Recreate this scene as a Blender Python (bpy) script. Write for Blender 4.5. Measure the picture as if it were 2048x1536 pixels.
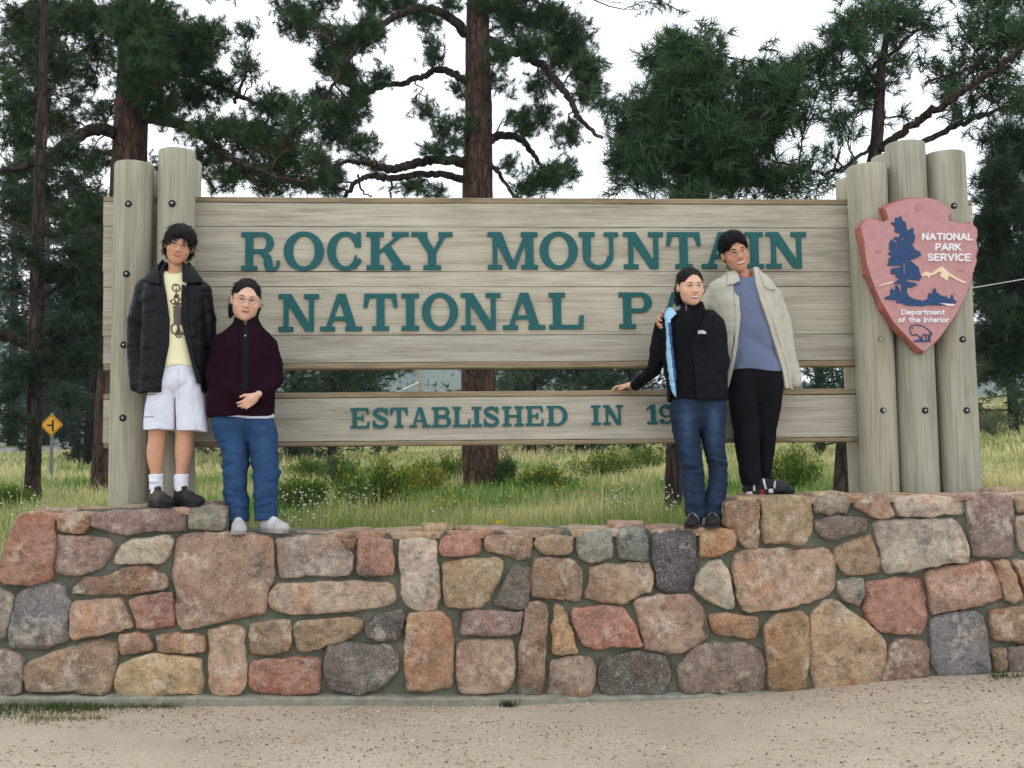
import bpy, bmesh, math, random
import numpy as np
from mathutils import Vector, Matrix
from mathutils.geometry import tessellate_polygon

for o in list(bpy.data.objects):
    bpy.data.objects.remove(o, do_unlink=True)
scene = bpy.context.scene
COL = scene.collection
R = math.radians

# ------------------------------------------------------------------ camera
FPX, CX, CY = 2100.0, 1024.0, 768.0        # focal length and centre in photo pixels (2048 x 1536)
YAW, PITCH, ROLL = R(4.1), R(4.68), R(0.8)
CAM = np.array([0.0, 0.0, 1.39])
fw = np.array([math.sin(YAW)*math.cos(PITCH), math.cos(YAW)*math.cos(PITCH), math.sin(PITCH)])
rt0 = np.array([math.cos(YAW), -math.sin(YAW), 0.0])
up0 = np.cross(rt0, fw)
rt = math.cos(ROLL)*rt0 - math.sin(ROLL)*up0
up = math.cos(ROLL)*up0 + math.sin(ROLL)*rt0
cam_d = bpy.data.cameras.new('camera')
cam_d.sensor_fit = 'HORIZONTAL'; cam_d.sensor_width = 36.0
cam_d.lens = 36.0*FPX/2048.0
cam_d.clip_start = 0.05; cam_d.clip_end = 6000
cam = bpy.data.objects.new('camera', cam_d); COL.objects.link(cam)
cam.matrix_world = Matrix(((rt[0], up[0], -fw[0], CAM[0]), (rt[1], up[1], -fw[1], CAM[1]), (rt[2], up[2], -fw[2], CAM[2]), (0, 0, 0, 1)))
scene.camera = cam

def ray(px, py):
    return fw + rt*((px-CX)/FPX) - up*((py-CY)/FPX)
def at(px, py, Y):
    """world point on the vertical plane y = Y that the photo shows at this pixel"""
    d = ray(px, py); t = (Y-CAM[1])/d[1]
    return CAM + d*t
def proj(p):
    d = np.asarray(p, float)-CAM; w = d@fw
    return CX + FPX*(d@rt)/w, CY - FPX*(d@up)/w

# ------------------------------------------------------------------ world, sun, exposure
SUN_AZ, SUN_EL = R(-20), R(11)             # low behind the trees at the left
w = bpy.data.worlds.new('World'); scene.world = w; w.use_nodes = True
nt = w.node_tree; nt.nodes.clear()
sky = nt.nodes.new('ShaderNodeTexSky'); sky.sky_type = 'NISHITA'; sky.sun_disc = False
sky.sun_elevation = SUN_EL; sky.sun_rotation = SUN_AZ
sky.air_density = 1.0; sky.dust_density = 3.0; sky.ozone_density = 1.0; sky.altitude = 2400
veil = nt.nodes.new('ShaderNodeMixRGB'); veil.inputs[0].default_value = 0.8
veil.inputs[2].default_value = (11.2, 11.4, 11.6, 1)      # even veil of bright evening cloud
bg = nt.nodes.new('ShaderNodeBackground'); bg.inputs[1].default_value = 0.12
wo = nt.nodes.new('ShaderNodeOutputWorld')
nt.links.new(sky.outputs[0], veil.inputs[1]); nt.links.new(veil.outputs[0], bg.inputs[0]); nt.links.new(bg.outputs[0], wo.inputs[0])
sun_d = bpy.data.lights.new('sun', 'SUN'); sun_d.energy = 1.2; sun_d.angle = R(10); sun_d.color = (1.0, 0.9, 0.76)
sun = bpy.data.objects.new('sun', sun_d); COL.objects.link(sun)
sd = Vector((math.sin(SUN_AZ)*math.cos(SUN_EL), math.cos(SUN_AZ)*math.cos(SUN_EL), math.sin(SUN_EL)))
sun.rotation_euler = sd.to_track_quat('Z', 'Y').to_euler(); sun.location = (-8, 20, 30)
scene.view_settings.view_transform = 'Standard'; scene.view_settings.look = 'None'
scene.view_settings.exposure = 0.56; scene.view_settings.gamma = 1.0; scene.view_settings.use_curve_mapping = False
scene.render.engine = 'CYCLES'

# ------------------------------------------------------------------ helpers
def lin(r, g, b):
    f = lambda c: (c/255)/12.92 if c/255 <= 0.04045 else ((c/255+0.055)/1.055)**2.4
    return (f(r), f(g), f(b), 1.0)
def tag(o, label=None, cat=None, group=None, kind=None):
    if label: o['label'] = label
    if cat: o['category'] = cat
    if group: o['group'] = group
    if kind: o['kind'] = kind
    return o
def empty(name, loc=(0, 0, 0)):
    o = bpy.data.objects.new(name, None); COL.objects.link(o); o.location = loc
    o.empty_display_size = 0.1
    return o
def link(name, me, mat=None, parent=None, smooth=False):
    o = bpy.data.objects.new(name, me); COL.objects.link(o)
    if mat is not None and len(me.materials) == 0: me.materials.append(mat)
    if parent is not None:
        o.parent = parent
        pl = parent.location if parent.parent is None else parent.location+parent.parent.location
        o.location = o.location-pl        # meshes are written in world space
    if smooth and len(me.polygons): me.polygons.foreach_set('use_smooth', [True]*len(me.polygons))
    return o
def mesh_np(name, V, F, cols=None):
    """V (n,3), F (m,k) with k 3 or 4; cols (n,3) linear vertex colour"""
    V = np.asarray(V, np.float32); F = np.asarray(F, np.int32)
    me = bpy.data.meshes.new(name); n, k = F.shape
    me.vertices.add(len(V)); me.vertices.foreach_set('co', V.ravel())
    me.loops.add(n*k); me.loops.foreach_set('vertex_index', F.ravel())
    me.polygons.add(n); me.polygons.foreach_set('loop_start', np.arange(0, n*k, k, dtype=np.int32))
    try: me.polygons.foreach_set('loop_total', np.full(n, k, np.int32))
    except Exception: pass
    if cols is not None:
        a = me.color_attributes.new('Col', 'FLOAT_COLOR', 'POINT')
        c4 = np.ones((len(V), 4), np.float32); c4[:, :3] = cols
        a.data.foreach_set('color', c4.ravel())
    me.update(calc_edges=True)
    return me
def mesh_py(name, V, F):
    me = bpy.data.meshes.new(name); me.from_pydata([tuple(map(float, v)) for v in V], [], F); me.update()
    return me
class MB:
    def __init__(s): s.v = []; s.f = []
    def add(s, V, F):
        n = len(s.v); s.v += [tuple(v) for v in V]; s.f += [tuple(i+n for i in f) for f in F]
    def box(s, x0, x1, y0, y1, z0, z1):
        s.add([(x0,y0,z0),(x1,y0,z0),(x1,y1,z0),(x0,y1,z0),(x0,y0,z1),(x1,y0,z1),(x1,y1,z1),(x0,y1,z1)],
              [(0,3,2,1),(4,5,6,7),(0,1,5,4),(1,2,6,5),(2,3,7,6),(3,0,4,7)])
    def tube(s, pts, rad, n=8, cap=True, wob=None):
        V, F = tube_np(pts, rad, n, wob); k = len(pts)
        F = [tuple(f) for f in F]
        if cap: F += [tuple(range(n))[::-1], tuple(range((k-1)*n, k*n))]
        s.add([tuple(v) for v in V], F)
    def build(s, name, mat, parent=None, smooth=False):
        return link(name, mesh_py(name, s.v, s.f), mat, parent, smooth)
def tube_np(pts, rad, n=8, wob=None):
    P = np.asarray(pts, float); k = len(P)
    rad = np.broadcast_to(np.asarray(rad, float), (k,))
    T = np.gradient(P, axis=0); T /= np.linalg.norm(T, axis=1)[:, None]+1e-9
    ref = np.array([0, 1.0, 0]) if abs(T[0][1]) < 0.9 else np.array([1.0, 0, 0])
    U = np.cross(T, ref); U /= np.linalg.norm(U, axis=1)[:, None]+1e-9
    W = np.cross(T, U)
    a = np.arange(n)*2*math.pi/n
    rr = rad[:, None]*np.ones((k, n))
    if wob is not None: rr = rr*wob
    V = P[:, None, :] + rr[..., None]*(np.cos(a)[None, :, None]*U[:, None, :]+np.sin(a)[None, :, None]*W[:, None, :])
    i = np.arange(k-1)[:, None]*n; j = np.arange(n)[None, :]; j2 = (j+1) % n
    F = np.stack([i+j, i+j2, i+n+j2, i+n+j], -1).reshape(-1, 4)
    return V.reshape(-1, 3), F
def bevel(o, w, seg=2):
    m = o.modifiers.new('bevel', 'BEVEL'); m.width = w; m.segments = seg; m.limit_method = 'ANGLE'
    return o
rng = np.random.default_rng(7)
random.seed(7)
def sines(seed, n=8, f0=1.0, f1=4.0, stretch=(1, 1, 1)):
    """cheap smooth 3-D noise: sum of plane waves, about -1..1"""
    g = np.random.default_rng(seed)
    K = g.normal(size=(n, 3)); K /= np.linalg.norm(K, axis=1)[:, None]
    K *= np.exp(g.uniform(math.log(f0), math.log(f1), n))[:, None]*2*math.pi*np.asarray(stretch)
    ph = g.uniform(0, 6.283, n)
    A = 1/np.sqrt(n/2)*0.7
    return lambda p: A*np.sin(np.asarray(p)@K.T + ph).sum(-1)

# ------------------------------------------------------------------ materials
class NM:
    """small node-tree writer"""
    def __init__(s, name, rough=0.8, spec=0.3):
        s.m = bpy.data.materials.new(name); s.m.use_nodes = True
        s.t = s.m.node_tree; s.b = s.t.nodes['Principled BSDF']
        s.b.inputs['Roughness'].default_value = rough; s.b.inputs['Specular IOR Level'].default_value = spec
    def n(s, kind, **kw):
        nd = s.t.nodes.new(kind)
        for k, v in kw.items(): setattr(nd, k, v)
        return nd
    def l(s, a, b): s.t.links.new(a, b)
    def coord(s, which='Object', scale=(1, 1, 1)):
        tc = s.n('ShaderNodeTexCoord'); mp = s.n('ShaderNodeMapping'); mp.inputs['Scale'].default_value = scale
        s.l(tc.outputs[which], mp.inputs[0]); return mp.outputs[0]
    def pos(s, scale=(1, 1, 1)):
        g = s.n('ShaderNodeNewGeometry'); mp = s.n('ShaderNodeMapping'); mp.inputs['Scale'].default_value = scale
        s.l(g.outputs['Position'], mp.inputs[0]); return mp.outputs[0]
    def noise(s, v, scale, detail=4, rough=0.55):
        nd = s.n('ShaderNodeTexNoise'); nd.inputs['Scale'].default_value = scale
        nd.inputs['Detail'].default_value = detail; nd.inputs['Roughness'].default_value = rough
        s.l(v, nd.inputs['Vector']); return nd.outputs['Fac']
    def ramp(s, fac, stops):
        nd = s.n('ShaderNodeValToRGB'); e = nd.color_ramp.elements
        e[0].position, e[0].color = stops[0][0], stops[0][1]
        e[1].position, e[1].color = stops[-1][0], stops[-1][1]
        for p, c in stops[1:-1]:
            x = e.new(p); x.color = c
        s.l(fac, nd.inputs[0]); return nd.outputs[0]
    def mix(s, fac, a, b, mode='MIX'):
        nd = s.n('ShaderNodeMixRGB', blend_type=mode)
        for i, x in enumerate((fac, a, b)):
            if isinstance(x, (int, float)): nd.inputs[i].default_value = x
            elif isinstance(x, tuple): nd.inputs[i].default_value = x
            else: s.l(x, nd.inputs[i])
        return nd.outputs[0]
    def bump(s, h, strength=0.3, dist=0.01, prev=None):
        nd = s.n('ShaderNodeBump'); nd.inputs['Strength'].default_value = strength; nd.inputs['Distance'].default_value = dist
        s.l(h, nd.inputs['Height'])
        if prev is not None: s.l(prev, nd.inputs['Normal'])
        s.l(nd.outputs[0], s.b.inputs['Normal']); return nd.outputs[0]
    def col(s, c):
        if isinstance(c, tuple): s.b.inputs['Base Color'].default_value = c
        else: s.l(c, s.b.inputs['Base Color'])
        return s
def g1(v): return (v, v, v, 1)

def make_wood(name, base, dark, along):
    m = NM(name, 0.85, 0.2)
    st = {'x': (1.2, 14, 14), 'z': (14, 14, 1.0)}[along]
    fine = {'x': (3, 90, 130), 'z': (110, 110, 2.5)}[along]
    v = m.pos(st); vf = m.pos(fine)
    a = m.noise(v, 1.0, 5, 0.6); b = m.noise(vf, 1.0, 3, 0.6)
    oi = m.n('ShaderNodeObjectInfo')
    c = m.ramp(a, [(0.3, dark), (0.5, base), (0.72, tuple(min(1, x*1.15) for x in base[:3])+(1,))])
    c = m.mix(0.8, c, m.ramp(b, [(0.3, g1(0.64)), (0.5, g1(0.97)), (0.7, g1(1.08))]), 'MULTIPLY')
    c = m.mix(1.0, c, m.ramp(oi.outputs['Random'], [(0, (0.93, 0.94, 0.95, 1)), (1, (1.05, 1.03, 1.0, 1))]), 'MULTIPLY')
    cr = m.noise(m.pos({'x': (1.0, 30, 42), 'z': (34, 34, 0.9)}[along]), 1.0, 2, 0.5)
    c = m.mix(m.ramp(cr, [(0.68, g1(0)), (0.74, g1(0.36))]), c, (0.12, 0.10, 0.08, 1))
    kn = m.noise(m.pos({'x': (2.2, 9, 9), 'z': (9, 9, 2.2)}[along]), 1.0, 3, 0.6); c = m.mix(m.ramp(kn, [(0.56, g1(0)), (0.74, g1(0.4))]), c, tuple(x*.72 for x in dark[:3])+(1,))
    sa = m.noise(m.pos(), 0.9, 4, 0.6); c = m.mix(0.7, c, m.ramp(sa, [(0.35, (0.88, 0.89, 0.86, 1)), (0.65, (1.08, 1.06, 1.03, 1))]), 'MULTIPLY')
    m.col(c)
    n1 = m.bump(a, 0.35, 0.02); m.bump(b, 0.5, 0.004, n1)
    return m.m
M = {}
M['plank'] = make_wood('weathered_plank', lin(179, 174, 160), lin(156, 149, 133), 'x')
M['border'] = make_wood('weathered_border', lin(148, 134, 112), lin(104, 92, 74), 'x')
M['post'] = make_wood('weathered_post', lin(166, 163, 147), lin(146, 142, 125), 'z')

def make_granite():
    m = NM('granite', 0.85, 0.25)
    oi = m.n('ShaderNodeObjectInfo')
    v = m.n('ShaderNodeVectorMath', operation='ADD'); g = m.n('ShaderNodeNewGeometry')
    rs = m.n('ShaderNodeVectorMath', operation='SCALE'); rs.inputs[0].default_value = (31, 17, 23)
    m.l(oi.outputs['Random'], rs.inputs['Scale']); m.l(g.outputs['Position'], v.inputs[0]); m.l(rs.outputs[0], v.inputs[1])
    p = v.outputs[0]
    big = m.noise(p, 6.0, 4, 0.6); mid = m.noise(p, 22.0, 5, 0.65); spk = m.noise(p, 170.0, 2, 0.5); spk2 = m.noise(p, 95.0, 2, 0.5)
    base = oi.outputs['Color']
    hue = m.noise(p, 2.2, 3, 0.6); rust = m.noise(p, 4.2, 6, 0.72); dk = m.noise(p, 7.5, 7, 0.75); pale = m.noise(p, 5.5, 6, 0.7)
    c = m.mix(m.ramp(big, [(0.34, g1(0)), (0.66, g1(0.9))]), m.mix(1.0, base, (0.86, 0.83, 0.82, 1), 'MULTIPLY'), m.mix(1.0, base, (1.38, 1.32, 1.26, 1), 'MULTIPLY'))
    c = m.mix(m.ramp(rust, [(0.5, g1(0)), (0.66, g1(0.7))]), c, m.mix(1.0, base, (1.08, 0.68, 0.50, 1), 'MULTIPLY'))
    c = m.mix(m.ramp(pale, [(0.54, g1(0)), (0.66, g1(0.7))]), c, lin(192, 180, 164))
    c = m.mix(m.ramp(dk, [(0.53, g1(0)), (0.68, g1(0.8))]), c, m.mix(1.0, base, (0.36, 0.36, 0.40, 1), 'MULTIPLY'))
    c = m.mix(0.85, c, m.ramp(mid, [(0.3, g1(0.55)), (0.5, g1(1.0)), (0.7, g1(1.3))]), 'MULTIPLY')
    c = m.mix(m.ramp(spk, [(0.55, g1(0)), (0.66, g1(0.6))]), c, (0.06, 0.052, 0.05, 1))
    c = m.mix(m.ramp(spk2, [(0.56, g1(0)), (0.68, g1(0.45))]), c, (0.46, 0.42, 0.37, 1))
    m.col(c)
    n1 = m.bump(big, 0.6, 0.04); n2 = m.bump(mid, 0.9, 0.02, n1); n3 = m.bump(dk, 0.5, 0.012, n2); m.bump(spk, 0.4, 0.003, n3)
    return m.m
M['granite'] = make_granite()
def make_simple(name, c, rough=0.7, spec=0.3, var=0.15, scale=30, bstr=0.2, bdist=0.004, stretch=(1, 1, 1), metal=0.0):
    m = NM(name, rough, spec); p = m.pos(stretch); a = m.noise(p, scale, 5, 0.6)
    lo = tuple(x*(1-var) for x in c[:3])+(1,); hi = tuple(min(1, x*(1+var)) for x in c[:3])+(1,)
    m.col(m.ramp(a, [(0.3, lo), (0.7, hi)])); m.b.inputs['Metallic'].default_value = metal
    m.bump(a, bstr, bdist); return m.m
def make_mortar():
    m = NM('mortar', 0.95, 0.1); p = m.pos()
    a = m.noise(p, 5, 5, 0.6); b = m.noise(p, 120, 3, 0.6)
    c = m.ramp(a, [(0.3, lin(84, 88, 76)), (0.55, lin(106, 108, 95)), (0.75, lin(132, 130, 116))])
    c = m.mix(0.6, c, m.ramp(b, [(0.35, g1(0.72)), (0.65, g1(1.12))]), 'MULTIPLY')
    m.col(c); n = m.bump(a, 0.4, 0.03); m.bump(b, 0.4, 0.004, n); return m.m
M['mortar'] = make_mortar()
M['paint_teal'] = make_simple('teal_letter_paint', lin(24, 88, 90), 0.6, 0.3, 0.12, 40)
M['bolt'] = make_simple('bolt_steel', (0.45, 0.45, 0.45, 1), 0.35, 0.5, 0.2, 60, metal=1.0)
M['bolt_hole'] = make_simple('bolt_hole', (0.03, 0.03, 0.035, 1), 0.8, 0.2)
M['plaque'] = make_simple('terracotta_plaque', lin(184, 138, 138), 0.75, 0.25, 0.1, 25, 0.25, 0.004)
M['plaque_edge'] = make_simple('plaque_chipped_edge', lin(160, 100, 88), 0.8, 0.2, 0.18, 20, 0.4, 0.01)
M['plaque_blue'] = make_simple('plaque_blue', lin(40, 70, 110), 0.65, 0.3, 0.1, 40)
M['plaque_white'] = make_simple('plaque_white', lin(226, 222, 226), 0.6, 0.3, 0.05, 40)
M['plaque_cream'] = make_simple('plaque_cream', lin(226, 208, 178), 0.6, 0.3, 0.05, 40)

# ------------------------------------------------------------------ flat shapes from 2-D distance fields
class F2:
    """2-D shape built from unions and cuts on a raster, then traced to outlines"""
    def __init__(s, x0, x1, y0, y1, h):
        s.h = h; s.x0 = x0-3*h; s.y0 = y0-3*h
        nx = int((x1-x0)/h)+8; ny = int((y1-y0)/h)+8
        s.X, s.Y = np.meshgrid(s.x0+np.arange(nx)*h, s.y0+np.arange(ny)*h, indexing='ij')
        s.d = np.full(s.X.shape, 9.0)
    def poly_d(s, pts):
        P = np.asarray(pts, float); d = np.full(s.X.shape, 1e9); ins = np.zeros(s.X.shape, bool)
        for a, b in zip(P, np.roll(P, -1, 0)):
            ex, ey = b-a; wx = s.X-a[0]; wy = s.Y-a[1]
            t = np.clip((wx*ex+wy*ey)/(ex*ex+ey*ey+1e-12), 0, 1)
            d = np.minimum(d, (wx-ex*t)**2+(wy-ey*t)**2)
            c = ((a[1] <= s.Y) != (b[1] <= s.Y))
            if abs(ey) > 1e-12: ins ^= c & (s.X < a[0]+(s.Y-a[1])*ex/ey)
        return np.where(ins, -1, 1)*np.sqrt(d)
    def ell_d(s, cx, cy, a, b): return (np.sqrt(((s.X-cx)/a)**2+((s.Y-cy)/b)**2)-1)*min(a, b)
    def seg_d(s, a, b, r):
        ex, ey = b[0]-a[0], b[1]-a[1]; wx = s.X-a[0]; wy = s.Y-a[1]
        t = np.clip((wx*ex+wy*ey)/(ex*ex+ey*ey+1e-12), 0, 1)
        return np.sqrt((wx-ex*t)**2+(wy-ey*t)**2)-r
    def add(s, d): s.d = np.minimum(s.d, d); return s
    def cut(s, d): s.d = np.maximum(s.d, -d); return s
    def poly(s, pts): return s.add(s.poly_d(pts))
    def rect(s, x0, x1, y0, y1): return s.poly([(x0, y0), (x1, y0), (x1, y1), (x0, y1)])
    def line(s, pts, r):
        for a, b in zip(pts[:-1], pts[1:]): s.add(s.seg_d(a, b, r))
        return s
    def loops(s, tol=0.25):
        d = s.d; h = s.h; d = np.where(np.abs(d) < 1e-7, 1e-7, d)
        ins = d < 0; nx, ny = d.shape; segs = {}
        cc = ins[:-1, :-1]*1+ins[1:, :-1]*2+ins[1:, 1:]*4+ins[:-1, 1:]*8
        T = {1: [(3, 0)], 2: [(0, 1)], 3: [(3, 1)], 4: [(1, 2)], 5: [(3, 2), (1, 0)], 6: [(0, 2)], 7: [(3, 2)], 8: [(2, 3)], 9: [(2, 0)], 10: [(0, 3), (2, 1)], 11: [(2, 1)], 12: [(1, 3)], 13: [(1, 0)], 14: [(0, 3)]}
        key = lambda i, j, e: {0: ('h', i, j), 2: ('h', i, j+1), 3: ('v', i, j), 1: ('v', i+1, j)}[e]
        def pt(k):
            t, i, j = k
            if t == 'h': a, b = d[i, j], d[i+1, j]; f = a/(a-b); return (s.x0+(i+f)*h, s.y0+j*h)
            a, b = d[i, j], d[i, j+1]; f = a/(a-b); return (s.x0+i*h, s.y0+(j+f)*h)
        for i, j in zip(*np.nonzero((cc > 0) & (cc < 15))):
            for a, b in T[int(cc[i, j])]: segs[key(i, j, a)] = key(i, j, b)
        out = []
        while segs:
            k0 = next(iter(segs)); lp = []; k = k0
            while k in segs:
                lp.append(pt(k)); k = segs.pop(k)
            lp = simplify(lp, tol*h)
            if len(lp) > 2: out.append(lp)
        return out
def simplify(P, eps):
    P = np.asarray(P)
    if len(P) < 6: return [tuple(p) for p in P]
    far = int(np.argmax(((P-P[0])**2).sum(1)))
    def dp(i, j):
        if j <= i+1: return []
        a, b = Q[i], Q[j]; e = b-a; L = np.hypot(*e)+1e-12
        w = Q[i+1:j]-a; dist = np.abs(w[:, 0]*e[1]-w[:, 1]*e[0])/L
        k = int(np.argmax(dist))
        if dist[k] < eps: return []
        k += i+1
        return dp(i, k)+[k]+dp(k, j)
    Q = np.vstack([P, P[:1]])
    idx = [0]+dp(0, far)+[far]+dp(far, len(P))
    return [tuple(Q[i]) for i in idx]
def extrude_loops(loops, fmap, y_front, y_back, mb):
    """loops in 2-D (outer outlines and holes) -> solids between two y planes; fmap(u,v) -> (x,z)"""
    area = lambda lp: sum(a[0]*b[1]-a[1]*b[0] for a, b in zip(lp, lp[1:]+lp[:1]))/2
    outer = [lp for lp in loops if area(lp) < 0]; holes = [lp for lp in loops if area(lp) >= 0]
    def inside(p, lp):
        c = False
        for a, b in zip(lp, lp[1:]+lp[:1]):
            if (a[1] > p[1]) != (b[1] > p[1]) and p[0] < a[0]+(p[1]-a[1])*(b[0]-a[0])/(b[1]-a[1]): c = not c
        return c
    for ol in outer: extrude_group([ol]+[h for h in holes if inside(h[0], ol)], fmap, y_front, y_back, mb)
def extrude_group(loops, fmap, y_front, y_back, mb):
    """loops in 2-D -> solid between two y planes; fmap(u,v) -> (x,z)"""
    L = [[fmap(*p) for p in lp] for lp in loops]
    tris = tessellate_polygon([[Vector((p[0], p[1], 0)) for p in lp] for lp in L])
    flat = [p for lp in L for p in lp]; n = len(flat)
    V = [(p[0], y_front, p[1]) for p in flat]+[(p[0], y_back, p[1]) for p in flat]
    F = []
    for t in tris:
        a, b, c = (flat[i] for i in t)
        s = (b[0]-a[0])*(c[1]-a[1])-(b[1]-a[1])*(c[0]-a[0])
        F.append(tuple(t) if s > 0 else tuple(t)[::-1])
    o = 0
    for lp in L:
        k = len(lp)
        for i in range(k): a, b = o+i, o+(i+1) % k; F.append((a, a+n, b+n, b))
        o += k
    mb.add(V, F)
# ------------------------------------------------------------------ ground
YW = 6.40                                   # face of the stone wall
GX = [at(px, py, YW-0.06) for px, py in ((-400, 1416), (0, 1413), (500, 1414), (1000, 1412), (1300, 1404), (1600, 1384), (1800, 1362), (2048, 1347), (2400, 1330))]
gx = np.array([p[0] for p in GX]); gz = np.array([p[2] for p in GX])
def lot_z(x, y):
    base = np.interp(x, gx, gz)
    return base*np.clip((np.asarray(y)+6)/12.0, 0.0, 1.0) + 0.008*np.sin(x*3.1+1)*np.cos(np.asarray(y)*2.3)
def meadow_z(x, y):
    x = np.asarray(x, float); y = np.asarray(y, float)
    t = np.clip(y-7, 0, 400)
    z = 0.86 + 0.028*np.minimum(t, 60)+0.00028*np.clip(y-17, 0, 60)**2 + 0.02*np.clip(y-77, 0, 400)
    s = np.clip(x-10, 0, 60); z = z+0.10*s*s/(s+6)*np.clip((y-8)/20, 0, 1)
    z = z-0.3*np.clip(6.2-y, 0, 2)
    z = z+0.05*np.sin(x*0.55+y*0.3)*np.clip((y-8)/10, 0, 1)+0.04*np.sin(x*1.3-y*0.9)*np.clip((y-8)/10, 0, 1)
    return z
def sheet(name, xs, ys, zf, mat):
    X, Y = np.meshgrid(xs, ys, indexing='ij'); Z = zf(X, Y)
    V = np.stack([X, Y, Z], -1).reshape(-1, 3); nx, ny = len(xs), len(ys)
    i = np.arange(nx-1)[:, None]*ny+np.arange(ny-1)[None, :]
    F = np.stack([i, i+ny, i+ny+1, i+1], -1).reshape(-1, 4)
    return link(name, mesh_np(name, V, F), mat, smooth=True)
def make_gravel():
    m = NM('gravel', 0.95, 0.15); p = m.pos()
    a = m.noise(p, 1.3, 5, 0.6); b = m.noise(p, 70, 4, 0.7); d = m.noise(p, 240, 2, 0.6); e = m.noise(m.pos((1, 2.2, 1)), 16, 4, 0.6)
    c = m.ramp(a, [(0.3, lin(178, 162, 143)), (0.7, lin(198, 182, 163))])
    c = m.mix(0.8, c, m.ramp(b, [(0.3, g1(0.62)), (0.5, g1(1.0)), (0.7, g1(1.14))]), 'MULTIPLY')
    c = m.mix(0.7, c, m.ramp(d, [(0.36, g1(0.6)), (0.5, g1(1)), (0.68, (1.15, 1.1, 1.05, 1))]), 'MULTIPLY')
    c = m.mix(m.ramp(e, [(0.55, g1(0)), (0.75, g1(0.45))]), c, lin(156, 138, 120))
    m.col(c); n = m.bump(e, 0.35, 0.02); n = m.bump(b, 0.6, 0.012, n); m.bump(d, 0.5, 0.004, n); return m.m
M['gravel'] = make_gravel()
lot = sheet('gravel_lot', np.concatenate([[-200, -60, -20], np.linspace(-8, 10, 120), [20, 60, 200]]), np.concatenate([[-200, -50, -10, 0, 3], np.linspace(4, 6.46, 34)]), lot_z, M['gravel'])
tag(lot, kind='structure')
# loose pebbles on the gravel: far too many to count
def pebbles():
    n = 46000
    g = np.random.default_rng(3)
    y = 6.36-(g.random(n)**1.1)*2.0; x = g.uniform(-4.4, 5.6, n)
    keep = sines(5, 8, 0.4, 1.6)(np.stack([x, y*2, 0*x], -1)) > g.uniform(-1.3, 1.0, n)
    x, y = x[keep], y[keep]; n = len(x)
    s = 0.0022+0.0075*g.random(n)**3.2
    base = np.array([(0.9, 0, .1), (.25, .85, .0), (-.75, .5, .1), (-.8, -.5, 0), (.3, -.9, .1), (.1, .1, .75), (0, 0, -.4)])
    V = base[None]*s[:, None, None]*g.uniform(0.6, 1.4, (n, 1, 3))+g.normal(0, 0.12, (n, 7, 3))*s[:, None, None]
    a = g.uniform(0, 6.28, n); ca, sa = np.cos(a)[:, None], np.sin(a)[:, None]
    V = np.stack([V[..., 0]*ca-V[..., 1]*sa, V[..., 0]*sa+V[..., 1]*ca, V[..., 2]], -1)
    V += np.stack([x, y, lot_z(x, y)+s*0.25], -1)[:, None]
    tri = np.array([(0, 1, 5), (1, 2, 5), (2, 3, 5), (3, 4, 5), (4, 0, 5), (1, 0, 6), (2, 1, 6), (3, 2, 6), (4, 3, 6), (0, 4, 6)])
    F = (tri[None]+np.arange(n)[:, None, None]*7).reshape(-1, 3)
    pal = np.array([lin(176, 154, 134)[:3], lin(190, 172, 150)[:3], lin(150, 118, 100)[:3], lin(134, 124, 114)[:3], lin(104, 97, 92)[:3], lin(212, 202, 190)[:3]])
    C = pal[g.choice(6, n, p=[.30, .36, .11, .08, .02, .13])]
    o = link('pebbles', mesh_np('pebbles', V.reshape(-1, 3), F, np.repeat(C, 7, 0)), M['vcol_rough'])
    tag(o, 'loose tan and grey pebbles scattered over the gravel lot', 'pebbles', kind='stuff')
def make_vcol(name, rough=0.9, spec=0.15, trans=0.0, var=0.0):
    m = NM(name, rough, spec); a = m.n('ShaderNodeVertexColor', layer_name='Col')
    c = a.outputs[0]
    if var: c = m.mix(1.0, c, m.ramp(m.noise(m.pos(), 3.0, 3), [(0.3, g1(1-var)), (0.7, g1(1+var))]), 'MULTIPLY')
    m.col(c)
    if trans:
        t = m.n('ShaderNodeBsdfTranslucent'); mx = m.n('ShaderNodeMixShader'); mx.inputs[0].default_value = trans
        m.l(c, t.inputs[0]); out = m.t.nodes['Material Output']
        m.l(m.b.outputs[0], mx.inputs[1]); m.l(t.outputs[0], mx.inputs[2]); m.l(mx.outputs[0], out.inputs[0])
    return m.m
M['vcol_rough'] = make_vcol('pebble_stone')
pebbles()

def make_soil():
    m = NM('meadow_soil', 0.95, 0.1); p = m.pos()
    a = m.noise(p, 0.5, 6, 0.65); b = m.noise(m.pos((1, 0.5, 1)), 7, 5, 0.7)
    c = m.ramp(a, [(0.35, lin(92, 110, 58)), (0.5, lin(128, 130, 78)), (0.65, lin(172, 158, 112))])
    c = m.mix(0.7, c, m.ramp(b, [(0.3, g1(0.5)), (0.7, g1(1.15))]), 'MULTIPLY')
    m.col(c); m.bump(b, 0.6, 0.08); return m.m
M['soil'] = make_soil()
WXL, WXR = float(at(-30, 1150, 6.8)[0]), float(at(2440, 1000, 6.8)[0])
def mead_all(x, y):
    z = meadow_z(x, np.maximum(y, 6.6)); lo = lot_z(x, y)-0.05
    t = np.clip((y-6.0)/1.4, 0, 1); bank = lo+(z-lo)*t*t*(3-2*t)
    inside = (x > WXL-0.05) & (x < WXR) & (y < 7.05)
    return np.where(inside, np.minimum(lo-0.3, bank), bank)
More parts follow.
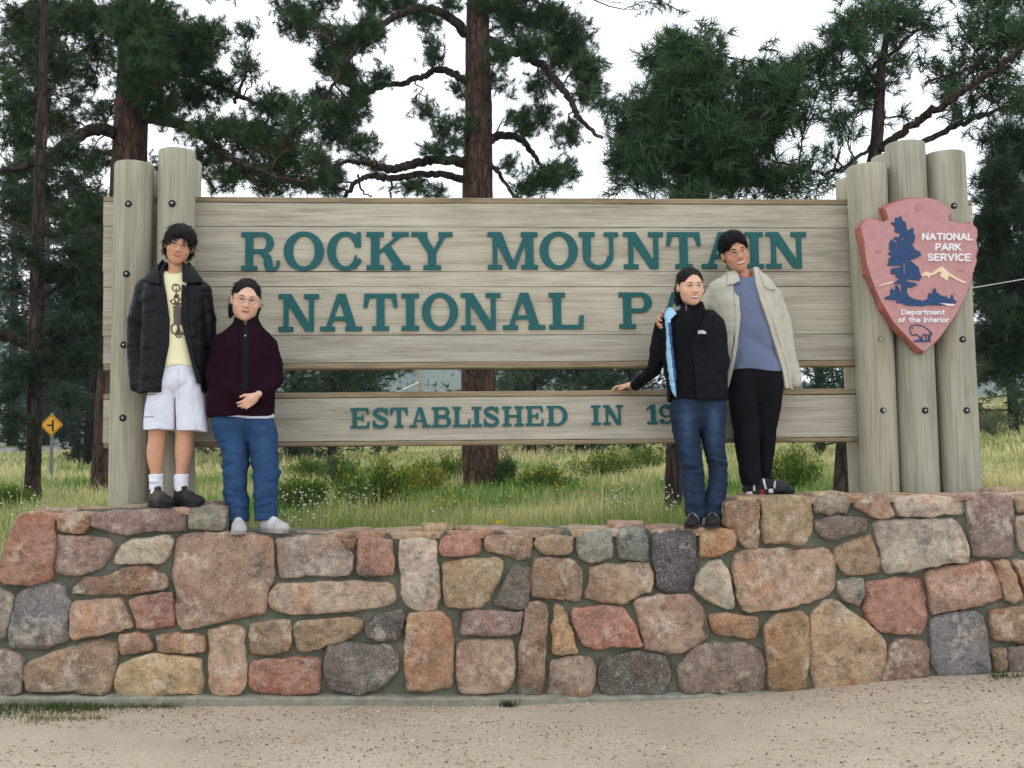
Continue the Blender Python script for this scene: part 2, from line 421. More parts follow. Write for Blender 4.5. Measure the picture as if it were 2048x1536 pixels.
mead = sheet('meadow', np.concatenate([[-900, -300, -120, -60, -35, -20, -12], np.linspace(-8, 10, 91), np.linspace(11, 70, 60), [150, 300, 900]]),
             np.concatenate([np.linspace(5.9, 8, 22), np.linspace(8.5, 80, 110), [100, 140, 200, 300, 460]]), mead_all, M['soil'])
tag(mead, kind='structure')

# ------------------------------------------------------------------ stone wall
S = {'r': (164, 120, 107), 'p': (170, 142, 126), 't': (160, 138, 117), 'o': (164, 130, 104), 'y': (168, 147, 118), 'g': (142, 136, 127), 'b': (124, 126, 130),
     'd': (88, 88, 94), 'l': (180, 163, 150), 'n': (145, 120, 103), 'u': (144, 124, 118), 'k': (110, 104, 102), 'c': (168, 158, 146)}
C6, C7, C8 = (0, 960), (650, 1000), (1348, 960); SC = 2048/700.0
def cr(org, *pts): return [(org[0]+x/SC, org[1]+y/SC) for x, y in pts]
STONES = [
 ('r', cr(C6, (110,205),(200,190),(318,215),(325,380),(300,575),(210,605),(30,600),(0,570),(15,460),(60,330))),
 ('o', cr(C6, (345,205),(430,185),(525,205),(520,260),(485,305),(340,298))),
 ('u', cr(C6, (548,200),(640,185),(860,175),(1085,165),(1092,230),(1075,300),(900,300),(730,320),(610,295),(535,270))),
 ('g', cr(C6, (1115,165),(1240,150),(1310,170),(1312,285),(1290,292),(1115,285))),
 ('u', cr(C6, (335,325),(480,330),(640,345),(668,380),(640,460),(590,520),(480,550),(345,550),(325,470))),
 ('c', cr(C6, (720,385),(800,345),(990,328),(1008,380),(980,450),(950,485),(840,480),(700,495),(665,480))),
 ('n', cr(C6, (430,630),(520,570),(640,560),(740,520),(850,505),(920,530),(980,570),(975,630),(900,640),(800,655),(640,670),(440,665))),
 ('p', cr(C6, (1045,320),(1300,310),(1590,335),(1605,420),(1600,560),(1565,640),(1555,780),(1300,820),(1110,865),(1070,865),(1030,770),(1040,650),(1010,560),(1020,450))),
 ('b', cr(C6, (105,680),(200,620),(300,600),(380,615),(405,720),(395,850),(410,930),(270,985),(60,970),(80,830))),
 ('g', cr(C6, (-110,650),(0,640),(60,665),(80,700),(60,800),(45,900),(0,935),(-120,930))),
 ('p', cr(C6, (430,715),(560,705),(710,690),(735,750),(775,860),(640,890),(440,935),(415,900),(420,780))),
 ('r', cr(C6, (765,700),(870,680),(1005,655),(1015,760),(1015,850),(860,872),(810,860),(790,780))),
 ('l', [(540,1185),(560,1168),(640,1166),(700,1162),(775,1163),(792,1195),(780,1210),(700,1222),(590,1228),(550,1222),(538,1205)]),
 ('g', [(554,1078),(620,1074),(680,1078),(703,1110),(702,1148),(660,1150),(565,1155),(558,1130)]),
 ('p', cr(C6, (710,905),(860,895),(890,975),(870,995),(720,1020),(708,985))),
 ('o', cr(C6, (925,905),(1060,900),(1190,910),(1195,1000),(1060,1005),(935,1005))),
 ('g', cr(C6, (-120,1000),(0,1000),(90,1005),(130,1040),(135,1150),(125,1245),(0,1250),(-120,1250))),
 ('n', cr(C6, (155,1070),(350,1000),(620,925),(690,925),(690,1000),(650,1180),(625,1255),(300,1225),(165,1240),(150,1160))),
 ('y', cr(C6, (710,1080),(790,1040),(880,1020),(1175,1040),(1180,1120),(1195,1190),(1170,1245),(900,1262),(690,1265),(680,1180))),
 ('p', cr(C6, (1225,880),(1360,855),(1430,870),(1425,960),(1440,1100),(1440,1190),(1400,1245),(1240,1255),(1225,1180),(1230,1000))),
 ('t', cr(C6, (1470,840),(1600,822),(1700,828),(1705,920),(1690,985),(1600,1015),(1470,1010))),
 ('n', [(592,1248),(630,1238),(700,1233),(722,1238),(722,1262),(700,1278),(660,1285),(630,1300),(600,1300),(590,1270)]),
 ('r', cr(C6, (1470,1060),(1600,1050),(1860,1035),(1870,1140),(1865,1240),(1700,1252),(1520,1240),(1460,1215))),
 ('k', [(655,1290),(700,1285),(780,1290),(795,1310),(792,1340),(770,1370),(715,1385),(660,1375),(650,1340)]),
 ('d', [(735,1250),(760,1230),(802,1218),(808,1235),(795,1280),(760,1282),(733,1268)]),
 ('r', cr(C7, (190,250),(240,215),(385,240),(395,330),(400,435),(290,440),(195,440),(200,340))),
 ('c', cr(C7, (435,240),(530,225),(655,240),(650,330),(665,460),(670,560),(660,635),(520,640),(470,600),(450,520))),
 ('r', cr(C7, (690,220),(800,200),(890,195),(910,260),(900,315),(790,325),(700,330),(670,290))),
 ('n', cr(C7, (945,215),(1060,205),(1205,215),(1205,270),(1195,345),(1130,345),(1040,315),(950,300),(930,265))),
 ('t', cr(C7, (1245,215),(1340,210),(1445,215),(1450,305),(1350,318),(1280,310),(1225,260))),
 ('g', cr(C7, (1475,205),(1570,190),(1665,185),(1685,340),(1540,360),(1490,330),(1470,270))),
 ('b', cr(C7, (1715,170),(1850,165),(1880,230),(1885,350),(1720,345),(1710,250))),
 ('d', [(1307,1065),(1345,1062),(1387,1065),(1391,1120),(1385,1178),(1340,1182),(1312,1175),(1306,1110)]),
 ('y', cr(C7, (690,370),(800,350),(1000,340),(1040,370),(1020,450),(970,540),(920,625),(840,630),(720,625),(695,500))),
 ('k', cr(C7, (1105,380),(1205,395),(1200,500),(1185,625),(1090,628),(985,612),(1040,500))),
 ('n', cr(C7, (1225,345),(1330,340),(1470,355),(1500,420),(1500,520),(1480,590),(1350,575),(1220,565),(1215,450))),
 ('t', cr(C7, (1545,400),(1650,380),(1890,365),(1915,440),(1905,530),(1820,560),(1740,605),(1600,590),(1520,565),(1555,480))),
 ('n', cr(C7, (1170,640),(1190,595),(1260,595),(1300,620),(1300,750),(1280,900),(1285,1080),(1270,1120),(1130,1130),(1125,1000),(1145,850))),
 ('u', cr(C7, (800,655),(900,645),(1155,650),(1140,720),(1130,780),(1000,785),(795,790))),
 ('o', cr(C7, (480,680),(560,655),(690,660),(740,720),(745,850),(750,1000),(735,1090),(600,1115),(480,1105),(470,950),(475,800))),
 ('p', cr(C7, (780,850),(850,825),(1080,820),(1105,900),(1095,1080),(1040,1120),(900,1130),(790,1125),(775,980))),
 ('o', cr(C7, (1345,620),(1385,615),(1420,690),(1465,850),(1475,900),(1330,895),(1330,750))),
 ('r', cr(C7, (1445,640),(1600,625),(1740,630),(1800,720),(1860,865),(1720,850),(1600,870),(1510,840),(1450,720))),
 ('p', [(1268,1200),(1310,1190),(1380,1192),(1405,1215),(1415,1262),(1400,1285),(1365,1305),(1330,1302),(1290,1297),(1280,1250)]),
 ('u', cr(C7, (1320,940),(1440,920),(1550,925),(1585,980),(1575,1080),(1545,1145),(1400,1155),(1310,1130))),
 ('k', cr(C7, (1620,930),(1720,910),(1800,885),(2000,920),(2020,1000),(1990,1140),(1850,1155),(1640,1145),(1605,1080))),
 ('o', cr(C8, (155,310),(250,285),(345,300),(355,350),(330,400),(235,450),(150,445))),
 ('n', cr(C8, (300,130),(420,120),(490,150),(490,385),(400,390),(365,300),(302,260))),
 ('y', cr(C8, (500,110),(650,95),(790,110),(800,280),(770,380),(650,360),(530,365),(515,250))),
 ('g', cr(C8, (820,110),(920,95),(1020,110),(1010,185),(920,195),(820,190))),
 ('p', cr(C8, (1060,115),(1210,75),(1250,140),(1280,210),(1190,228),(1120,190),(1065,160))),
 ('l', cr(C8, (1285,105),(1450,90),(1690,100),(1690,190),(1600,200),(1480,210),(1320,210))),
 ('u', cr(C8, (1715,110),(1850,90),(1970,100),(1980,250),(1980,430),(1850,445),(1745,445),(1730,300))),
 ('t', cr(C8, (1990,105),(2048,90),(2130,90),(2160,180),(2010,185))),
 ('l', cr(C8, (1990,220),(2130,200),(2180,410),(2040,415),(2005,320))),
 ('k', cr(C8, (830,235),(950,215),(1110,230),(1125,280),(1080,305),(940,340),(870,335),(830,280))),
 ('c', cr(C8, (1165,245),(1350,235),(1620,230),(1680,290),(1710,400),(1700,475),(1560,485),(1420,520),(1240,550),(1215,450),(1190,340))),
 ('t', cr(C8, (350,440),(450,405),(900,400),(930,470),(940,630),(850,690),(640,745),(420,770),(370,700),(350,560))),
 ('c', cr(C8, (135,560),(200,490),(275,465),(320,570),(345,740),(300,745),(190,700),(130,650))),
 ('t', cr(C8, (945,400),(1060,350),(1140,320),(1195,470),(1185,540),(1010,555),(955,480))),
 ('g', cr(C8, (960,600),(1050,575),(1100,580),(1105,660),(1075,735),(1000,700),(970,660))),
 ('r', cr(C8, (1130,600),(1280,580),(1440,575),(1465,680),(1470,820),(1440,900),(1330,900),(1210,880),(1130,820),(1105,750))),
 ('p', cr(C8, (1480,540),(1650,500),(1840,475),(1880,570),(1915,690),(1780,730),(1600,760),(1510,780),(1490,640))),
 ('t', cr(C8, (1870,480),(1940,475),(1985,560),(2035,690),(1970,720),(1930,690),(1890,570))),
 ('r', cr(C8, (1985,475),(2130,470),(2190,650),(2055,660))),
 ('o', cr(C8, (210,790),(300,775),(470,800),(485,850),(470,910),(410,920),(340,900),(260,905),(225,860))),
 ('o', cr(C8, (525,860),(600,790),(740,775),(785,810),(785,1000),(770,1230),(560,1235),(540,1000))),
 ('t', cr(C8, (800,800),(900,700),(960,710),(1100,830),(1200,910),(1235,980),(1225,1080),(1190,1200),(1000,1215),(830,1225),(806,1100),(802,950))),
 ('n', cr(C8, (1260,980),(1310,930),(1460,945),(1485,1010),(1480,1150),(1260,1195),(1210,1180))),
 ('b', cr(C8, (1500,820),(1600,785),(1740,770),(1800,800),(1825,920),(1840,1130),(1700,1155),(1560,1150),(1500,1060))),
 ('o', cr(C8, (1845,770),(1950,750),(2130,745),(2170,940),(2000,945),(1870,930),(1855,850))),
 ('u', cr(C8, (30,1090),(100,1000),(200,955),(400,950),(500,990),(530,1080),(525,1230),(300,1240),(60,1245),(20,1160))),
 ('k', cr(C8, (1955,975),(2150,970),(2170,1120),(1970,1140),(1955,1050))),
 ('n', cr(C8, (1860,1000),(1935,990),(1940,1100),(1880,1120))),
 ('o', [(686,1078),(712,1078),(705,1098),(694,1096)]),
]
# the courses run on past both edges of the photograph
gg = random.Random(11)
def course(x0, x1, rows):
    for (ya, yb) in rows:
        x = x0
        while x < x1-15:
            wd = min(gg.uniform(55, 150), x1-x)
            j = lambda s=7: gg.uniform(-s, s)
            STONES.append((gg.choice('rptoygbnuc'), [(x+6+j(), ya+5+j()), (x+wd/2, ya+3+j()), (x+wd-6+j(), ya+5+j()), (x+wd-5, (ya+yb)/2+j()), (x+wd-6+j(), yb-5+j()), (x+wd/2, yb-4+j()), (x+6+j(), yb-5+j()), (x+5, (ya+yb)/2+j())]))
            x += wd
course(2096, 2420, [(985, 1050), (1050, 1120), (1120, 1205), (1205, 1285), (1285, 1345)])
course(-330, -42, [(1180, 1282), (1296, 1390)])

stone_wall = empty('stone_wall', (float(at(1024, 1400, YW)[0]), YW, 0.0))
tag(stone_wall, 'mortared wall of pink, tan and grey granite blocks under the park sign', 'wall')
def stone_mesh(pts2, seed, depth=0.09, proud=0.03, dome=0.006, n=42):
    """pts2: outline (x,z) counter-clockwise -> rounded rough block, face towards -y at y=0"""
    g = np.random.default_rng(seed)
    P = np.array(pts2)
    if (P[:, 0]*np.roll(P[:, 1], -1)-P[:, 1]*np.roll(P[:, 0], -1)).sum() < 0: P = P[::-1]
    c0 = P.mean(0); P = P+(P-c0)/np.linalg.norm(P-c0, axis=1)[:, None]*0.011
    Q = []
    for a, b, c in zip(np.roll(P, 1, 0), P, np.roll(P, -1, 0)):
        Q += [b+(a-b)*min(0.2, 0.008/np.linalg.norm(a-b)), b+(c-b)*min(0.2, 0.008/np.linalg.norm(c-b))]
    Q = np.array(Q); L = np.linalg.norm(np.roll(Q, -1, 0)-Q, axis=1); s = np.concatenate([[0], np.cumsum(L)])
    t = np.linspace(0, s[-1], n, endpoint=False)
    QQ = np.vstack([Q, Q[:1]]); O = np.stack([np.interp(t, s, QQ[:, 0]), np.interp(t, s, QQ[:, 1])], -1)
    O += g.normal(0, 0.0022, O.shape); wv = sines(seed+9, 7, 4, 16); O += 0.004*np.stack([wv(np.c_[O, 0*O[:, 0]]), wv(np.c_[O, 1+0*O[:, 0]])], -1)
    c = O.mean(0); size = np.sqrt(np.prod(O.max(0)-O.min(0)))
    f1 = sines(seed+1, 7, 2.0, 9.0); f2 = sines(seed+2, 6, 10, 30)
    tilt = g.normal(0, 0.05, 2)
    facets = []
    for _ in range(4):
        a_ = g.uniform(0, 6.283); facets.append((np.array([math.cos(a_), math.sin(a_)]), g.uniform(0.12, 0.42), g.uniform(0.03, 0.16)))
    V = []
    D = O-c; R0 = np.linalg.norm(D, axis=1)[:, None]
    ed = 0.004+0.009*np.clip(sines(seed+3, 5, 1, 5)(np.c_[O, 0*O[:, 0]])+0.4, 0, 1.5)  # uneven arris
    prof = [(0.0, depth), (0.0, -0.2*proud), (0.35, -0.62*proud), (1.0, -0.9*proud), (2.3, -1.0*proud)]
    for k, (ins, y) in enumerate(prof):
        p = c+D*(1-np.clip(ins*ed[:, None]/R0, 0, 0.8)); V.append((p, np.full(n, y)))
    p4 = V[-1][0]
    for f in (0.84, 0.64, 0.42, 0.2):
        V.append((c+(p4-c)*f, np.full(n, -proud-dome*(1-f*f))))
    out = []
    for k, (p, y) in enumerate(V):
        q = np.c_[p, 0*y]
        if k >= 2:
            amp = min(1, 0.4+0.2*k)
            y = y-amp*(0.006*f1(q)+0.0028*f2(q))-(p-c)@tilt*0.5
            for (fu, ft, fs) in facets: y = y+fs*np.maximum(0, (p-c)@fu-ft*size)
        out.append(np.stack([p[:, 0], y, p[:, 1]], -1))
    cy = -proud-dome-0.007*f1(np.r_[c, 0])
    VV = np.vstack(out+[np.array([[c[0], cy, c[1]]])])
    K = len(out); i = np.arange(K-1)[:, None]*n; j = np.arange(n)[None]; j2 = (j+1) % n
    F = [tuple(x) for x in np.stack([i+j, i+j2, i+n+j2, i+n+j], -1).reshape(-1, 4)]
    F += [((K-1)*n+a, (K-1)*n+(a+1) % n, K*n) for a in range(n)]
    return VV, F, c
wall_top = []
for k, (cc, px) in enumerate(STONES):
    pw = [at(x, y, YW) for x, y in px]
    V, F, c = stone_mesh([(p[0], p[2]) for p in pw], 100+k*7, proud=0.026+0.012*gg.random())
    V = V+np.array([0, YW, 0])
    cen = np.array([c[0], YW, c[1]])
    me = mesh_py('stone', V-cen, F)
    o = link('stone', me, M['granite'], stone_wall, smooth=True); o.location = Vector(cen)-stone_wall.location
    r_, g_, b_ = S[cc]; f = gg.uniform(0.92, 1.08); av = (r_+g_+b_)/3; r_, g_, b_ = [v*.84+av*.16 for v in (r_, g_, b_)]; b_ -= 4
    o.color = lin(min(255, r_*f+gg.uniform(-2, 5)), g_*f+gg.uniform(-3, 3), b_*f+gg.uniform(-5, 2))
# core with the mortar joints
prof_px = [(-420, 1440), (-420, 1300), (-330, 1185), (-30, 1172), (10, 1120), (45, 1032), (100, 1028), (156, 1020), (456, 1012), (457, 1068), (800, 1068), (1100, 1064), (1452, 1058), (1453, 1001), (1800, 992), (2050, 988), (2440, 976), (2440, 1440)]
prof = [at(x, y, YW+0.018) for x, y in prof_px]
prof_s = []
for a, b in zip(prof[:-1], prof[1:]):
    n = max(1, int(np.hypot(a[0]-b[0], a[2]-b[2])/0.05))
    prof_s += [a+(b-a)*i/n for i in range(n)]
prof_s.append(prof[-1])
YB = 7.12
mb = MB(); ns = len(prof_s)
pv = [(p[0], p[2]) for p in prof_s]
tr = tessellate_polygon([[Vector((x, z, 0)) for x, z in pv]])
mb.add([(x, YW+0.018, z) for x, z in pv]+[(x, YB, z) for x, z in pv], [tuple(t) for t in tr]+[tuple(i+ns for i in t)[::-1] for t in tr]+[(i, (i+1) % ns, (i+1) % ns+ns, i+ns) for i in range(ns)])
core = mb.build('mortar', M['mortar'], stone_wall)
# concrete footing ledge that shows along the foot of the wall
M['concrete'] = make_simple('footing_concrete', lin(138, 135, 122), 0.95, 0.1, 0.25, 14, 0.5, 0.012)
f0, f1_ = at(-420, 1397, YW-0.045), at(1570, 1390, YW-0.045)
fv = []; nf = 90; g = np.random.default_rng(4)
for i in range(nf):
    t = i/(nf-1); x = f0[0]+(f1_[0]-f0[0])*t
    top = at(*proj((x, YW-0.04, 0))[:1], np.interp(proj((x, YW-0.04, 0))[0], [-420, 0, 500, 1000, 1300, 1570], [1393, 1393, 1394, 1396, 1392, 1388]), YW-0.04)[2]+g.normal(0, 0.003)
    yo = YW-0.05+g.normal(0, 0.004)
    fv += [(x, YW+0.03, top+0.012), (x, yo+0.008, top), (x, yo, top-0.012), (x, yo-0.002, top-0.2)]
ff = []
for i in range(nf-1):
    a = i*4
    ff += [(a+j, a+j+1, a+j+5, a+j+4) for j in range(3)]
link('footing', mesh_py('footing', fv, ff), M['concrete'], stone_wall)
# flat cap stones bedded along the top of the wall
def cap(px, w_px, py, th, dy, depth, key, seed):
    a = at(px, py, YW+dy); wd = w_px*(YW)/FPX
    g = np.random.default_rng(seed); n = 18
    ang = np.linspace(0, 2*math.pi, n, endpoint=False)
    sq = lambda t: np.sign(t)*np.abs(t)**0.55
    ox = sq(np.cos(ang))*wd/2*(1+g.normal(0, 0.05, n)); oy = sq(np.sin(ang))*depth/2*(1+g.normal(0, 0.06, n))
    rings = []
    nz = sines(seed, 6, 2, 8)
    for s_, z in ((0.93, -0.03), (1.0, 0.2*th), (0.985, 0.75*th), (0.9, th), (0.5, th*1.08)):
        p = np.stack([ox*s_, oy*s_, np.full(n, z)], -1); p[:, 2] += 0.006*nz(p)*(z > 0); rings.append(p)
    V = np.vstack(rings+[np.array([[0, 0, th*1.08]])]); K = 5
    i = np.arange(K-1)[:, None]*n; j = np.arange(n)[None]; j2 = (j+1) % n
    F = [tuple(x) for x in np.stack([i+j, i+j2, i+n+j2, i+n+j], -1).reshape(-1, 4)]+[((K-1)*n+q, (K-1)*n+(q+1) % n, K*n) for q in range(n)]
    o = link('cap_stone', mesh_py('cap_stone', V, F), M['granite'], stone_wall, smooth=True)
    o.location = Vector((a[0], YW+dy+depth/2-0.02, a[2]))-stone_wall.location
    r_, g_, b_ = S[key]; o.color = lin(r_, g_, b_)
k = 0
for (x0, x1, y0, y1, key0) in ((575, 1450, 1071, 1060, 'otplty'), (60, 455, 1034, 1014, 'otpl'), (1458, 2440, 1002, 980, 'otplpy')):
    for row, (dy, dep) in enumerate(((0.0, 0.2), (0.2, 0.22), (0.42, 0.28))):
        x = x0+gg.uniform(0, 10)
        while x < x1-20:
            wd = min(gg.uniform(60, 150), x1-x)
            yy = np.interp(x+wd/2, [x0, x1], [y0, y1]); 
            if (x1 == 455) and row: yy -= 4
            th = (0.008+gg.random()*0.010) if row == 0 else 0.014+gg.random()*0.022
            cap(x+wd/2, wd-gg.uniform(4, 12), yy, th, dy, dep-0.015, gg.choice(key0), 900+k); k += 1
            x += wd
for (px, wd, py, th, dy, key) in ((870, 54, 1063, 0.045, 0.05, 'y'), (1256, 74, 1056, 0.04, 0.08, 'p'), (690, 60, 1068, 0.02, 0.02, 't'), (960, 110, 1063, 0.028, 0.08, 't'), (1660, 80, 995, 0.035, 0.05, 'y'), (2010, 60, 990, 0.045, 0.06, 't')):
    cap(px, wd, py, th, dy, 0.2, key, 1500+px)
# ------------------------------------------------------------------ park sign
YP, YBD = 6.80, 6.935                        # post centres, front face of the boards
sign = empty('park_sign', (float(at(1000, 1000, YBD)[0]), YBD, 1.1))
tag(sign, 'long weathered timber park entrance sign with teal raised letters on log posts', 'sign')
def post(px_bl, py_b, px_br, px_tl, py_t, px_tr, Y, name='post', seed=0):
    bl, br = at(px_bl, py_b, Y), at(px_br, py_b, Y); tl, tr_ = at(px_tl, py_t, Y), at(px_tr, py_t, Y)
    rb = (br[0]-bl[0])/2; rtp = (tr_[0]-tl[0])/2
    cb, ct = (bl+br)/2, (tl+tr_)/2
    n = 28; k = 16
    g = np.random.default_rng(seed+50)
    ts = list(np.linspace(0, 1, k)); zs = [cb[2]+(ct[2]-cb[2])*t for t in ts]
    pts = [cb+(ct-cb)*t for t in ts]; rad = [rb+(rtp-rb)*t for t in ts]
    pts = [pts[0]]+pts[:-1]+[pts[-1]-np.array([0, 0, 0.012]), pts[-1]-np.array([0, 0, .003]), pts[-1]]
    rad = [rad[0]*0.985]+rad[:-1]+[rad[-1], rad[-1]*0.96, rad[-1]*0.88]
    pts[0] = pts[0]-np.array([0, 0, 0.03])
    wob = 1+0.012*np.sin(3*np.arange(n)*2*math.pi/n+g.uniform(0, 6))[None, :]+g.normal(0, 0.003, (1, n))+0.004*np.sin(np.linspace(0, 9, len(pts)))[:, None]
    m = MB(); m.tube(pts, rad, n, True, wob)
    # drying check: a narrow dark split is cut by pulling one column of vertices in
    o = m.build(name, M['post'], sign, smooth=True)
    es = o.modifiers.new('edge', 'EDGE_SPLIT'); es.split_angle = R(50)
    return o, (cb, ct, rb)
def bolt(px, py, Y, par, r=0.021):
    c = at(px, py, Y); n = 16; m = MB()
    ring = lambda rr, y: [(c[0]+rr*math.cos(a*2*math.pi/n), Y+y, c[2]+rr*math.sin(a*2*math.pi/n)) for a in range(n)]
    V = ring(r*1.1, 0.004)+ring(r*1.08, -0.003)+ring(r*0.86, -0.009)+ring(r*0.8, -0.006)
    F = [(i*n+j, i*n+(j+1) % n, (i+1)*n+(j+1) % n, (i+1)*n+j) for i in range(3) for j in range(n)]+[tuple(range(3*n, 4*n))]
    m.add(V, F); o = m.build('bolt_socket', M['bolt_hole'], par)
    m = MB(); V = []
    for rr, y in ((0.42, -0.005), (0.42, -0.010), (0.3, -0.014), (0.1, -0.0155)): V += ring(r*rr, y)
    m.add(V, [(i*n+j, i*n+(j+1) % n, (i+1)*n+(j+1) % n, (i+1)*n+j) for i in range(3) for j in range(n)]+[tuple(range(3*n, 4*n))])
    m.build('bolt', M['bolt'], par, smooth=True)
FP = 0.12
fronts = [(217, 1004, 296, 230, 329, 307, [(257, 408), (253, 548), (248, 690), (246, 836)]),
          (309, 1004, 387, 318, 303, 390, [(344, 407), (341, 548), (337, 690), (333, 836)]),
          (1725, 984, 1797, 1695, 334, 1771, [(1748, 409), (1761, 679), (1766, 821)]),
          (1800, 979, 1876, 1772, 289, 1846, [(1850, 821), (1826, 409)]),
          (1884, 976, 1960, 1850, 309, 1926, [(1908, 412), (1925, 679), (1933, 821)])]
for i, (a, b, c, d, e, f, bl) in enumerate(fronts):
    o, (cb, ct, rb) = post(a, b, c, d, e, f, YP, seed=i)
    for q in bl: bolt(q[0], q[1], YP-rb+0.003, o)
YR = YBD+0.10+0.12
for i, (a, b, c, d, e, f) in enumerate([(232, 1000, 304, 246, 346, 318), (323, 1000, 389, 332, 324, 403), (1700, 982, 1768, 1673, 360, 1745), (1777, 980, 1847, 1745, 314, 1818), (1866, 976, 1940, 1832, 330, 1906)]):
    post(a, b, c, d, e, f, YR, seed=20+i)
# boards: planks one above the other, each with a worn edge
def plank(px0, px1, y0l, y0r, y1l, y1r, Y0, th, mat, name='plank', bev=0.0022):
    tl, tr_ = at(px0, y0l, Y0), at(px1, y0r, Y0); bl, br = at(px0, y1l, Y0), at(px1, y1r, Y0)
    g = np.random.default_rng(int(y0l*7+y1l)); n = 110; V = []; F = []
    gz = sines(int(y0l), 8, 0.3, 4)
    for i in range(n):
        t = i/(n-1); x = tl[0]+(tr_[0]-tl[0])*t
        zt = tl[2]+(tr_[2]-tl[2])*t-0.0015+0.0012*gz(np.array([x, 0, 0])); zb = bl[2]+(br[2]-bl[2])*t+0.0015+0.0012*gz(np.array([x, 3, 0]))
        b = bev
        V += [(x, Y0+b, zb), (x, Y0, zb+b), (x, Y0, zt-b), (x, Y0+b, zt), (x, Y0+th, zt), (x, Y0+th, zb)]
    for i in range(n-1):
        a = i*6
        F += [(a+j, a+(j+1) % 6, a+6+(j+1) % 6, a+6+j)[::-1] for j in range(6)]
    F += [tuple(range(6)), tuple(range((n-1)*6, n*6))[::-1]]
    return link(name, mesh_py(name, V, F), mat, sign)
XL, XR = 207, 1944
ly = lambda ya, yb: (ya, yb)
def rows(ys_l, ys_r, Y0, th):
    for k in range(len(ys_l)-1):
        plank(XL, XR, ys_l[k], ys_r[k], ys_l[k+1], ys_r[k+1], Y0+(0.0, 0.002, 0.001, 0.0025)[k % 4], th, M['plank'])
rows([404, 452, 543, 574, 672, 728], [411, 457, 544, 573, 667, 719], YBD, 0.09)
plank(XL, XR, 392, 399.5, 404, 411, YBD-0.004, 0.096, M['border'], 'border_strip', 0.006)
plank(XL, XR, 728, 719, 741, 731, YBD-0.004, 0.096, M['border'], 'border_strip', 0.006)
rows([799, 887], [787, 872], YBD, 0.09)
plank(XL, XR, 787, 775, 799, 787, YBD-0.004, 0.096, M['border'], 'border_strip', 0.006)
plank(XL, XR, 887, 872, 897, 882, YBD-0.004, 0.096, M['border'], 'border_strip', 0.006)

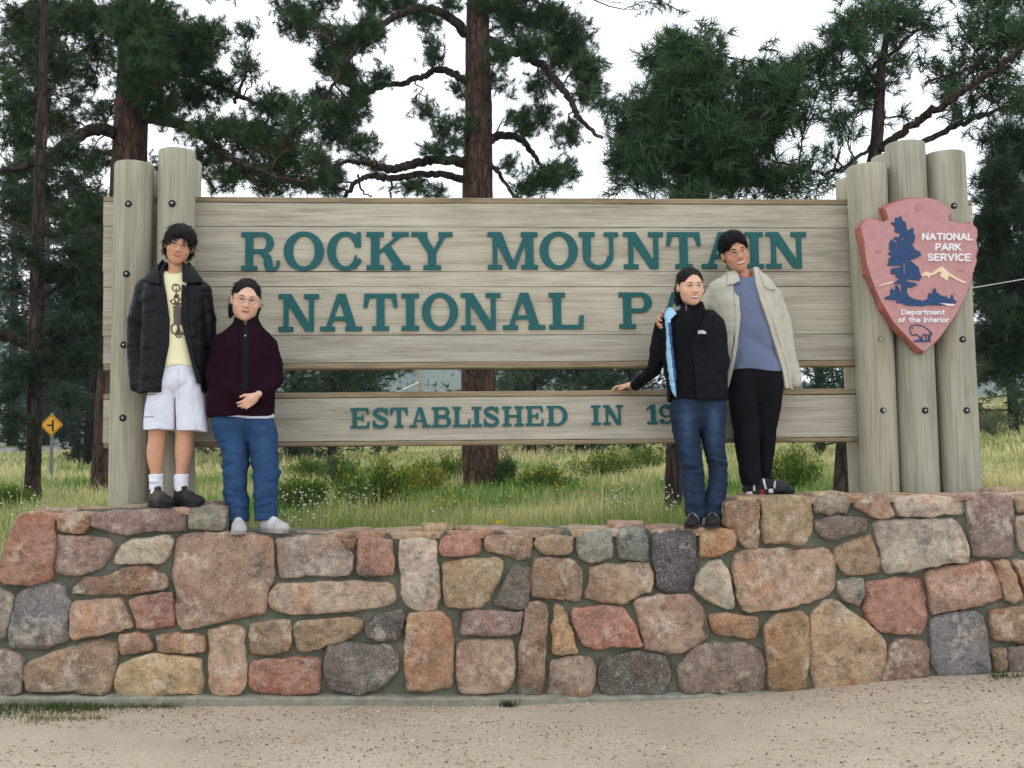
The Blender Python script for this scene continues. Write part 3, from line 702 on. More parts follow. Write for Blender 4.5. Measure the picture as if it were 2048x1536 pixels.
# slab-serif letters
s_, t_, sh = 0.215, 0.115, 0.125            # stem, hairline, serif height
def serif(f, cx, y, half=0.2, up=True):
    """bracketed slab at the foot (up) or head of a stem centred on cx"""
    if up: f.rect(cx-half, cx+half, y, y+sh)
    else: f.rect(cx-half, cx+half, y-sh, y)
def stem(f, cx, top=True, bot=True, hl=0.21, y0=0, y1=1, wd=None):
    wd = wd or s_
    f.rect(cx-wd/2, cx+wd/2, y0, y1)
    if bot: serif(f, cx, 0, hl, True)
    if top: serif(f, cx, 1, hl, False)
def ring(f, cx, cy, a, b, wa, wb, clip=None):
    d = np.maximum(f.ell_d(cx, cy, a, b), -f.ell_d(cx, cy, a-wa, b-wb))
    if clip is not None: d = np.maximum(d, clip)
    f.add(d)
def glyph(ch):
    w = {'M': 1.32, 'I': 0.46, 'O': 1.02, 'C': 0.95, '1': 0.52, '9': 0.78, '5': 0.78, 'S': 0.86, 'L': 0.92, 'E': 0.95, 'T': 0.93, 'P': 0.9, 'R': 1.06, 'K': 1.1, 'H': 1.1, 'N': 1.08, 'A': 1.12, 'U': 1.04, 'Y': 1.08, 'B': 0.98, 'D': 1.02}[ch]
    f = F2(0, w, 0, 1, 0.0105); X, Y = f.X, f.Y
    if ch == 'I': stem(f, w/2, hl=w/2)
    elif ch == 'O': ring(f, w/2, .5, w/2, .515, 0.235, 0.115)
    elif ch == 'C':
        clip = np.maximum(X-(w-0.17), -9)
        ring(f, .5, .5, .5, .515, 0.235, 0.115, X-0.80)
        f.rect(w-0.15, w-0.03, 0.60, 1.0); f.cut(f.poly_d([(.55, .40), (1.1, .40), (1.1, .60), (.70, .60)]))
        f.poly([(0.64, 0.10), (.78, .02), (w, .26), (w-.1, .32)])
        f.poly([(0.68, 0.95), (.78, .82), (w-.1, .80), (w-.1, .94)])
    elif ch == 'E':
        stem(f, .21); f.rect(.1, w-.02, 0, .12); f.rect(.1, w-.05, .88, 1); f.rect(.3, .62, .45, .56); f.rect(.56, .66, .34, .67)
        f.poly([(w-.14, 0), (w-.02, 0), (w, .34), (w-.1, .34)]); f.poly([(w-.17, 1), (w-.05, 1), (w-.04, .68), (w-.14, .68)])
    elif ch == 'L':
        stem(f, .23); f.rect(.1, w-.02, 0, .12); f.poly([(w-.15, 0), (w-.02, 0), (w, .38), (w-.11, .38)])
    elif ch == 'T':
        stem(f, w/2, top=False, hl=.23); f.rect(.03, w-.03, .88, 1); f.poly([(.03, 1), (.2, 1), (.1, .62), (0, .62)]); f.poly([(w-.03, 1), (w-.2, 1), (w-.1, .62), (w, .62)])
    elif ch == 'H':
        stem(f, .23, hl=.23); stem(f, w-.23, hl=.23); f.rect(.2, w-.2, .45, .57)
    elif ch == 'N':
        stem(f, .2, hl=.2, wd=.13, top=False); f.rect(0, .25, .88, 1); stem(f, w-.2, hl=.2, wd=.13, bot=False)
        f.poly([(.06, 1), (.34, 1), (w-.135, 0.0), (w-.36, 0.0)])
    elif ch == 'M':
        stem(f, .19, hl=.19, wd=.12, top=False); f.rect(0, .3, .88, 1); stem(f, w-.22, hl=.22, wd=.22)
        f.poly([(.1, 1), (.37, 1), (w/2+.08, 0.02), (w/2-.1, .02)]); f.poly([(w-.2, 1), (w-.33, 1), (w/2-.07, .02), (w/2+.07, .02)])
    elif ch == 'A':
        f.poly([(.13, 0), (.26, 0), (w/2+.03, 1), (w/2-.1, 1)]); f.poly([(w-.12, 0), (w-.36, 0), (w/2-.1, 1), (w/2+.12, 1)]); f.rect(.32, w-.32, .28, .39)
        f.rect(0, .40, 0, sh); f.rect(w-.45, w, 0, sh)
    elif ch == 'U':
        f.rect(.1, .1+s_, .34, 1); f.rect(w-.24, w-.13, .34, 1); serif(f, .21, 1, .21, False); serif(f, w-.185, 1, .185, False)
        c = .1+(w-.13-.1)/2; ring(f, c, .36, (w-.23)/2, .375, .165, .12, Y-.36)
    elif ch == 'Y':
        stem(f, w/2, top=False, y1=.46, hl=.23); f.poly([(.08, 1), (.33, 1), (w/2+.12, .42), (w/2-.1, .42)]); f.poly([(w-.12, 1), (w-.26, 1), (w/2-.02, .42), (w/2+.1, .42)])
        f.rect(0, .42, .88, 1); f.rect(w-.37, w, .88, 1)
    elif ch == 'K':
        stem(f, .22, hl=.22); f.poly([(.26, .36), (.30, .50), (w-.26, .96), (w-.12, .96)]); f.poly([(.42, .52), (.6, .66), (w-.1, .04), (w-.36, .04)])
        f.rect(w-.48, w, 0, sh); f.rect(w-.46, w-.03, .88, 1)
    elif ch in 'PRB':
        stem(f, .22, hl=.22)
        if ch == 'B':
            for cy, b, x1 in ((.745, .255, w-.07), (.275, .275, w)):
                f.rect(.2, x1-.28, cy+b-.115, cy+b); f.rect(.2, x1-.28, cy-b, cy-b+.115); ring(f, x1-.29, cy, .29, b, .2, .115, (x1-.29)-X)
        else:
            x1 = w-.02 if ch == 'P' else w-.17; cy, b = .72, .28
            f.rect(.2, x1-.29, 1-.115, 1); f.rect(.2, x1-.29, cy-b, cy-b+.115); ring(f, x1-.3, cy, .3, b, .2, .115, (x1-.3)-X)
            if ch == 'R':
                f.poly([(.5, .5), (.62, .5), (.80, .40), (.84, .28), (.84, .12), (.62, .12), (.62, .30), (.52, .42)])
                ring(f, .84, .16, .21, .175, .1, .09, np.maximum(Y-.16, .62-X)); f.rect(.965, 1.05, .12, .26); f.add(f.ell_d(.75, .14, .12, .155))
                f.cut(f.ell_d(.915, .22, .05, .12))
    elif ch == 'D':
        stem(f, .22, hl=.22, y1=1); f.rect(.2, w-.5, .885, 1); f.rect(.2, w-.5, 0, .115); ring(f, w-.5, .5, .5, .5, .225, .115, (w-.5)-X)
    elif ch == 'S':
        r_ = 0.085
        pts = []
        for q in range(0, 25): a = R(20+q*250/24); pts.append((.43+.29*math.cos(a), .735+.19*math.sin(a)))
        for q in range(0, 25): a = R(90-q*255/24); pts.append((.43+.32*math.cos(a), .265+.205*math.sin(a)) if q > 2 else (.43+.2*q/3, .47))
        f.line(pts, r_); f.rect(.70, .80, .64, .99); f.rect(.05, .15, .02, .38)
        f.line([(.25, .60), (.42, .51), (.62, .41)], .11)
    elif ch == '1':
        f.rect(.2, .2+s_, 0, 1); f.rect(.02, w, 0, sh); f.poly([(.0, .72), (.2, .8), (.3, 1), (.2, 1), (.0, .84)])
    elif ch == '9':
        ring(f, .37, .67, .35, .34, .17, .1); ring(f, .30, .44, .46, .455, .19, .1, np.maximum(.30-X, -9)*1); f.add(f.ell_d(.17, .14, .13, .13)); f.cut(np.maximum(f.poly_d([(.25, .1), (.6, .1), (.6, .33), (.25, .33)]), f.ell_d(.3, .3, .26, .2)))
    elif ch == '5':
        f.rect(.1, .7, .86, 1); f.rect(.1, .2, .45, 1); ring(f, .36, .32, .38, .33, .19, .1, -(X-.16)); f.add(f.ell_d(.15, .17, .13, .13))
    return w, f.loops(0.2)
GL = {}
def letter(ch, x0, x1, yt, yb, parent, y_front, y_back, mat):
    if ch not in GL: GL[ch] = glyph(ch)
    w, lp = GL[ch]
    a = at(x0, yb, y_front); b = at(x1, yt, y_front); xm = at((x0+x1)/2, yb, y_front); xt = at((x0+x1)/2, yt, y_front)
    X0, X1, Z0, Z1 = a[0], b[0], xm[2], xt[2]
    m = MB(); extrude_loops(lp, lambda u, v: (X0+(X1-X0)*u/w, Z0+(Z1-Z0)*v), y_front, y_back, m)
    o = m.build('letter', mat, parent); return o
def line_of(spec, ytl, ytr, ybl, ybr, xa, xb):
    for ch, x0, x1 in spec:
        t = ((x0+x1)/2-xa)/(xb-xa)
        letter(ch, x0, x1, ytl+(ytr-ytl)*t, ybl+(ybr-ybl)*t, sign, YBD-0.010, YBD+0.006, M['paint_teal'])
line_of([('R', 482, 560), ('O', 567, 648), ('C', 654, 724), ('K', 733, 820), ('Y', 823, 905), ('M', 976, 1075), ('O', 1080, 1155), ('U', 1159, 1236), ('N', 1248, 1326), ('T', 1334, 1401), ('A', 1404, 1487), ('I', 1492, 1526), ('N', 1534, 1612)], 464, 464, 541, 536, 482, 1612)
line_of([('N', 557, 638), ('A', 640, 724), ('T', 727, 795), ('I', 803, 838), ('O', 844, 916), ('N', 922, 1001), ('A', 1006, 1090), ('L', 1097, 1167), ('P', 1239, 1305), ('A', 1312, 1392), ('R', 1398, 1474), ('K', 1480, 1562)], 588, 583, 663, 655, 557, 1562)
line_of([('E', 701, 739), ('S', 744, 778), ('T', 780, 816), ('A', 819, 861), ('B', 864, 902), ('L', 905, 941), ('I', 944, 963), ('S', 966, 999), ('H', 1005, 1047), ('E', 1052, 1087), ('D', 1094, 1135), ('I', 1183, 1201), ('N', 1207, 1246), ('1', 1294, 1315), ('9', 1318, 1350), ('1', 1356, 1377), ('5', 1380, 1411)], 816, 808, 857, 847, 701, 1411)

# ------------------------------------------------------------------ arrowhead plaque
KA = 1393/408.0
ca = lambda pts: [(1640+x/KA, 270+y/KA) for x, y in pts]
YA = YP-0.118-0.075                          # front face of the plaque
out_px = ca([(735,425),(790,440),(850,465),(890,505),(905,520),(882,556),(880,582),(940,596),(1010,606),(1035,600),(1075,640),(1080,690),(1070,720),(1078,770),(1065,830),(1075,860),(1045,950),(1045,975),(1020,1040),(1005,1080),(960,1170),(930,1230),(880,1300),(830,1370),(780,1425),(740,1460),(712,1482),(690,1470),(620,1410),(560,1345),(500,1280),(440,1180),(400,1105),(375,1050),(350,985),(320,890),(305,800),(300,735),(290,690),(275,630),(300,590),(330,570),(370,570),(410,585),(440,590),(465,570),(450,520),(440,500),(520,455),(600,432),(680,430)])
pw = [at(x, y, YA) for x, y in out_px]
P2 = np.array([(p[0], p[2]) for p in pw])
g = np.random.default_rng(2)
if (P2[:, 0]*np.roll(P2[:, 1], -1)-P2[:, 1]*np.roll(P2[:, 0], -1)).sum() < 0: P2 = P2[::-1]
D2 = []
for a, b in zip(P2, np.roll(P2, -1, 0)):
    k = max(1, int(np.linalg.norm(b-a)/0.035))
    D2 += [a+(b-a)*i/k for i in range(k)]
D2 = np.array(D2); T2 = np.roll(D2, -1, 0)-np.roll(D2, 1, 0); N2 = np.stack([T2[:, 1], -T2[:, 0]], -1); N2 /= np.linalg.norm(N2, axis=1)[:, None]
n = len(D2)
chip = 0.007+0.010*np.clip(np.sin(np.arange(n)*1.35)+g.normal(0, 0.4, n), -0.2, 1.2)
rings_ = [(D2-N2*0.004, np.full(n, YA)), (D2+N2*chip[:, None]*0.5, YA+0.012+g.random(n)*0.006), (D2+N2*(chip*1.2+g.normal(0, 0.002, n))[:, None], YA+0.035+g.random(n)*0.01), (D2+N2*chip[:, None], np.full(n, YA+0.07))]
plq = MB()
tr = tessellate_polygon([[Vector((x, z, 0)) for x, z in rings_[0][0]]])
plq.add([(x, YA, z) for x, z in rings_[0][0]], [tuple(t) for t in tr])
plaque = plq.build('arrowhead_plaque', M['plaque'], sign)
ed = MB(); V = []
for p, y in rings_: V += [(p[i, 0], y[i], p[i, 1]) for i in range(n)]
ed.add(V, [(k*n+i, (k+1)*n+i, (k+1)*n+(i+1) % n, k*n+(i+1) % n) for k in range(3) for i in range(n)]+[tuple(range(3*n, 4*n))])
ed.build('chipped_edge', M['plaque_edge'], plaque)
def relief(name, polys, mat, th=0.006, cuts=(), lines=(), r=2.0, h=1.0):
    """raised flat relief on the plaque, outline given in the plaque's own drawing units"""
    allp = np.array([p for pl in list(polys)+[l for l in lines] for p in pl], float)
    f = F2(allp[:, 0].min()-r-2, allp[:, 0].max()+r+2, -(allp[:, 1].max()+r+2), -(allp[:, 1].min()-r-2), h)
    for pl in polys: f.poly([(x, -y) for x, y in pl])
    for pl in cuts: f.cut(f.poly_d([(x, -y) for x, y in pl]))
    for pl in lines: f.line([(x, -y) for x, y in pl], r)
    m = MB()
    def fm(u, v):
        p = at(1640+u/KA, 270-v/KA, YA); return (p[0], p[2])
    extrude_loops(f.loops(0.3), fm, YA-th, YA+0.004, m)
    return m.build(name, mat, plaque)
relief('tree_emblem', [[(510,570),(520,562),(530,572),(540,555),(555,562),(558,580),(585,600),(588,630),(592,648),(605,652),(625,632),(638,642),(634,668),(648,690),(640,735),(625,748),(650,785),(680,798),(688,825),(640,848),(610,855),(640,880),(672,905),(680,945),(690,972),(678,995),(640,992),(590,985),(592,1000),(640,1010),(662,1018),(655,1030),(610,1045),(592,1040),(592,1075),(605,1100),(640,1120),(700,1132),(735,1120),(738,1082),(750,1080),(765,1090),(770,1055),(785,1045),(798,1085),(808,1080),(820,1098),(835,1095),(850,1112),(858,1095),(870,1115),(888,1118),(895,1090),(905,1095),(912,1125),(930,1135),(925,1150),(820,1148),(815,1155),(860,1165),(730,1162),(700,1170),(590,1165),(560,1150),(520,1148),(515,1138),(545,1132),(440,1122),(440,1110),(480,1092),(478,1060),(490,1045),(500,1062),(510,1060),(512,1030),(525,1025),(540,1045),(550,1090),(555,1060),(552,1020),(500,1015),(540,985),(515,968),(520,955),(485,948),(480,920),(500,908),(545,905),(545,890),(470,895),(460,885),(470,860),(465,845),(490,832),(465,815),(468,800),(490,805),(470,780),(472,740),(485,712),(520,735),(530,728),(500,708),(505,698),(545,695),(545,672),(520,668),(505,650),(515,640),(505,620),(482,603),(490,596),(512,600)]],
       M['plaque_blue'], cuts=[[(556,716),(566,690),(572,720)],[(505,770),(540,764),(536,772)],[(555,770),(573,765),(570,776)],[(625,812),(640,806),(645,818)],[(533,845),(552,840),(546,850)],[(566,835),(578,838),(574,852)],[(567,870),(578,870),(580,950),(570,950)]])
relief('mountain_emblem', [[(690,962),(700,945),(720,932),(740,940),(765,945),(800,915),(830,898),(850,915),(890,950),(930,975),(998,1008),(995,1016),(955,1003),(910,980),(880,962),(868,985),(862,997),(850,985),(825,968),(818,955),(828,935),(810,935),(770,958),(752,958),(742,978),(728,962),(705,962)]], M['plaque_cream'])
relief('ridge_emblem', [[(402,1028),(440,1012),(470,1008),(498,998),(498,1006),(470,1020),(440,1022),(405,1035)]], M['plaque_cream'])
relief('lake_emblem', [[(812,1148),(925,1158),(905,1156),(925,1163),(895,1162),(930,1172),(870,1166)]], M['plaque_white'], th=0.009, h=0.6)
relief('bison_emblem', [[(640,1405),(665,1398),(700,1404),(735,1400),(765,1410),(735,1412),(690,1414),(640,1414)]], M['plaque_blue'], lines=[[(612,1310),(628,1300),(655,1296),(690,1300),(725,1320),(750,1340),(760,1350),(762,1365),(750,1372),(748,1400)],[(612,1310),(612,1335),(622,1360),(640,1372),(650,1358),(668,1370),(682,1380),(678,1404)],[(750,1350),(740,1375),(742,1402)],[(700,1400),(694,1375),(705,1360),(735,1368)],[(628,1315),(634,1320)],[(690,1402),(684,1380)],[(720,1362),(718,1380),(728,1400)]], r=2.4)
for x, y in ((670, 497), (397, 788), (965, 915)):
    relief('plug', [], M['plaque_edge'], th=0.002, lines=[[(x+18*math.cos(a*math.pi/6), y+18*math.sin(a*math.pi/6)) for a in range(12 if x == 670 else 7)]], r=1.6)
# rounded sans strokes, unit em: x 0..w, y 0 (base) .. 1 (cap)
def arc(cx, cy, a, b, t0, t1, n=10): return [(cx+a*math.cos(R(t0+(t1-t0)*i/n)), cy+b*math.sin(R(t0+(t1-t0)*i/n))) for i in range(n+1)]
SG = {'N': (.72, [[(0, 0), (0, 1), (.72, 0), (.72, 1)]]), 'A': (.8, [[(0, 0), (.4, 1), (.8, 0)], [(.15, .32), (.65, .32)]]), 'T': (.7, [[(0, 1), (.7, 1)], [(.35, 1), (.35, 0)]]),
      'I': (.0, [[(0, 0), (0, 1)]]), 'O': (.84, [arc(.42, .5, .42, .5, 0, 360, 20)]), 'L': (.55, [[(0, 1), (0, 0), (.55, 0)]]), 'P': (.6, [[(0, 0), (0, 1), (.33, 1)]+arc(.33, .73, .27, .27, 90, -90)+[(0, .46)]]),
      'R': (.62, [[(0, 0), (0, 1), (.33, 1)]+arc(.33, .73, .27, .27, 90, -90)+[(0, .46)], [(.33, .46), (.62, 0)]]), 'K': (.64, [[(0, 0), (0, 1)], [(.6, 1), (0, .42)], [(.2, .6), (.64, 0)]]),
      'S': (.6, [arc(.3, .74, .28, .26, 30, 270, 12)+arc(.3, .25, .3, .25, 90, -150, 12)]), 'E': (.55, [[(.55, 1), (0, 1), (0, 0), (.55, 0)], [(0, .52), (.48, .52)]]), 'V': (.76, [[(0, 1), (.38, 0), (.76, 1)]]),
      'C': (.72, [arc(.42, .5, .42, .5, 48, 312, 16)]), 'D': (.7, [[(0, 0), (0, 1), (.25, 1)]+arc(.25, .5, .45, .5, 90, -90, 12)+[(0, 0)]]),
      'e': (.52, [[(.02, .34), (.52, .34)]+arc(.27, .33, .26, .33, 0, 310, 14)]), 'p': (.52, [[(0, .66), (0, -.32)], arc(.26, .33, .26, .33, 0, 360, 14)]), 'a': (.52, [[(.52, .66), (.52, 0)], arc(.26, .33, .26, .33, 0, 360, 14)]),
      'r': (.3, [[(0, 0), (0, .66)], arc(.26, .36, .26, .28, 180, 70, 6)]), 't': (.36, [[(.16, .95), (.16, .12), (.32, .0)], [(0, .68), (.36, .68)]]), 'm': (.8, [[(0, 0), (0, .66)], arc(.2, .42, .2, .24, 180, 0, 8)+[(.4, 0)], arc(.6, .42, .2, .24, 180, 0, 8)+[(.8, 0)]]),
      'n': (.46, [[(0, 0), (0, .66)], arc(.23, .40, .23, .26, 180, 0, 8)+[(.46, 0)]]), 'o': (.52, [arc(.26, .33, .26, .33, 0, 360, 14)]), 'f': (.36, [[(.12, 0), (.12, .78)]+arc(.28, .78, .16, .2, 180, 70, 5), [(0, .62), (.32, .62)]]),
      'h': (.46, [[(0, 0), (0, 1)], arc(.23, .40, .23, .26, 180, 0, 8)+[(.46, 0)]]), 'i': (.0, [[(0, 0), (0, .62)], [(0, .9), (0, .91)]])}
def sans(text, x0, x1, y_base, slope, cap, r, gap=0.3):
    tot = sum((SG[c][0] if c != ' ' else .28)+gap for c in text)-gap
    k = (x1-x0)/(tot*cap); x = x0
    for c in text:
        if c != ' ':
            yb = y_base+slope*(x-x0)
            ls = [[(x+u*cap*k, yb+slope*u*cap*k-v*cap) for u, v in l] for l in SG[c][1]]
            relief('letter', [], M['plaque_white'], th=0.008, lines=ls, r=r, h=1.5)
            x += (SG[c][0]+gap)*cap*k
        else: x += (.28+gap)*cap*k
sans('NATIONAL', 700, 1036, 715, 0.005, 40, 5.6)
sans('PARK', 790, 955, 786, 0.005, 40, 5.6)
sans('SERVICE', 737, 1020, 857, 0.005, 42, 5.6)
sans('Department', 557, 846, 1226, 0.0, 31, 3.6, 0.26)
sans('of the Interior', 533, 875, 1278, 0.0, 31, 3.6, 0.26)
# ------------------------------------------------------------------ far hillside
def make_hill():
    m = NM('hillside', 0.95, 0.1); p = m.pos()
    a = m.noise(p, 0.012, 6, 0.65); b = m.noise(p, 0.09, 5, 0.7)
    c = m.ramp(a, [(0.35, lin(70, 84, 62)), (0.55, lin(102, 108, 82)), (0.7, lin(128, 126, 104))])
    c = m.mix(0.6, c, m.ramp(b, [(0.35, g1(0.6)), (0.65, g1(1.15))]), 'MULTIPLY'); m.col(c); return m.m
M['hill'] = make_hill()
hz = sines(77, 9, 0.0012, 0.007)
def hill_z(x, y):
    q = np.stack([x, y, 0*x], -1); t = np.clip((y-380)/420.0, 0, 1)
    return 3+108*t*t*(3-2*t)*(0.85+0.25*hz(q))+6*hz(q*4)*t
hill = sheet('hill', np.linspace(-900, 1100, 90), np.linspace(330, 1000, 50), hill_z, M['hill']); tag(hill, kind='structure')

M['needle'] = make_vcol('pine_needles', 0.6, 0.3, 0.18)
M['leafc'] = make_vcol('leaf_and_blade', 0.75, 0.15, 0.3)
def make_bark(name, c0, c1, c2):
    m = NM(name, 0.9, 0.15); v = m.pos((1, 1, 0.22)); a = m.noise(v, 16, 5, 0.65)
    vo = m.n('ShaderNodeTexVoronoi', feature='DISTANCE_TO_EDGE'); vo.inputs['Scale'].default_value = 9; m.l(m.pos((1, 1, 0.35)), vo.inputs['Vector'])
    c = m.ramp(a, [(0.3, c0), (0.5, c1), (0.7, c2)])
    e = m.ramp(vo.outputs['Distance'], [(0.0, g1(0.35)), (0.12, g1(1.0))])
    m.col(m.mix(0.85, c, e, 'MULTIPLY')); n = m.bump(e, 0.7, 0.03); m.bump(a, 0.5, 0.02, n); return m.m
M['bark_red'] = make_bark('ponderosa_bark', lin(48, 37, 32), lin(80, 60, 50), lin(106, 83, 70))
M['bark_dark'] = make_bark('dark_bark', lin(36, 31, 28), lin(58, 50, 44), lin(80, 70, 62))

def unit(v): return v/(np.linalg.norm(v, axis=-1, keepdims=True)+1e-9)
def tufts(C, A, L, g, per=24, width=0.0055, cols=((0.022, 0.045, 0.024), (0.05, 0.09, 0.045)), spread=1.0):
    """needle tufts at C (n,3) with axes A (n,3): one thin triangle per needle"""
    n = len(C); L = np.broadcast_to(L, (n,))
    d = unit(unit(A)[:, None, :]*0.8+spread*g.normal(size=(n, per, 3))*0.62)
    o = C[:, None, :]+unit(A)[:, None, :]*(g.uniform(-0.5, 0.35, (n, per, 1))*L[:, None, None])
    ln = L[:, None, None]*g.uniform(0.65, 1.1, (n, per, 1))
    sd = unit(np.cross(d, g.normal(size=(n, per, 3))))*width*(L[:, None, None]/0.15)
    tip = o+d*ln+np.array([0, 0, -0.12])*ln*g.random((n, per, 1))
    V = np.stack([o-sd, o+sd, tip], 2).reshape(-1, 3)
    F = np.arange(len(V)).reshape(-1, 3)
    t = np.clip(g.normal(0.45, 0.28, (n, 1)), 0, 1); c = np.asarray(cols[0])*(1-t)+np.asarray(cols[1])*t
    return V, F, np.repeat(c, per*3, 0)
def polyline(pts, widths, Y, dys=None, n=8):
    """px polyline -> smooth world path with radii"""
    P = []; Rr = []
    dys = dys if dys is not None else [0]*len(pts)
    for (x, y), w_, dy in zip(pts, widths, dys):
        p = at(x, y, Y+dy); P.append(p); Rr.append(w_*(Y+dy)/FPX/2)
    P = np.array(P); Rr = np.array(Rr); m = len(P)
    t = np.linspace(0, m-1, (m-1)*n+1); i = np.clip(t.astype(int), 0, m-2); f = (t-i)[:, None]
    p0 = P[np.maximum(i-1, 0)]; p1 = P[i]; p2 = P[i+1]; p3 = P[np.minimum(i+2, m-1)]
    Q = 0.5*((2*p1)+(p2-p0)*f+(2*p0-5*p1+4*p2-p3)*f**2+(3*p1-p0-3*p2+p3)*f**3)
    return Q, np.interp(t, np.arange(m), Rr)
def pine(label, Y, trunk, limbs, blobs, seed, bark, L=0.15, dens=1.0, cols=None, per=24, above=None, group='pines behind the sign', thick=1.0, width=0.0055):
    g = np.random.default_rng(seed)
    gx_, gy_ = trunk[0][0], trunk[0][1]
    root = at(gx_, gy_, Y); root[2] = float(meadow_z(root[0], root[1]))
    T = empty('pine_tree', root); tag(T, label, 'tree', group)
    px = [(a, b) for a, b, c in trunk]; wd = [c for a, b, c in trunk]
    Q, Rr = polyline(px, wd, Y)
    Q = np.vstack([[root+np.array([0, 0, -0.25])], [root+(Q[1]-root)*0.2], Q[1:]]); Rr = np.r_[Rr[0]*1.45, Rr[0]*1.18, Rr[1:]]
    nw = 16; k = len(Q)
    ph = g.uniform(0, 6.28, 3); aa = np.arange(nw)*2*math.pi/nw
    wob = 1+0.05*np.sin(aa*3+ph[0])[None]*np.ones((k, 1))+0.05*np.sin(aa*5+ph[1]+np.arange(k)[:, None]*0.4)+g.normal(0, 0.02, (k, nw))
    m = MB(); m.tube(Q, Rr, nw, True, wob); m.build('trunk', M[bark], T, smooth=True)
    skel = [Q[len(Q)//8:]]; mb = MB()
    for pts, ws, dys in limbs:
        q, r_ = polyline(pts, ws, Y, dys); q = q+g.normal(0, 0.012, q.shape)
        lm = MB(); lm.tube(q, r_, 8, True, 1+g.normal(0, 0.06, (len(q), 8))); lm.build('limb', M['bark_dark'], T, smooth=True); skel.append(q)
    sk = np.vstack(skel)
    C = []; A = []
    tw = []
    def twig(a, b, r0, r1, sag=0.15, nseg=4):
        mid = g.normal(0, 1, (nseg+1, 3))*np.linalg.norm(b-a)*0.05; mid[0] = 0; mid[-1] = 0
        t = np.linspace(0, 1, nseg+1)[:, None]
        p = a+(b-a)*t+mid; p[:, 2] += sag*np.linalg.norm(b-a)*(t*(1-t))[:, 0]*g.choice([-1, 1])
        tw.append((p, np.linspace(r0, r1, nseg+1)))
        return p
    for bl in blobs:
        cx, cy, rx, ry = bl[:4]; rx, ry = rx*1.06, ry*1.06; dy = bl[4] if len(bl) > 4 else g.uniform(-0.9, 0.9)*min(1.3, (rx+ry)/100)*Y/14
        c = at(cx, cy, Y+dy); sx = rx*(Y+dy)/FPX; sz = ry*(Y+dy)/FPX; sy = 0.75*(sx+sz)/2*thick
        near = sk[np.argmin(((sk-c)**2).sum(1)+g.uniform(0, 0.15, len(sk)))]
        br = twig(near, c, 0.012*Y/12, 0.007, 0.2, 6)
        area = math.pi*sx*sz
        nt_ = max(6, int(area*dens*400*(0.15/L)**1.6))
        ns = max(3, nt_//6)
        for s in range(ns):
            u = unit(g.normal(size=3))*g.random()**0.4
            e = c+u*np.array([sx, sy, sz])
            a = br[g.integers(2, len(br))]
            p = twig(a, e, 0.006, 0.003, 0.1, 3)
            kk = max(1, nt_//ns)
            for q in range(kk):
                f = 1-(q/kk)*g.uniform(0.4, 0.85); b_ = a+(e-a)*f+g.normal(0, 0.35, 3)*L*(q > 0)*1.6
                C.append(b_); A.append(unit(e-a)*0.6+unit(g.normal(size=3))*0.7+np.array([0, 0, 0.35]))
    V0, F0 = [], []; o = 0
    for p, r_ in tw:
        v, f = tube_np(p, r_, 4); V0.append(v); F0.append(f+o); o += len(v)
    tag(link('branches', mesh_np('branches', np.vstack(V0), np.vstack(F0)), M[bark], T), kind='stuff')
    kw = {'cols': cols} if cols else {}
    V, F, cc = tufts(np.array(C), np.array(A), L*g.uniform(0.8, 1.15, len(C)), g, per, width, **kw)
    link('crown', mesh_np('crown', V, F, cc), M['needle'], T)
    return T
random.seed(5)
DK = ((0.022, 0.054, 0.020), (0.078, 0.148, 0.052)); MG = ((0.024, 0.060, 0.026), (0.078, 0.150, 0.060))
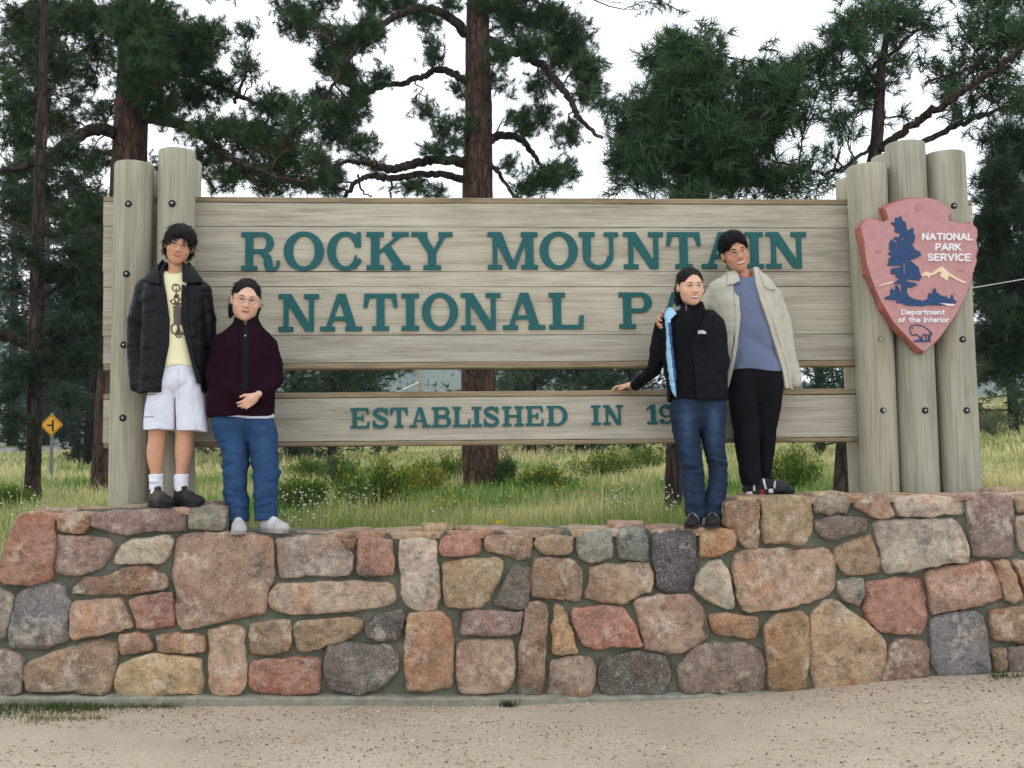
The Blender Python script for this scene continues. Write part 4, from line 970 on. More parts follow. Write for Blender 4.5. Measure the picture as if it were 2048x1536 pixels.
# big pine in the middle
pine('tall old pine with a reddish trunk standing behind the middle of the sign', 16.5,
     [(962, 972, 74), (958, 880, 72), (955, 740, 68), (955, 400, 62), (955, 250, 56), (955, 100, 50), (955, -40, 46), (960, -400, 34), (962, -800, 10)],
     [([(935, 72), (901, 34), (866, 20), (819, 20), (771, 44), (730, 75), (690, 125), (662, 180), (640, 240)], [24, 20, 18, 16, 14, 11, 9, 7, 5], [0, -.1, -.3, -.5, -.7, -.8, -.9, -1, -1.1]),
      ([(935, 165), (897, 143), (873, 140), (846, 152), (805, 167), (771, 171), (735, 190), (700, 220)], [18, 15, 14, 13, 12, 9, 7, 4], [0, .1, .2, .3, .4, .5, .6, .7]),
      ([(935, 326), (873, 318), (822, 330), (781, 338), (747, 328), (713, 323), (685, 325), (651, 345)], [24, 19, 18, 17, 14, 10, 8, 5], [0, -.2, -.4, -.6, -.8, -.9, -1, -1.2]),
      ([(935, 360), (880, 349), (832, 349), (781, 357), (747, 352), (716, 362), (692, 390), (680, 430)], [18, 14, 14, 14, 12, 10, 9, 7], [0, -.1, -.3, -.5, -.6, -.7, -.8, -.9]),
      ([(716, 350), (725, 380), (745, 395)], [5, 4, 3], [-.7, -.7, -.7]), ([(781, 357), (783, 395)], [5, 4], [-.5, -.5]),
      ([(972, 78), (1027, 103), (1078, 126), (1119, 171), (1147, 212), (1160, 239), (1205, 278)], [22, 18, 17, 15, 13, 11, 6], [0, -.2, -.4, -.6, -.7, -.8, -1]),
      ([(975, 285), (1003, 270), (1037, 277), (1061, 301), (1082, 335)], [20, 17, 15, 12, 7], [0, .1, .3, .4, .6]),
      ([(975, 325), (1000, 349), (1028, 395)], [12, 9, 6], [0, -.2, -.3]),
      ([(972, 20), (1040, 5), (1100, -20)], [16, 12, 8], [0, .3, .6]), ([(938, -20), (860, -60), (760, -70)], [20, 14, 8], [0, .3, .5])],
     [(700, 80, 52, 42), (740, 62, 56, 34), (800, 18, 62, 22), (850, 42, 36, 24), (660, 118, 40, 38), (690, 150, 36, 32), (640, 215, 34, 50), (720, 182, 36, 28), (760, 150, 26, 22), (700, 222, 48, 34), (676, 268, 44, 36), (722, 290, 36, 26), (650, 60, 26, 24),
      (860, 82, 22, 14), (872, 110, 24, 18), (852, 228, 36, 18), (892, 258, 34, 20), (884, 300, 36, 18), (920, 182, 28, 14), (952, 150, 26, 16), (930, 245, 24, 24), (640, 345, 44, 36), (655, 372, 34, 20), (740, 330, 26, 14), (820, 372, 44, 14), (870, 385, 40, 12), (935, 290, 24, 20),
      (1030, 38, 58, 40), (1100, 36, 58, 38), (1150, 82, 48, 52), (1180, 132, 36, 42), (1118, 118, 48, 46), (1060, 88, 48, 32), (1182, 178, 32, 34), (1082, 176, 38, 22), (1010, 182, 22, 11), (1040, 222, 36, 17), (1090, 230, 36, 22), (1132, 270, 32, 32), (1052, 256, 36, 18), (1100, 352, 48, 32), (1030, 332, 26, 14), (1142, 342, 34, 24), (1060, 375, 40, 16), (1000, 110, 24, 36), (985, 160, 20, 20),
      (1000, 10, 50, 26), (900, 5, 30, 18), (1210, 210, 26, 20), (760, 10, 50, 22), (590, 45, 42, 36), (625, 20, 50, 22), (560, 18, 34, 20), (1330, 12, 24, 9), (1364, 24, 8, 6),
      (800, -90, 140, 60), (1080, -80, 140, 60), (900, -250, 160, 80), (1010, -420, 150, 90), (930, -600, 120, 90), (960, -740, 70, 60)], 21, 'bark_red', L=0.135, dens=1.15, cols=DK, per=32, width=.0045)
# big pine at the left
pine('large pine with thick crooked limbs behind the left posts of the sign', 15.0,
     [(212, 1000, 64), (220, 880, 62), (232, 700, 62), (256, 350, 66), (264, 150, 60), (271, 0, 56), (275, -200, 44), (280, -600, 22), (280, -800, 6)],
     [([(228, 672), (190, 640), (160, 648), (110, 684), (60, 690), (0, 668), (-90, 640)], [28, 27, 27, 26, 24, 22, 14], [0, -.2, -.3, -.5, -.6, -.8, -1]),
      ([(250, 75), (215, 52), (195, 25), (160, -15), (90, -60)], [30, 26, 22, 18, 10], [0, .2, .4, .5, .6]),
      ([(245, 275), (200, 258), (160, 270), (120, 298), (60, 330), (-10, 345)], [26, 25, 22, 18, 13, 8], [0, -.3, -.5, -.7, -1, -1.2]),
      ([(270, 235), (350, 246), (405, 272), (438, 300), (490, 330), (545, 350), (610, 365)], [24, 22, 20, 16, 12, 9, 5], [0, -.2, -.4, -.5, -.7, -.8, -1]),
      ([(275, 120), (340, 130), (420, 165), (520, 210), (600, 235)], [20, 16, 13, 9, 5], [0, .3, .6, .8, 1]), ([(470, 205), (490, 150), (495, 110)], [8, 6, 4], [.8, .8, .8]),
      ([(480, 320), (500, 355), (535, 400)], [8, 7, 5], [-.6, -.6, -.7]), ([(245, 430), (180, 440), (110, 470), (20, 440)], [22, 18, 14, 8], [0, .3, .5, .8])],
     [(130, 40, 110, 44), (50, 60, 70, 60), (50, 140, 70, 50), (150, 20, 60, 26), (330, 52, 44, 56), (395, 105, 52, 44), (345, 150, 62, 46), (300, 60, 36, 44), (438, 168, 36, 36), (540, 212, 66, 32), (520, 282, 86, 44), (600, 236, 40, 42), (435, 250, 66, 24), (560, 335, 76, 36), (618, 366, 48, 20), (478, 345, 44, 26), (400, 62, 40, 40), (500, 60, 22, 20), (490, 130, 30, 26),
      (380, 200, 60, 34), (300, 110, 46, 50), (262, 60, 40, 50), (280, 150, 40, 40), (430, 320, 50, 30), (360, 262, 40, 20), (300, 190, 40, 26), (450, 365, 40, 20), (550, 375, 50, 16), (590, 300, 40, 26), (640, 300, 26, 30),
      (45, 250, 60, 46), (110, 235, 46, 40), (40, 340, 50, 36), (110, 330, 46, 22), (170, 330, 30, 20), (330, 345, 20, 24), (170, 400, 40, 26), (60, 420, 60, 40), (130, 450, 46, 26),
      (100, -100, 160, 70), (420, -80, 160, 70), (260, -250, 180, 90), (280, -430, 150, 90), (280, -620, 100, 80), (-60, 600, 60, 40), (60, 660, 50, 16), (190, 100, 40, 30), (175, 175, 30, 24), (262, 60, 60, 60, -.9), (258, 150, 44, 50, -.9), (285, 110, 44, 44, -1.1), (250, 10, 60, 30, -.8), (300, 30, 50, 40, -.5), (120, 150, 50, 40), (20, 190, 40, 50), (200, 230, 34, 26), (330, 220, 46, 26), (480, 260, 50, 34), (360, 90, 60, 50), (440, 60, 36, 30), (190, 320, 34, 26), (210, 420, 40, 40, -.6), (215, 520, 30, 60, .8), (180, 560, 40, 40, .6)], 33, 'bark_red', L=0.135, dens=1.0, cols=DK, per=32, width=.0045)
# slimmer pine at the far left
pine('slim dark pine with bare lower limbs at the left edge of the photo', 12.5,
     [(66, 985, 30), (68, 880, 28), (74, 600, 26), (82, 300, 22), (88, 100, 16), (92, -100, 8)],
     [([(66, 850), (30, 838), (-30, 800)], [7, 6, 4], [0, -.2, -.4]), ([(66, 915), (40, 890), (-10, 880)], [6, 5, 3], [0, .2, .3]), ([(74, 600), (120, 575), (170, 570)], [8, 6, 4], [0, .2, .4]), ([(76, 480), (40, 450), (0, 440)], [9, 7, 4], [0, .1, .3])],
     [(120, 540, 60, 30), (40, 500, 50, 26), (160, 500, 36, 36), (150, 590, 50, 30), (140, 640, 40, 26), (30, 640, 26, 16), (60, 730, 60, 34), (20, 850, 34, 30), (100, 720, 60, 30), (160, 730, 40, 50), (20, 780, 30, 30), (150, 790, 36, 30), (100, 380, 44, 30), (30, 400, 36, 30), (190, 520, 26, 50), (180, 660, 26, 40), (70, 200, 50, 40), (180, 600, 30, 40), (110, 660, 40, 30), (20, 580, 30, 16), (140, 300, 40, 30), (190, 380, 26, 40), (160, 200, 30, 20), (120, 130, 40, 40)], 41, 'bark_dark', L=0.13, dens=0.75, cols=((0.016, 0.032, 0.016), (0.046, 0.078, 0.034)), per=28)
# young bushy pine
pine('young dense pine with upright bushy shoots right of the middle', 10.2,
     [(1345, 1003, 34), (1348, 900, 32), (1362, 650, 29), (1375, 400, 26), (1386, 220, 20), (1392, 110, 10), (1394, 70, 5)],
     [([(1380, 330), (1440, 290), (1520, 240), (1600, 180)], [14, 11, 8, 4], [0, -.2, -.4, -.6]), ([(1375, 340), (1320, 300), (1270, 250)], [13, 9, 4], [0, -.1, -.3]), ([(1376, 390), (1450, 370), (1540, 350), (1620, 330)], [12, 9, 6, 3], [0, .2, .3, .5]), ([(1378, 380), (1310, 360), (1240, 340)], [11, 8, 3], [0, .3, .4])],
     [(1360, 92, 40, 32), (1332, 140, 36, 34), (1400, 108, 46, 32), (1420, 150, 40, 30), (1370, 172, 54, 42), (1322, 192, 36, 34), (1300, 232, 46, 34), (1350, 252, 62, 36), (1430, 222, 46, 36), (1500, 168, 32, 30), (1542, 142, 24, 26), (1600, 140, 30, 28), (1560, 190, 62, 32), (1500, 230, 54, 34), (1578, 232, 46, 26), (1632, 130, 22, 30), (1440, 282, 62, 34), (1520, 268, 46, 28), (1330, 310, 56, 32), (1400, 330, 62, 34), (1480, 326, 54, 28), (1268, 262, 28, 40), (1290, 350, 44, 24), (1380, 372, 62, 20), (1530, 362, 44, 20), (1574, 372, 34, 15), (1610, 345, 24, 16), (1250, 330, 34, 36), (1232, 212, 20, 22), (1450, 375, 50, 18), (1290, 120, 14, 14), (1640, 372, 24, 15), (1300, 300, 40, 30), (1420, 60, 14, 12),
      (1350, 520, 130, 60), (1370, 640, 120, 50), (1380, 440, 110, 50)], 55, 'bark_dark', L=0.17, dens=2.1, cols=MG, per=30, width=0.0045)
# pine right of it, with cones and open limbs
T4 = pine('open-branched pine with cones rising behind the right posts', 9.9,
     [(1686, 985, 42), (1690, 890, 38), (1712, 650, 34), (1738, 380, 28), (1752, 290, 26), (1759, 180, 22), (1768, 100, 15), (1782, 30, 11), (1792, -70, 6), (1795, -200, 3)],
     [([(1752, 300), (1810, 262), (1850, 232), (1900, 200), (1970, 152), (2048, 95), (2130, 40)], [16, 17, 17, 16, 14, 11, 6], [0, -.2, -.3, -.5, -.7, -.9, -1]),
      ([(1750, 320), (1840, 286), (1900, 258), (1960, 232), (2030, 210)], [13, 13, 12, 10, 6], [0, .2, .4, .6, .8]),
      ([(1746, 295), (1690, 330), (1630, 348), (1580, 330), (1530, 318)], [8, 7, 5, 4, 2], [0, -.1, -.2, -.3, -.4]),
      ([(1764, 130), (1810, 80), (1850, 50)], [9, 7, 4], [0, -.2, -.3]), ([(1760, 170), (1720, 120), (1690, 60)], [9, 7, 4], [0, .1, .2]), ([(1850, 165), (1900, 150), (1950, 130)], [6, 5, 3], [-.3, -.3, -.3])],
     [(1680, 42, 34, 40), (1722, 30, 38, 32), (1662, 92, 28, 32), (1722, 92, 42, 32), (1790, 42, 36, 32), (1832, 32, 34, 26), (1846, 60, 34, 18), (1782, 74, 24, 18), (1672, 150, 28, 26), (1722, 142, 24, 22), (1802, 122, 20, 22), (1702, 190, 34, 22), (1666, 240, 28, 22), (1692, 230, 26, 20), (1802, 230, 18, 10), (1860, 132, 32, 20), (1900, 148, 32, 24), (1942, 62, 30, 36), (1990, 52, 42, 40), (2030, 62, 36, 50), (1952, 120, 32, 24), (2010, 122, 34, 30), (1980, 170, 42, 20), (1900, 190, 30, 15), (1932, 228, 30, 16), (2022, 190, 32, 30), (2005, 222, 30, 14), (1760, 10, 40, 30), (1650, 300, 18, 10), (1610, 330, 26, 14), (1740, 185, 26, 20), (1780, 150, 26, 24), (1685, 275, 20, 14), (1700, 340, 22, 16),
      (1760, -90, 110, 60), (1980, -60, 110, 60), (1790, -200, 70, 60)], 66, 'bark_dark', L=0.165, dens=1.15, cols=MG, per=30, width=0.0045)
# dense foliage at the right edge
pine('dense dark pine filling the right edge of the photo', 11.6,
     [(2140, 960, 60), (2138, 700, 56), (2130, 300, 46), (2125, 0, 30), (2122, -250, 8)],
     [([(2135, 500), (2060, 480), (1990, 470)], [16, 10, 5], [0, -.2, -.3]), ([(2135, 680), (2060, 690), (1985, 680)], [16, 10, 5], [0, -.2, -.3]), ([(2132, 330), (2050, 330), (1985, 320)], [14, 9, 4], [0, .2, .3])],
     [(2012, 322, 44, 40), (1984, 262, 22, 18), (2040, 400, 44, 50), (1992, 470, 34, 46), (2030, 520, 46, 50), (1990, 580, 34, 46), (2026, 640, 46, 50), (1990, 690, 30, 40), (2034, 720, 40, 40), (2000, 400, 36, 40), (2060, 300, 40, 60), (2080, 450, 50, 80), (2085, 620, 50, 80), (2000, 745, 40, 18), (1965, 430, 18, 36), (1965, 620, 20, 50), (1970, 530, 24, 40), (1990, 350, 40, 40), (2030, 280, 40, 40), (1975, 700, 24, 40), (2100, 180, 80, 70), (2130, 20, 90, 80), (2125, -140, 60, 70), (2200, 400, 60, 120), (2200, 640, 60, 100)], 71, 'bark_dark', L=0.15, dens=1.5, cols=((0.02, 0.042, 0.022), (0.055, 0.095, 0.045)), per=30, width=.0048)
# trees farther back on the meadow
def back_tree(label, px, Y, h, rad, seed, z0=0.15, cols=None, n=900, shape=1.0, group='trees beyond the meadow'):
    g = np.random.default_rng(seed); b = at(px, 900, Y+6); Y = Y+6; b[2] = float(meadow_z(b[0], Y))
    T = empty('pine_tree', b); tag(T, label, 'tree', group)
    m = MB(); ln = g.normal(0, 0.02, 2)*h
    m.tube([b+np.array([0, 0, -.2]), b+np.array([ln[0]*.4, 0, h*.4]), b+np.array([ln[0], ln[1], h*.97])], [h*.022, h*.016, .01], 8); m.build('trunk', M['bark_dark'], T, smooth=True)
    C = []; A = []; tw = MB()
    nb = int(h*8)
    for i in range(nb):
        f = z0+(1-z0)*(i+g.random())/nb; r_ = rad*(1-f)**0.75*(0.75+0.5*g.random())*shape+0.12
        a = g.uniform(0, 6.28); d = np.array([math.cos(a), math.sin(a), g.uniform(-.15, .35)])
        o = b+np.array([ln[0]*f, ln[1]*f, h*f]); e = o+d*r_
        tw.tube([o, (o+e)/2+np.array([0, 0, .05*r_]), e], [.03, .02, .008], 4, False)
        for q in range(max(4, int(n*2.6/nb))):
            t = g.random()**.6; C.append(o+(e-o)*t+g.normal(0, .14, 3)*(0.6+0.3*r_)); A.append(d+g.normal(0, .5, 3))
    tag(tw.build('branches', M['bark_dark'], T), kind='stuff')
    V, F, cc = tufts(np.array(C), np.array(A), 0.26*g.uniform(.7, 1.2, len(C)), g, 14, 0.010, cols=cols or DK)
    link('crown', mesh_np('crown', V, F, cc), M['needle'], T)
BL = 'pine on the far meadow, '
back_tree('small pine seen through the gap left of the hillside view', 664, 27, 6.4, 3.0, 1, 0.04, ((.034, .07, .03), (.09, .155, .06)), 1500, 1.25)
back_tree('small bushy pine seen through the gap beside the left woman', 585, 31, 7.5, 3.2, 2, 0.04, ((.03, .064, .027), (.08, .14, .055)), 1400, 1.2)
back_tree('pine seen through the gap just right of the middle trunk', 1062, 34, 8.6, 3.0, 3, 0.04, ((.034, .07, .03), (.086, .15, .06)), 1500, 1.2)
back_tree('darker pine seen through the gap left of the resting hand', 1160, 36, 8.6, 3.2, 4, 0.04, ((.028, .06, .028), (.072, .13, .052)), 1600, 1.2)
back_tree('pine seen through the gap behind the resting hand', 1270, 33, 8.4, 3.2, 5, 0.04, ((.026, .058, .026), (.068, .124, .05)), 1500, 1.2)
back_tree('pine in the gap between the pale jacket and right posts', 1640, 26, 8.0, 3.0, 6, 0.04, ((.024, .052, .024), (.06, .11, .045)), 1500, 1.25)
back_tree('pine behind the grassy bank at the right edge', 2030, 30, 9.0, 3.0, 7, 0.04, DK, 1500, 1.2)
for i, (px, Y, h, r_) in enumerate(((-60, 58, 17, 5.0), (25, 62, 18, 5.0), (150, 52, 15, 4.2), (178, 26, 8, 2.3), (235, 36, 10, 2.8), (95, 66, 19, 5))):
    back_tree(['dark pine beyond the road at the very left edge', 'dark pine behind the slim trunk at far left', 'dark pine right behind the yellow road sign', 'dark pine between the road sign and left posts', 'dark pine mostly hidden behind the left posts', 'tall dark pine beyond the road left of the road sign'][i], px, Y, h, r_, 60+i, 0.04, ((.014, .026, .017), (.032, .055, .03)), 1500, 1.2)
# wood on the far hillside: reads as dots
def hill_wood():
    g = np.random.default_rng(9); n = 9000
    x = g.uniform(-800, 1000, n); y = g.uniform(400, 820, n); k = hz(np.stack([x*2.5, y*2.5, 0*x], -1)) > g.uniform(-1, 1, n); x, y = x[k], y[k]; n = len(x)
    z = hill_z(x, y)-0.5; h = g.uniform(1.6, 4.2, n); r_ = h*g.uniform(.25, .42, n); a = np.arange(6)*math.pi/3
    rows_ = []
    for rr, zz in ((.7, 0.05), (1, .3), (.6, .7)): rows_.append(np.stack([x[:, None]+r_[:, None]*rr*np.cos(a)*g.uniform(.7, 1.2, (n, 6)), y[:, None]+r_[:, None]*rr*np.sin(a), (z+h*zz)[:, None]+0*a], -1))
    V = np.concatenate(rows_+[np.stack([x, y, z+h], -1)[:, None]], 1)
    tri = []
    for k in range(2):
        for j in range(6): tri += [(k*6+j, k*6+(j+1) % 6, k*6+6+j), (k*6+(j+1) % 6, k*6+6+(j+1) % 6, k*6+6+j)]
    tri += [(12+j, 12+(j+1) % 6, 18) for j in range(6)]
    F = (np.array(tri)[None]+np.arange(n)[:, None, None]*19).reshape(-1, 3)
    c = np.repeat(np.array([[.035, .06, .035]])*g.uniform(.7, 1.3, (n, 1)), 19, 0)
    tag(link('hillside_wood', mesh_np('hillside_wood', V.reshape(-1, 3), F, c), M['vcol_rough']), 'scattered dark trees dotting the distant hillside', 'trees', kind='stuff')
hill_wood()

# ------------------------------------------------------------------ grass, shrubs, flowers
def grass():
    g = np.random.default_rng(12); parts = []
    for (n, y0, y1, pw, hh, wd) in ((95000, 7.14, 13, 1.5, (.06, .18), .0035), (80000, 12, 26, 1.2, (.06, .2), .007), (60000, 25, 62, 1.0, (.1, .26), .018)):
        y = y0+(y1-y0)*g.random(n)**pw
        b = R(4.1)+np.arctan((g.uniform(-180, 2230, n)-CX)/FPX); x = y*np.tan(b)
        q = np.stack([x*.5, y*.35, 0*x], -1)
        dry = sines(31, 10, .12, .9)(q)*0.8+sines(32, 8, .8, 3)(q)*0.5+g.normal(0, .45, n)
        clump = sines(33, 8, .7, 3.5)(np.stack([x, y, 0*x], -1))
        keep = clump > g.uniform(-1.7, 0.5, n); x, y, dry, clump = x[keep], y[keep], dry[keep], clump[keep]; n = len(x)
        dry += 0.02+0.4*np.clip((y-14)/10, -.6, .8)
        h = g.uniform(*hh, n)*(1+.35*clump)*np.where(g.random(n) < .06, 1.5, 1); h *= np.clip((y-6.9)/1.2, .45, 1)
        a = g.uniform(0, 6.28, n); ln = g.uniform(.1, .55, n)*h; w_ = wd*g.uniform(.6, 1.4, n)*np.clip(y/10, .8, 4)**.3
        z = meadow_z(x, y)-.02; sx, sy = np.cos(a+1.57)*w_, np.sin(a+1.57)*w_*.5
        dx, dy = np.cos(a)*ln, np.sin(a)*ln
        p0 = np.stack([x-sx, y-sy, z], -1); p1 = np.stack([x+sx, y+sy, z], -1)
        p2 = np.stack([x+dx*.35+sx*.7, y+dy*.35+sy*.7, z+h*.6], -1); p3 = np.stack([x+dx*.35-sx*.7, y+dy*.35-sy*.7, z+h*.6], -1); p4 = np.stack([x+dx, y+dy, z+h*(1-.12*g.random(n))], -1)
        V = np.stack([p0, p1, p2, p3, p4], 1)
        F = np.array([(0, 1, 2), (0, 2, 3), (3, 2, 4)])[None]+np.arange(n)[:, None, None]*5
        t = np.clip(dry*.5+.5, 0, 1)[:, None]
        green = np.array(lin(92, 134, 52)[:3])*(1-.0*t); c = green*(1-t)+np.array(lin(216, 202, 152)[:3])*t
        c *= g.uniform(.75, 1.2, (n, 1)); c[g.random(n) < .15] *= np.array([.75, .95, .7])
        parts.append((V.reshape(-1, 3), F.reshape(-1, 3), np.repeat(c, 5, 0)))
    o = 0; Vs, Fs, Cs = [], [], []
    for V, F, c in parts: Vs.append(V); Fs.append(F+o); Cs.append(c); o += len(V)
    tag(link('meadow_grass', mesh_np('meadow_grass', np.vstack(Vs), np.vstack(Fs), np.vstack(Cs)), M['leafc']), 'long green and straw coloured grass of the meadow behind the wall', 'grass', kind='stuff')
grass()
def leaves(C, A, L, wd, g, c0, c1):
    n = len(C); A = unit(A); s = unit(np.cross(A, g.normal(size=(n, 3))))*wd
    ln = (L*g.uniform(.6, 1.3, n))[:, None]
    V = np.stack([C, C+A*ln*.5+s, C+A*ln, C+A*ln*.5-s], 1); F = np.arange(n*4).reshape(-1, 4)
    t = g.random((n, 1)); c = np.array(c0)*(1-t)+np.array(c1)*t
    return V.reshape(-1, 3), F, np.repeat(c, 4, 0)
def shrub(label, px, py, rpx, hpx, Y, seed, c0, c1, n=1400, fl=None):
    g = np.random.default_rng(seed); b = at(px, py, Y); b[2] = float(meadow_z(b[0], Y)); r_ = rpx*Y/FPX; h = hpx*1.5*Y/FPX; r_ *= 1.45
    T = empty('shrub', b); tag(T, label, 'shrub', 'shrubs in the meadow'); st = MB(); C = []; A = []
    ns = 26
    for i in range(ns):
        a = g.uniform(0, 6.28); rr = r_*g.random()**.6; e = b+np.array([math.cos(a)*rr, math.sin(a)*rr*.8, h*(1-.45*(rr/r_)**2)*g.uniform(.7, 1.05)])
        mid = b+(e-b)*.5+np.array([math.cos(a), math.sin(a), 0])*r_*.12
        st.tube([b, mid, e], [.008, .005, .002], 4, False)
        for q in range(n//ns):
            t = .25+.75*g.random()**.7; p = (1-t)**2*b+2*t*(1-t)*mid+t*t*e; C.append(p+g.normal(0, .045, 3)*(.6+r_)); A.append(unit(e-b)+g.normal(0, .5, 3)+np.array([0, 0, .3]))
    tag(st.build('stems', M['bark_dark'], T), kind='stuff')
    C = np.array(C); V, F, c = leaves(C, np.array(A), .05+.02*r_, .006+.003*Y/15, g, c0, c1)
    if fl is not None:
        top = C[:, 2] > np.quantile(C[:, 2], .72); idx = np.nonzero(top)[0][::11]; m_ = np.zeros(len(C), bool); m_[idx] = True; c = c.reshape(-1, 4, 3); c[m_] = fl; c = c.reshape(-1, 3)
    link('foliage', mesh_np('foliage', V, F, c), M['leafc'], T)
G0, G1 = lin(66, 92, 36)[:3], lin(112, 136, 58)[:3]; YF = np.array(lin(206, 178, 60)[:3])
for i, a in enumerate((
    ('wide green shrub nearest the wall in front of the small tree', 742, 1012, 64, 66, 11.2, G0, G1, YF), ('green shrub beside the left woman, low in the grass', 600, 1010, 42, 44, 11.0, G0, G1, None), ('greyish upright bush left of the thin trunk', 676, 958, 24, 48, 16.5, lin(70, 92, 56)[:3], lin(104, 124, 80)[:3], None),
    ('yellow-green bush left of the middle trunk', 838, 968, 46, 42, 14.5, lin(92, 106, 42)[:3], lin(150, 150, 66)[:3], YF), ('dark bush touching the right side of the middle trunk', 1014, 958, 16, 46, 16.3, lin(54, 76, 40)[:3], lin(86, 110, 60)[:3], None), ('olive bush right of the middle trunk', 1085, 968, 46, 30, 14.8, G0, G1, YF), ('far row bush under the word established', 900, 935, 44, 34, 19, G0, lin(120, 138, 60)[:3], None),
    ('broad green bush between the middle trunk and the right woman', 1205, 940, 60, 36, 18.5, G0, G1, YF), ('round green bush right of the black trousers', 1582, 968, 44, 66, 13.0, lin(72, 100, 40)[:3], lin(110, 140, 56)[:3], YF), ('small bush far behind the left woman', 618, 925, 34, 24, 22, G0, G1, None), ('low bush beside the left posts', 20, 1000, 30, 26, 12, G0, G1, None),
    ('sage bush on the bank at the right edge', 1990, 850, 30, 40, 34, lin(88, 98, 70)[:3], lin(130, 138, 100)[:3], None), ('green bush higher on the bank at the right edge', 2030, 820, 36, 44, 40, G0, G1, YF), ('bush near the right posts on the bank', 1955, 835, 26, 36, 38, lin(70, 84, 56)[:3], lin(110, 124, 84)[:3], None), ('bush far behind the word in', 1290, 925, 40, 30, 24, G0, G1, None))):
    shrub(a[0], a[1], a[2], a[3], a[4], a[5], 200+i, a[6], a[7], 2400, a[8])
def flowers():
    g = np.random.default_rng(15); C = []; K = []
    for (px, py, sx, sy, Y, n, col) in ((610, 1040, 40, 14, 8.4, 70, 'w'), (700, 1020, 40, 22, 9.4, 30, 'w'), (1240, 1020, 26, 18, 9.0, 26, 'w'), (1345, 1015, 16, 14, 9, 20, 'w'), (1960, 925, 40, 14, 12.5, 60, 'w'), (880, 1025, 120, 20, 9.5, 50, 'y'), (1180, 1000, 90, 25, 10, 30, 'y'), (1010, 1035, 200, 12, 8.6, 20, 'w'), (60, 1000, 60, 20, 9.5, 20, 'w')):
        for _ in range(n):
            p = at(px+g.normal()*sx*.7, py+g.normal()*sy*.3, Y+g.normal()*.5); gz_ = float(meadow_z(p[0], p[1])); p[2] = gz_+g.uniform(.12, .36); C.append(p); K.append(lin(232, 230, 220)[:3] if col == 'w' else lin(224, 186, 60)[:3])
    C = np.array(C); n = len(C); K = np.array(K); V = []; F = []; cc = []
    a = np.arange(5)*2*math.pi/5
    for i in range(n):
        r_ = g.uniform(.005, .011); o = len(V); V.append(C[i]); cc.append(K[i]*.9)
        for q in a: V.append(C[i]+np.array([r_*math.cos(q), -.3*r_+g.normal()*.002, r_*math.sin(q)*.9])); cc.append(K[i])
        F += [(o, o+1+j, o+1+(j+1) % 5) for j in range(5)]
        s = len(V); b = C[i].copy(); b[2] = meadow_z(b[0], b[1]); V += [C[i]+np.array([.0015, 0, 0]), C[i]-np.array([.0015, 0, 0]), b]; cc += [(.09, .13, .04)]*3; F.append((s, s+1, s+2))
    tag(link('wildflowers', mesh_np('wildflowers', np.array(V), np.array(F), np.array(cc)), M['leafc']), 'tiny white and yellow wildflowers in the meadow grass', 'flowers', kind='stuff')
flowers()
# the one larger yellow bloom by the wall
b = at(998, 1044, 7.5); T = empty('yellow_flower', (b[0], b[1], float(meadow_z(b[0], b[1])))); tag(T, 'single larger yellow bloom rising just above the wall', 'flower')
m = MB(); m.tube([(b[0], b[1], float(meadow_z(b[0], b[1]))), (b[0]+.01, b[1], b[2])], [.003, .002], 5); m.build('stem', M['stem'] if 'stem' in M else M.setdefault('stem', make_simple('green_stem', lin(90, 120, 50))), T)
for dx, dz, s in ((0, 0, .016), (-.016, .004, .012), (.016, .006, .014)):
    m = MB()
    for q in range(11):
        a0 = q*2*math.pi/11; u = np.array([math.cos(a0), -.25, math.sin(a0)]); v = np.array([-math.sin(a0), 0, math.cos(a0)]); c = b+np.array([dx, -.01, dz])
        m.add([c, c+u*s*.6+v*s*.2, c+u*s, c+u*s*.6-v*s*.2], [(0, 1, 2, 3)])
    m.build('petals', M.setdefault('petal', M.get('petal') or make_simple('yellow_petal', lin(232, 196, 40), 0.6)), T)
# dry tufts and dark grass at the foot of the wall
def wall_weeds():
    g = np.random.default_rng(18); C = []; H = []; K = []
    for (xa, xb, ya, yb, n, c, h0, h1) in ((-80, 200, 1412, 1440, 1500, (78, 96, 50), .012, .05), (100, 360, 1412, 1424, 700, (84, 98, 54), .01, .04), (1006, 1030, 1404, 1412, 90, (46, 66, 34), .02, .06), (1985, 2050, 1352, 1362, 130, (70, 88, 44), .02, .07), (60, 210, 1436, 1446, 220, (120, 118, 70), .015, .04)):
        for _ in range(n):
            px = xa+(xb-xa)*g.random()**1.4; d = ray(px+g.normal()*6, ya+(yb-ya)*min(1.6, abs(g.normal())*.5*(1.25-.8*(px-xa)/(xb-xa)))); t = (float(lot_z(0, 6))-CAM[2])/d[2]
            p = CAM+d*t; 
            for _k in range(3): t = (float(lot_z(p[0], p[1]))-CAM[2])/d[2]; p = CAM+d*t
            if p[1] > 6.36: p[1] = 6.36-g.random()*.06; p[2] = float(lot_z(p[0], p[1]))
            C.append(p); H.append(g.uniform(h0, h1)); K.append(np.array(lin(*c)[:3])*g.uniform(.7, 1.25))
    C = np.array(C); H = np.array(H)[:, None]; n = len(C); u = unit(g.normal(size=(n, 3))*np.array([1, 1, 0])); s = np.stack([-u[:, 1], u[:, 0], 0*u[:, 0]], -1)*.0025
    V = np.stack([C-s, C+s, C+u*H*.5+np.array([0, 0, 1])*H], 1).reshape(-1, 3)
    tag(link('wall_weeds', mesh_np('wall_weeds', V, np.arange(n*3).reshape(-1, 3), np.repeat(np.array(K), 3, 0)), M['leafc']), 'short dark green grass growing at the foot of the wall', 'grass', kind='stuff')
wall_weeds()

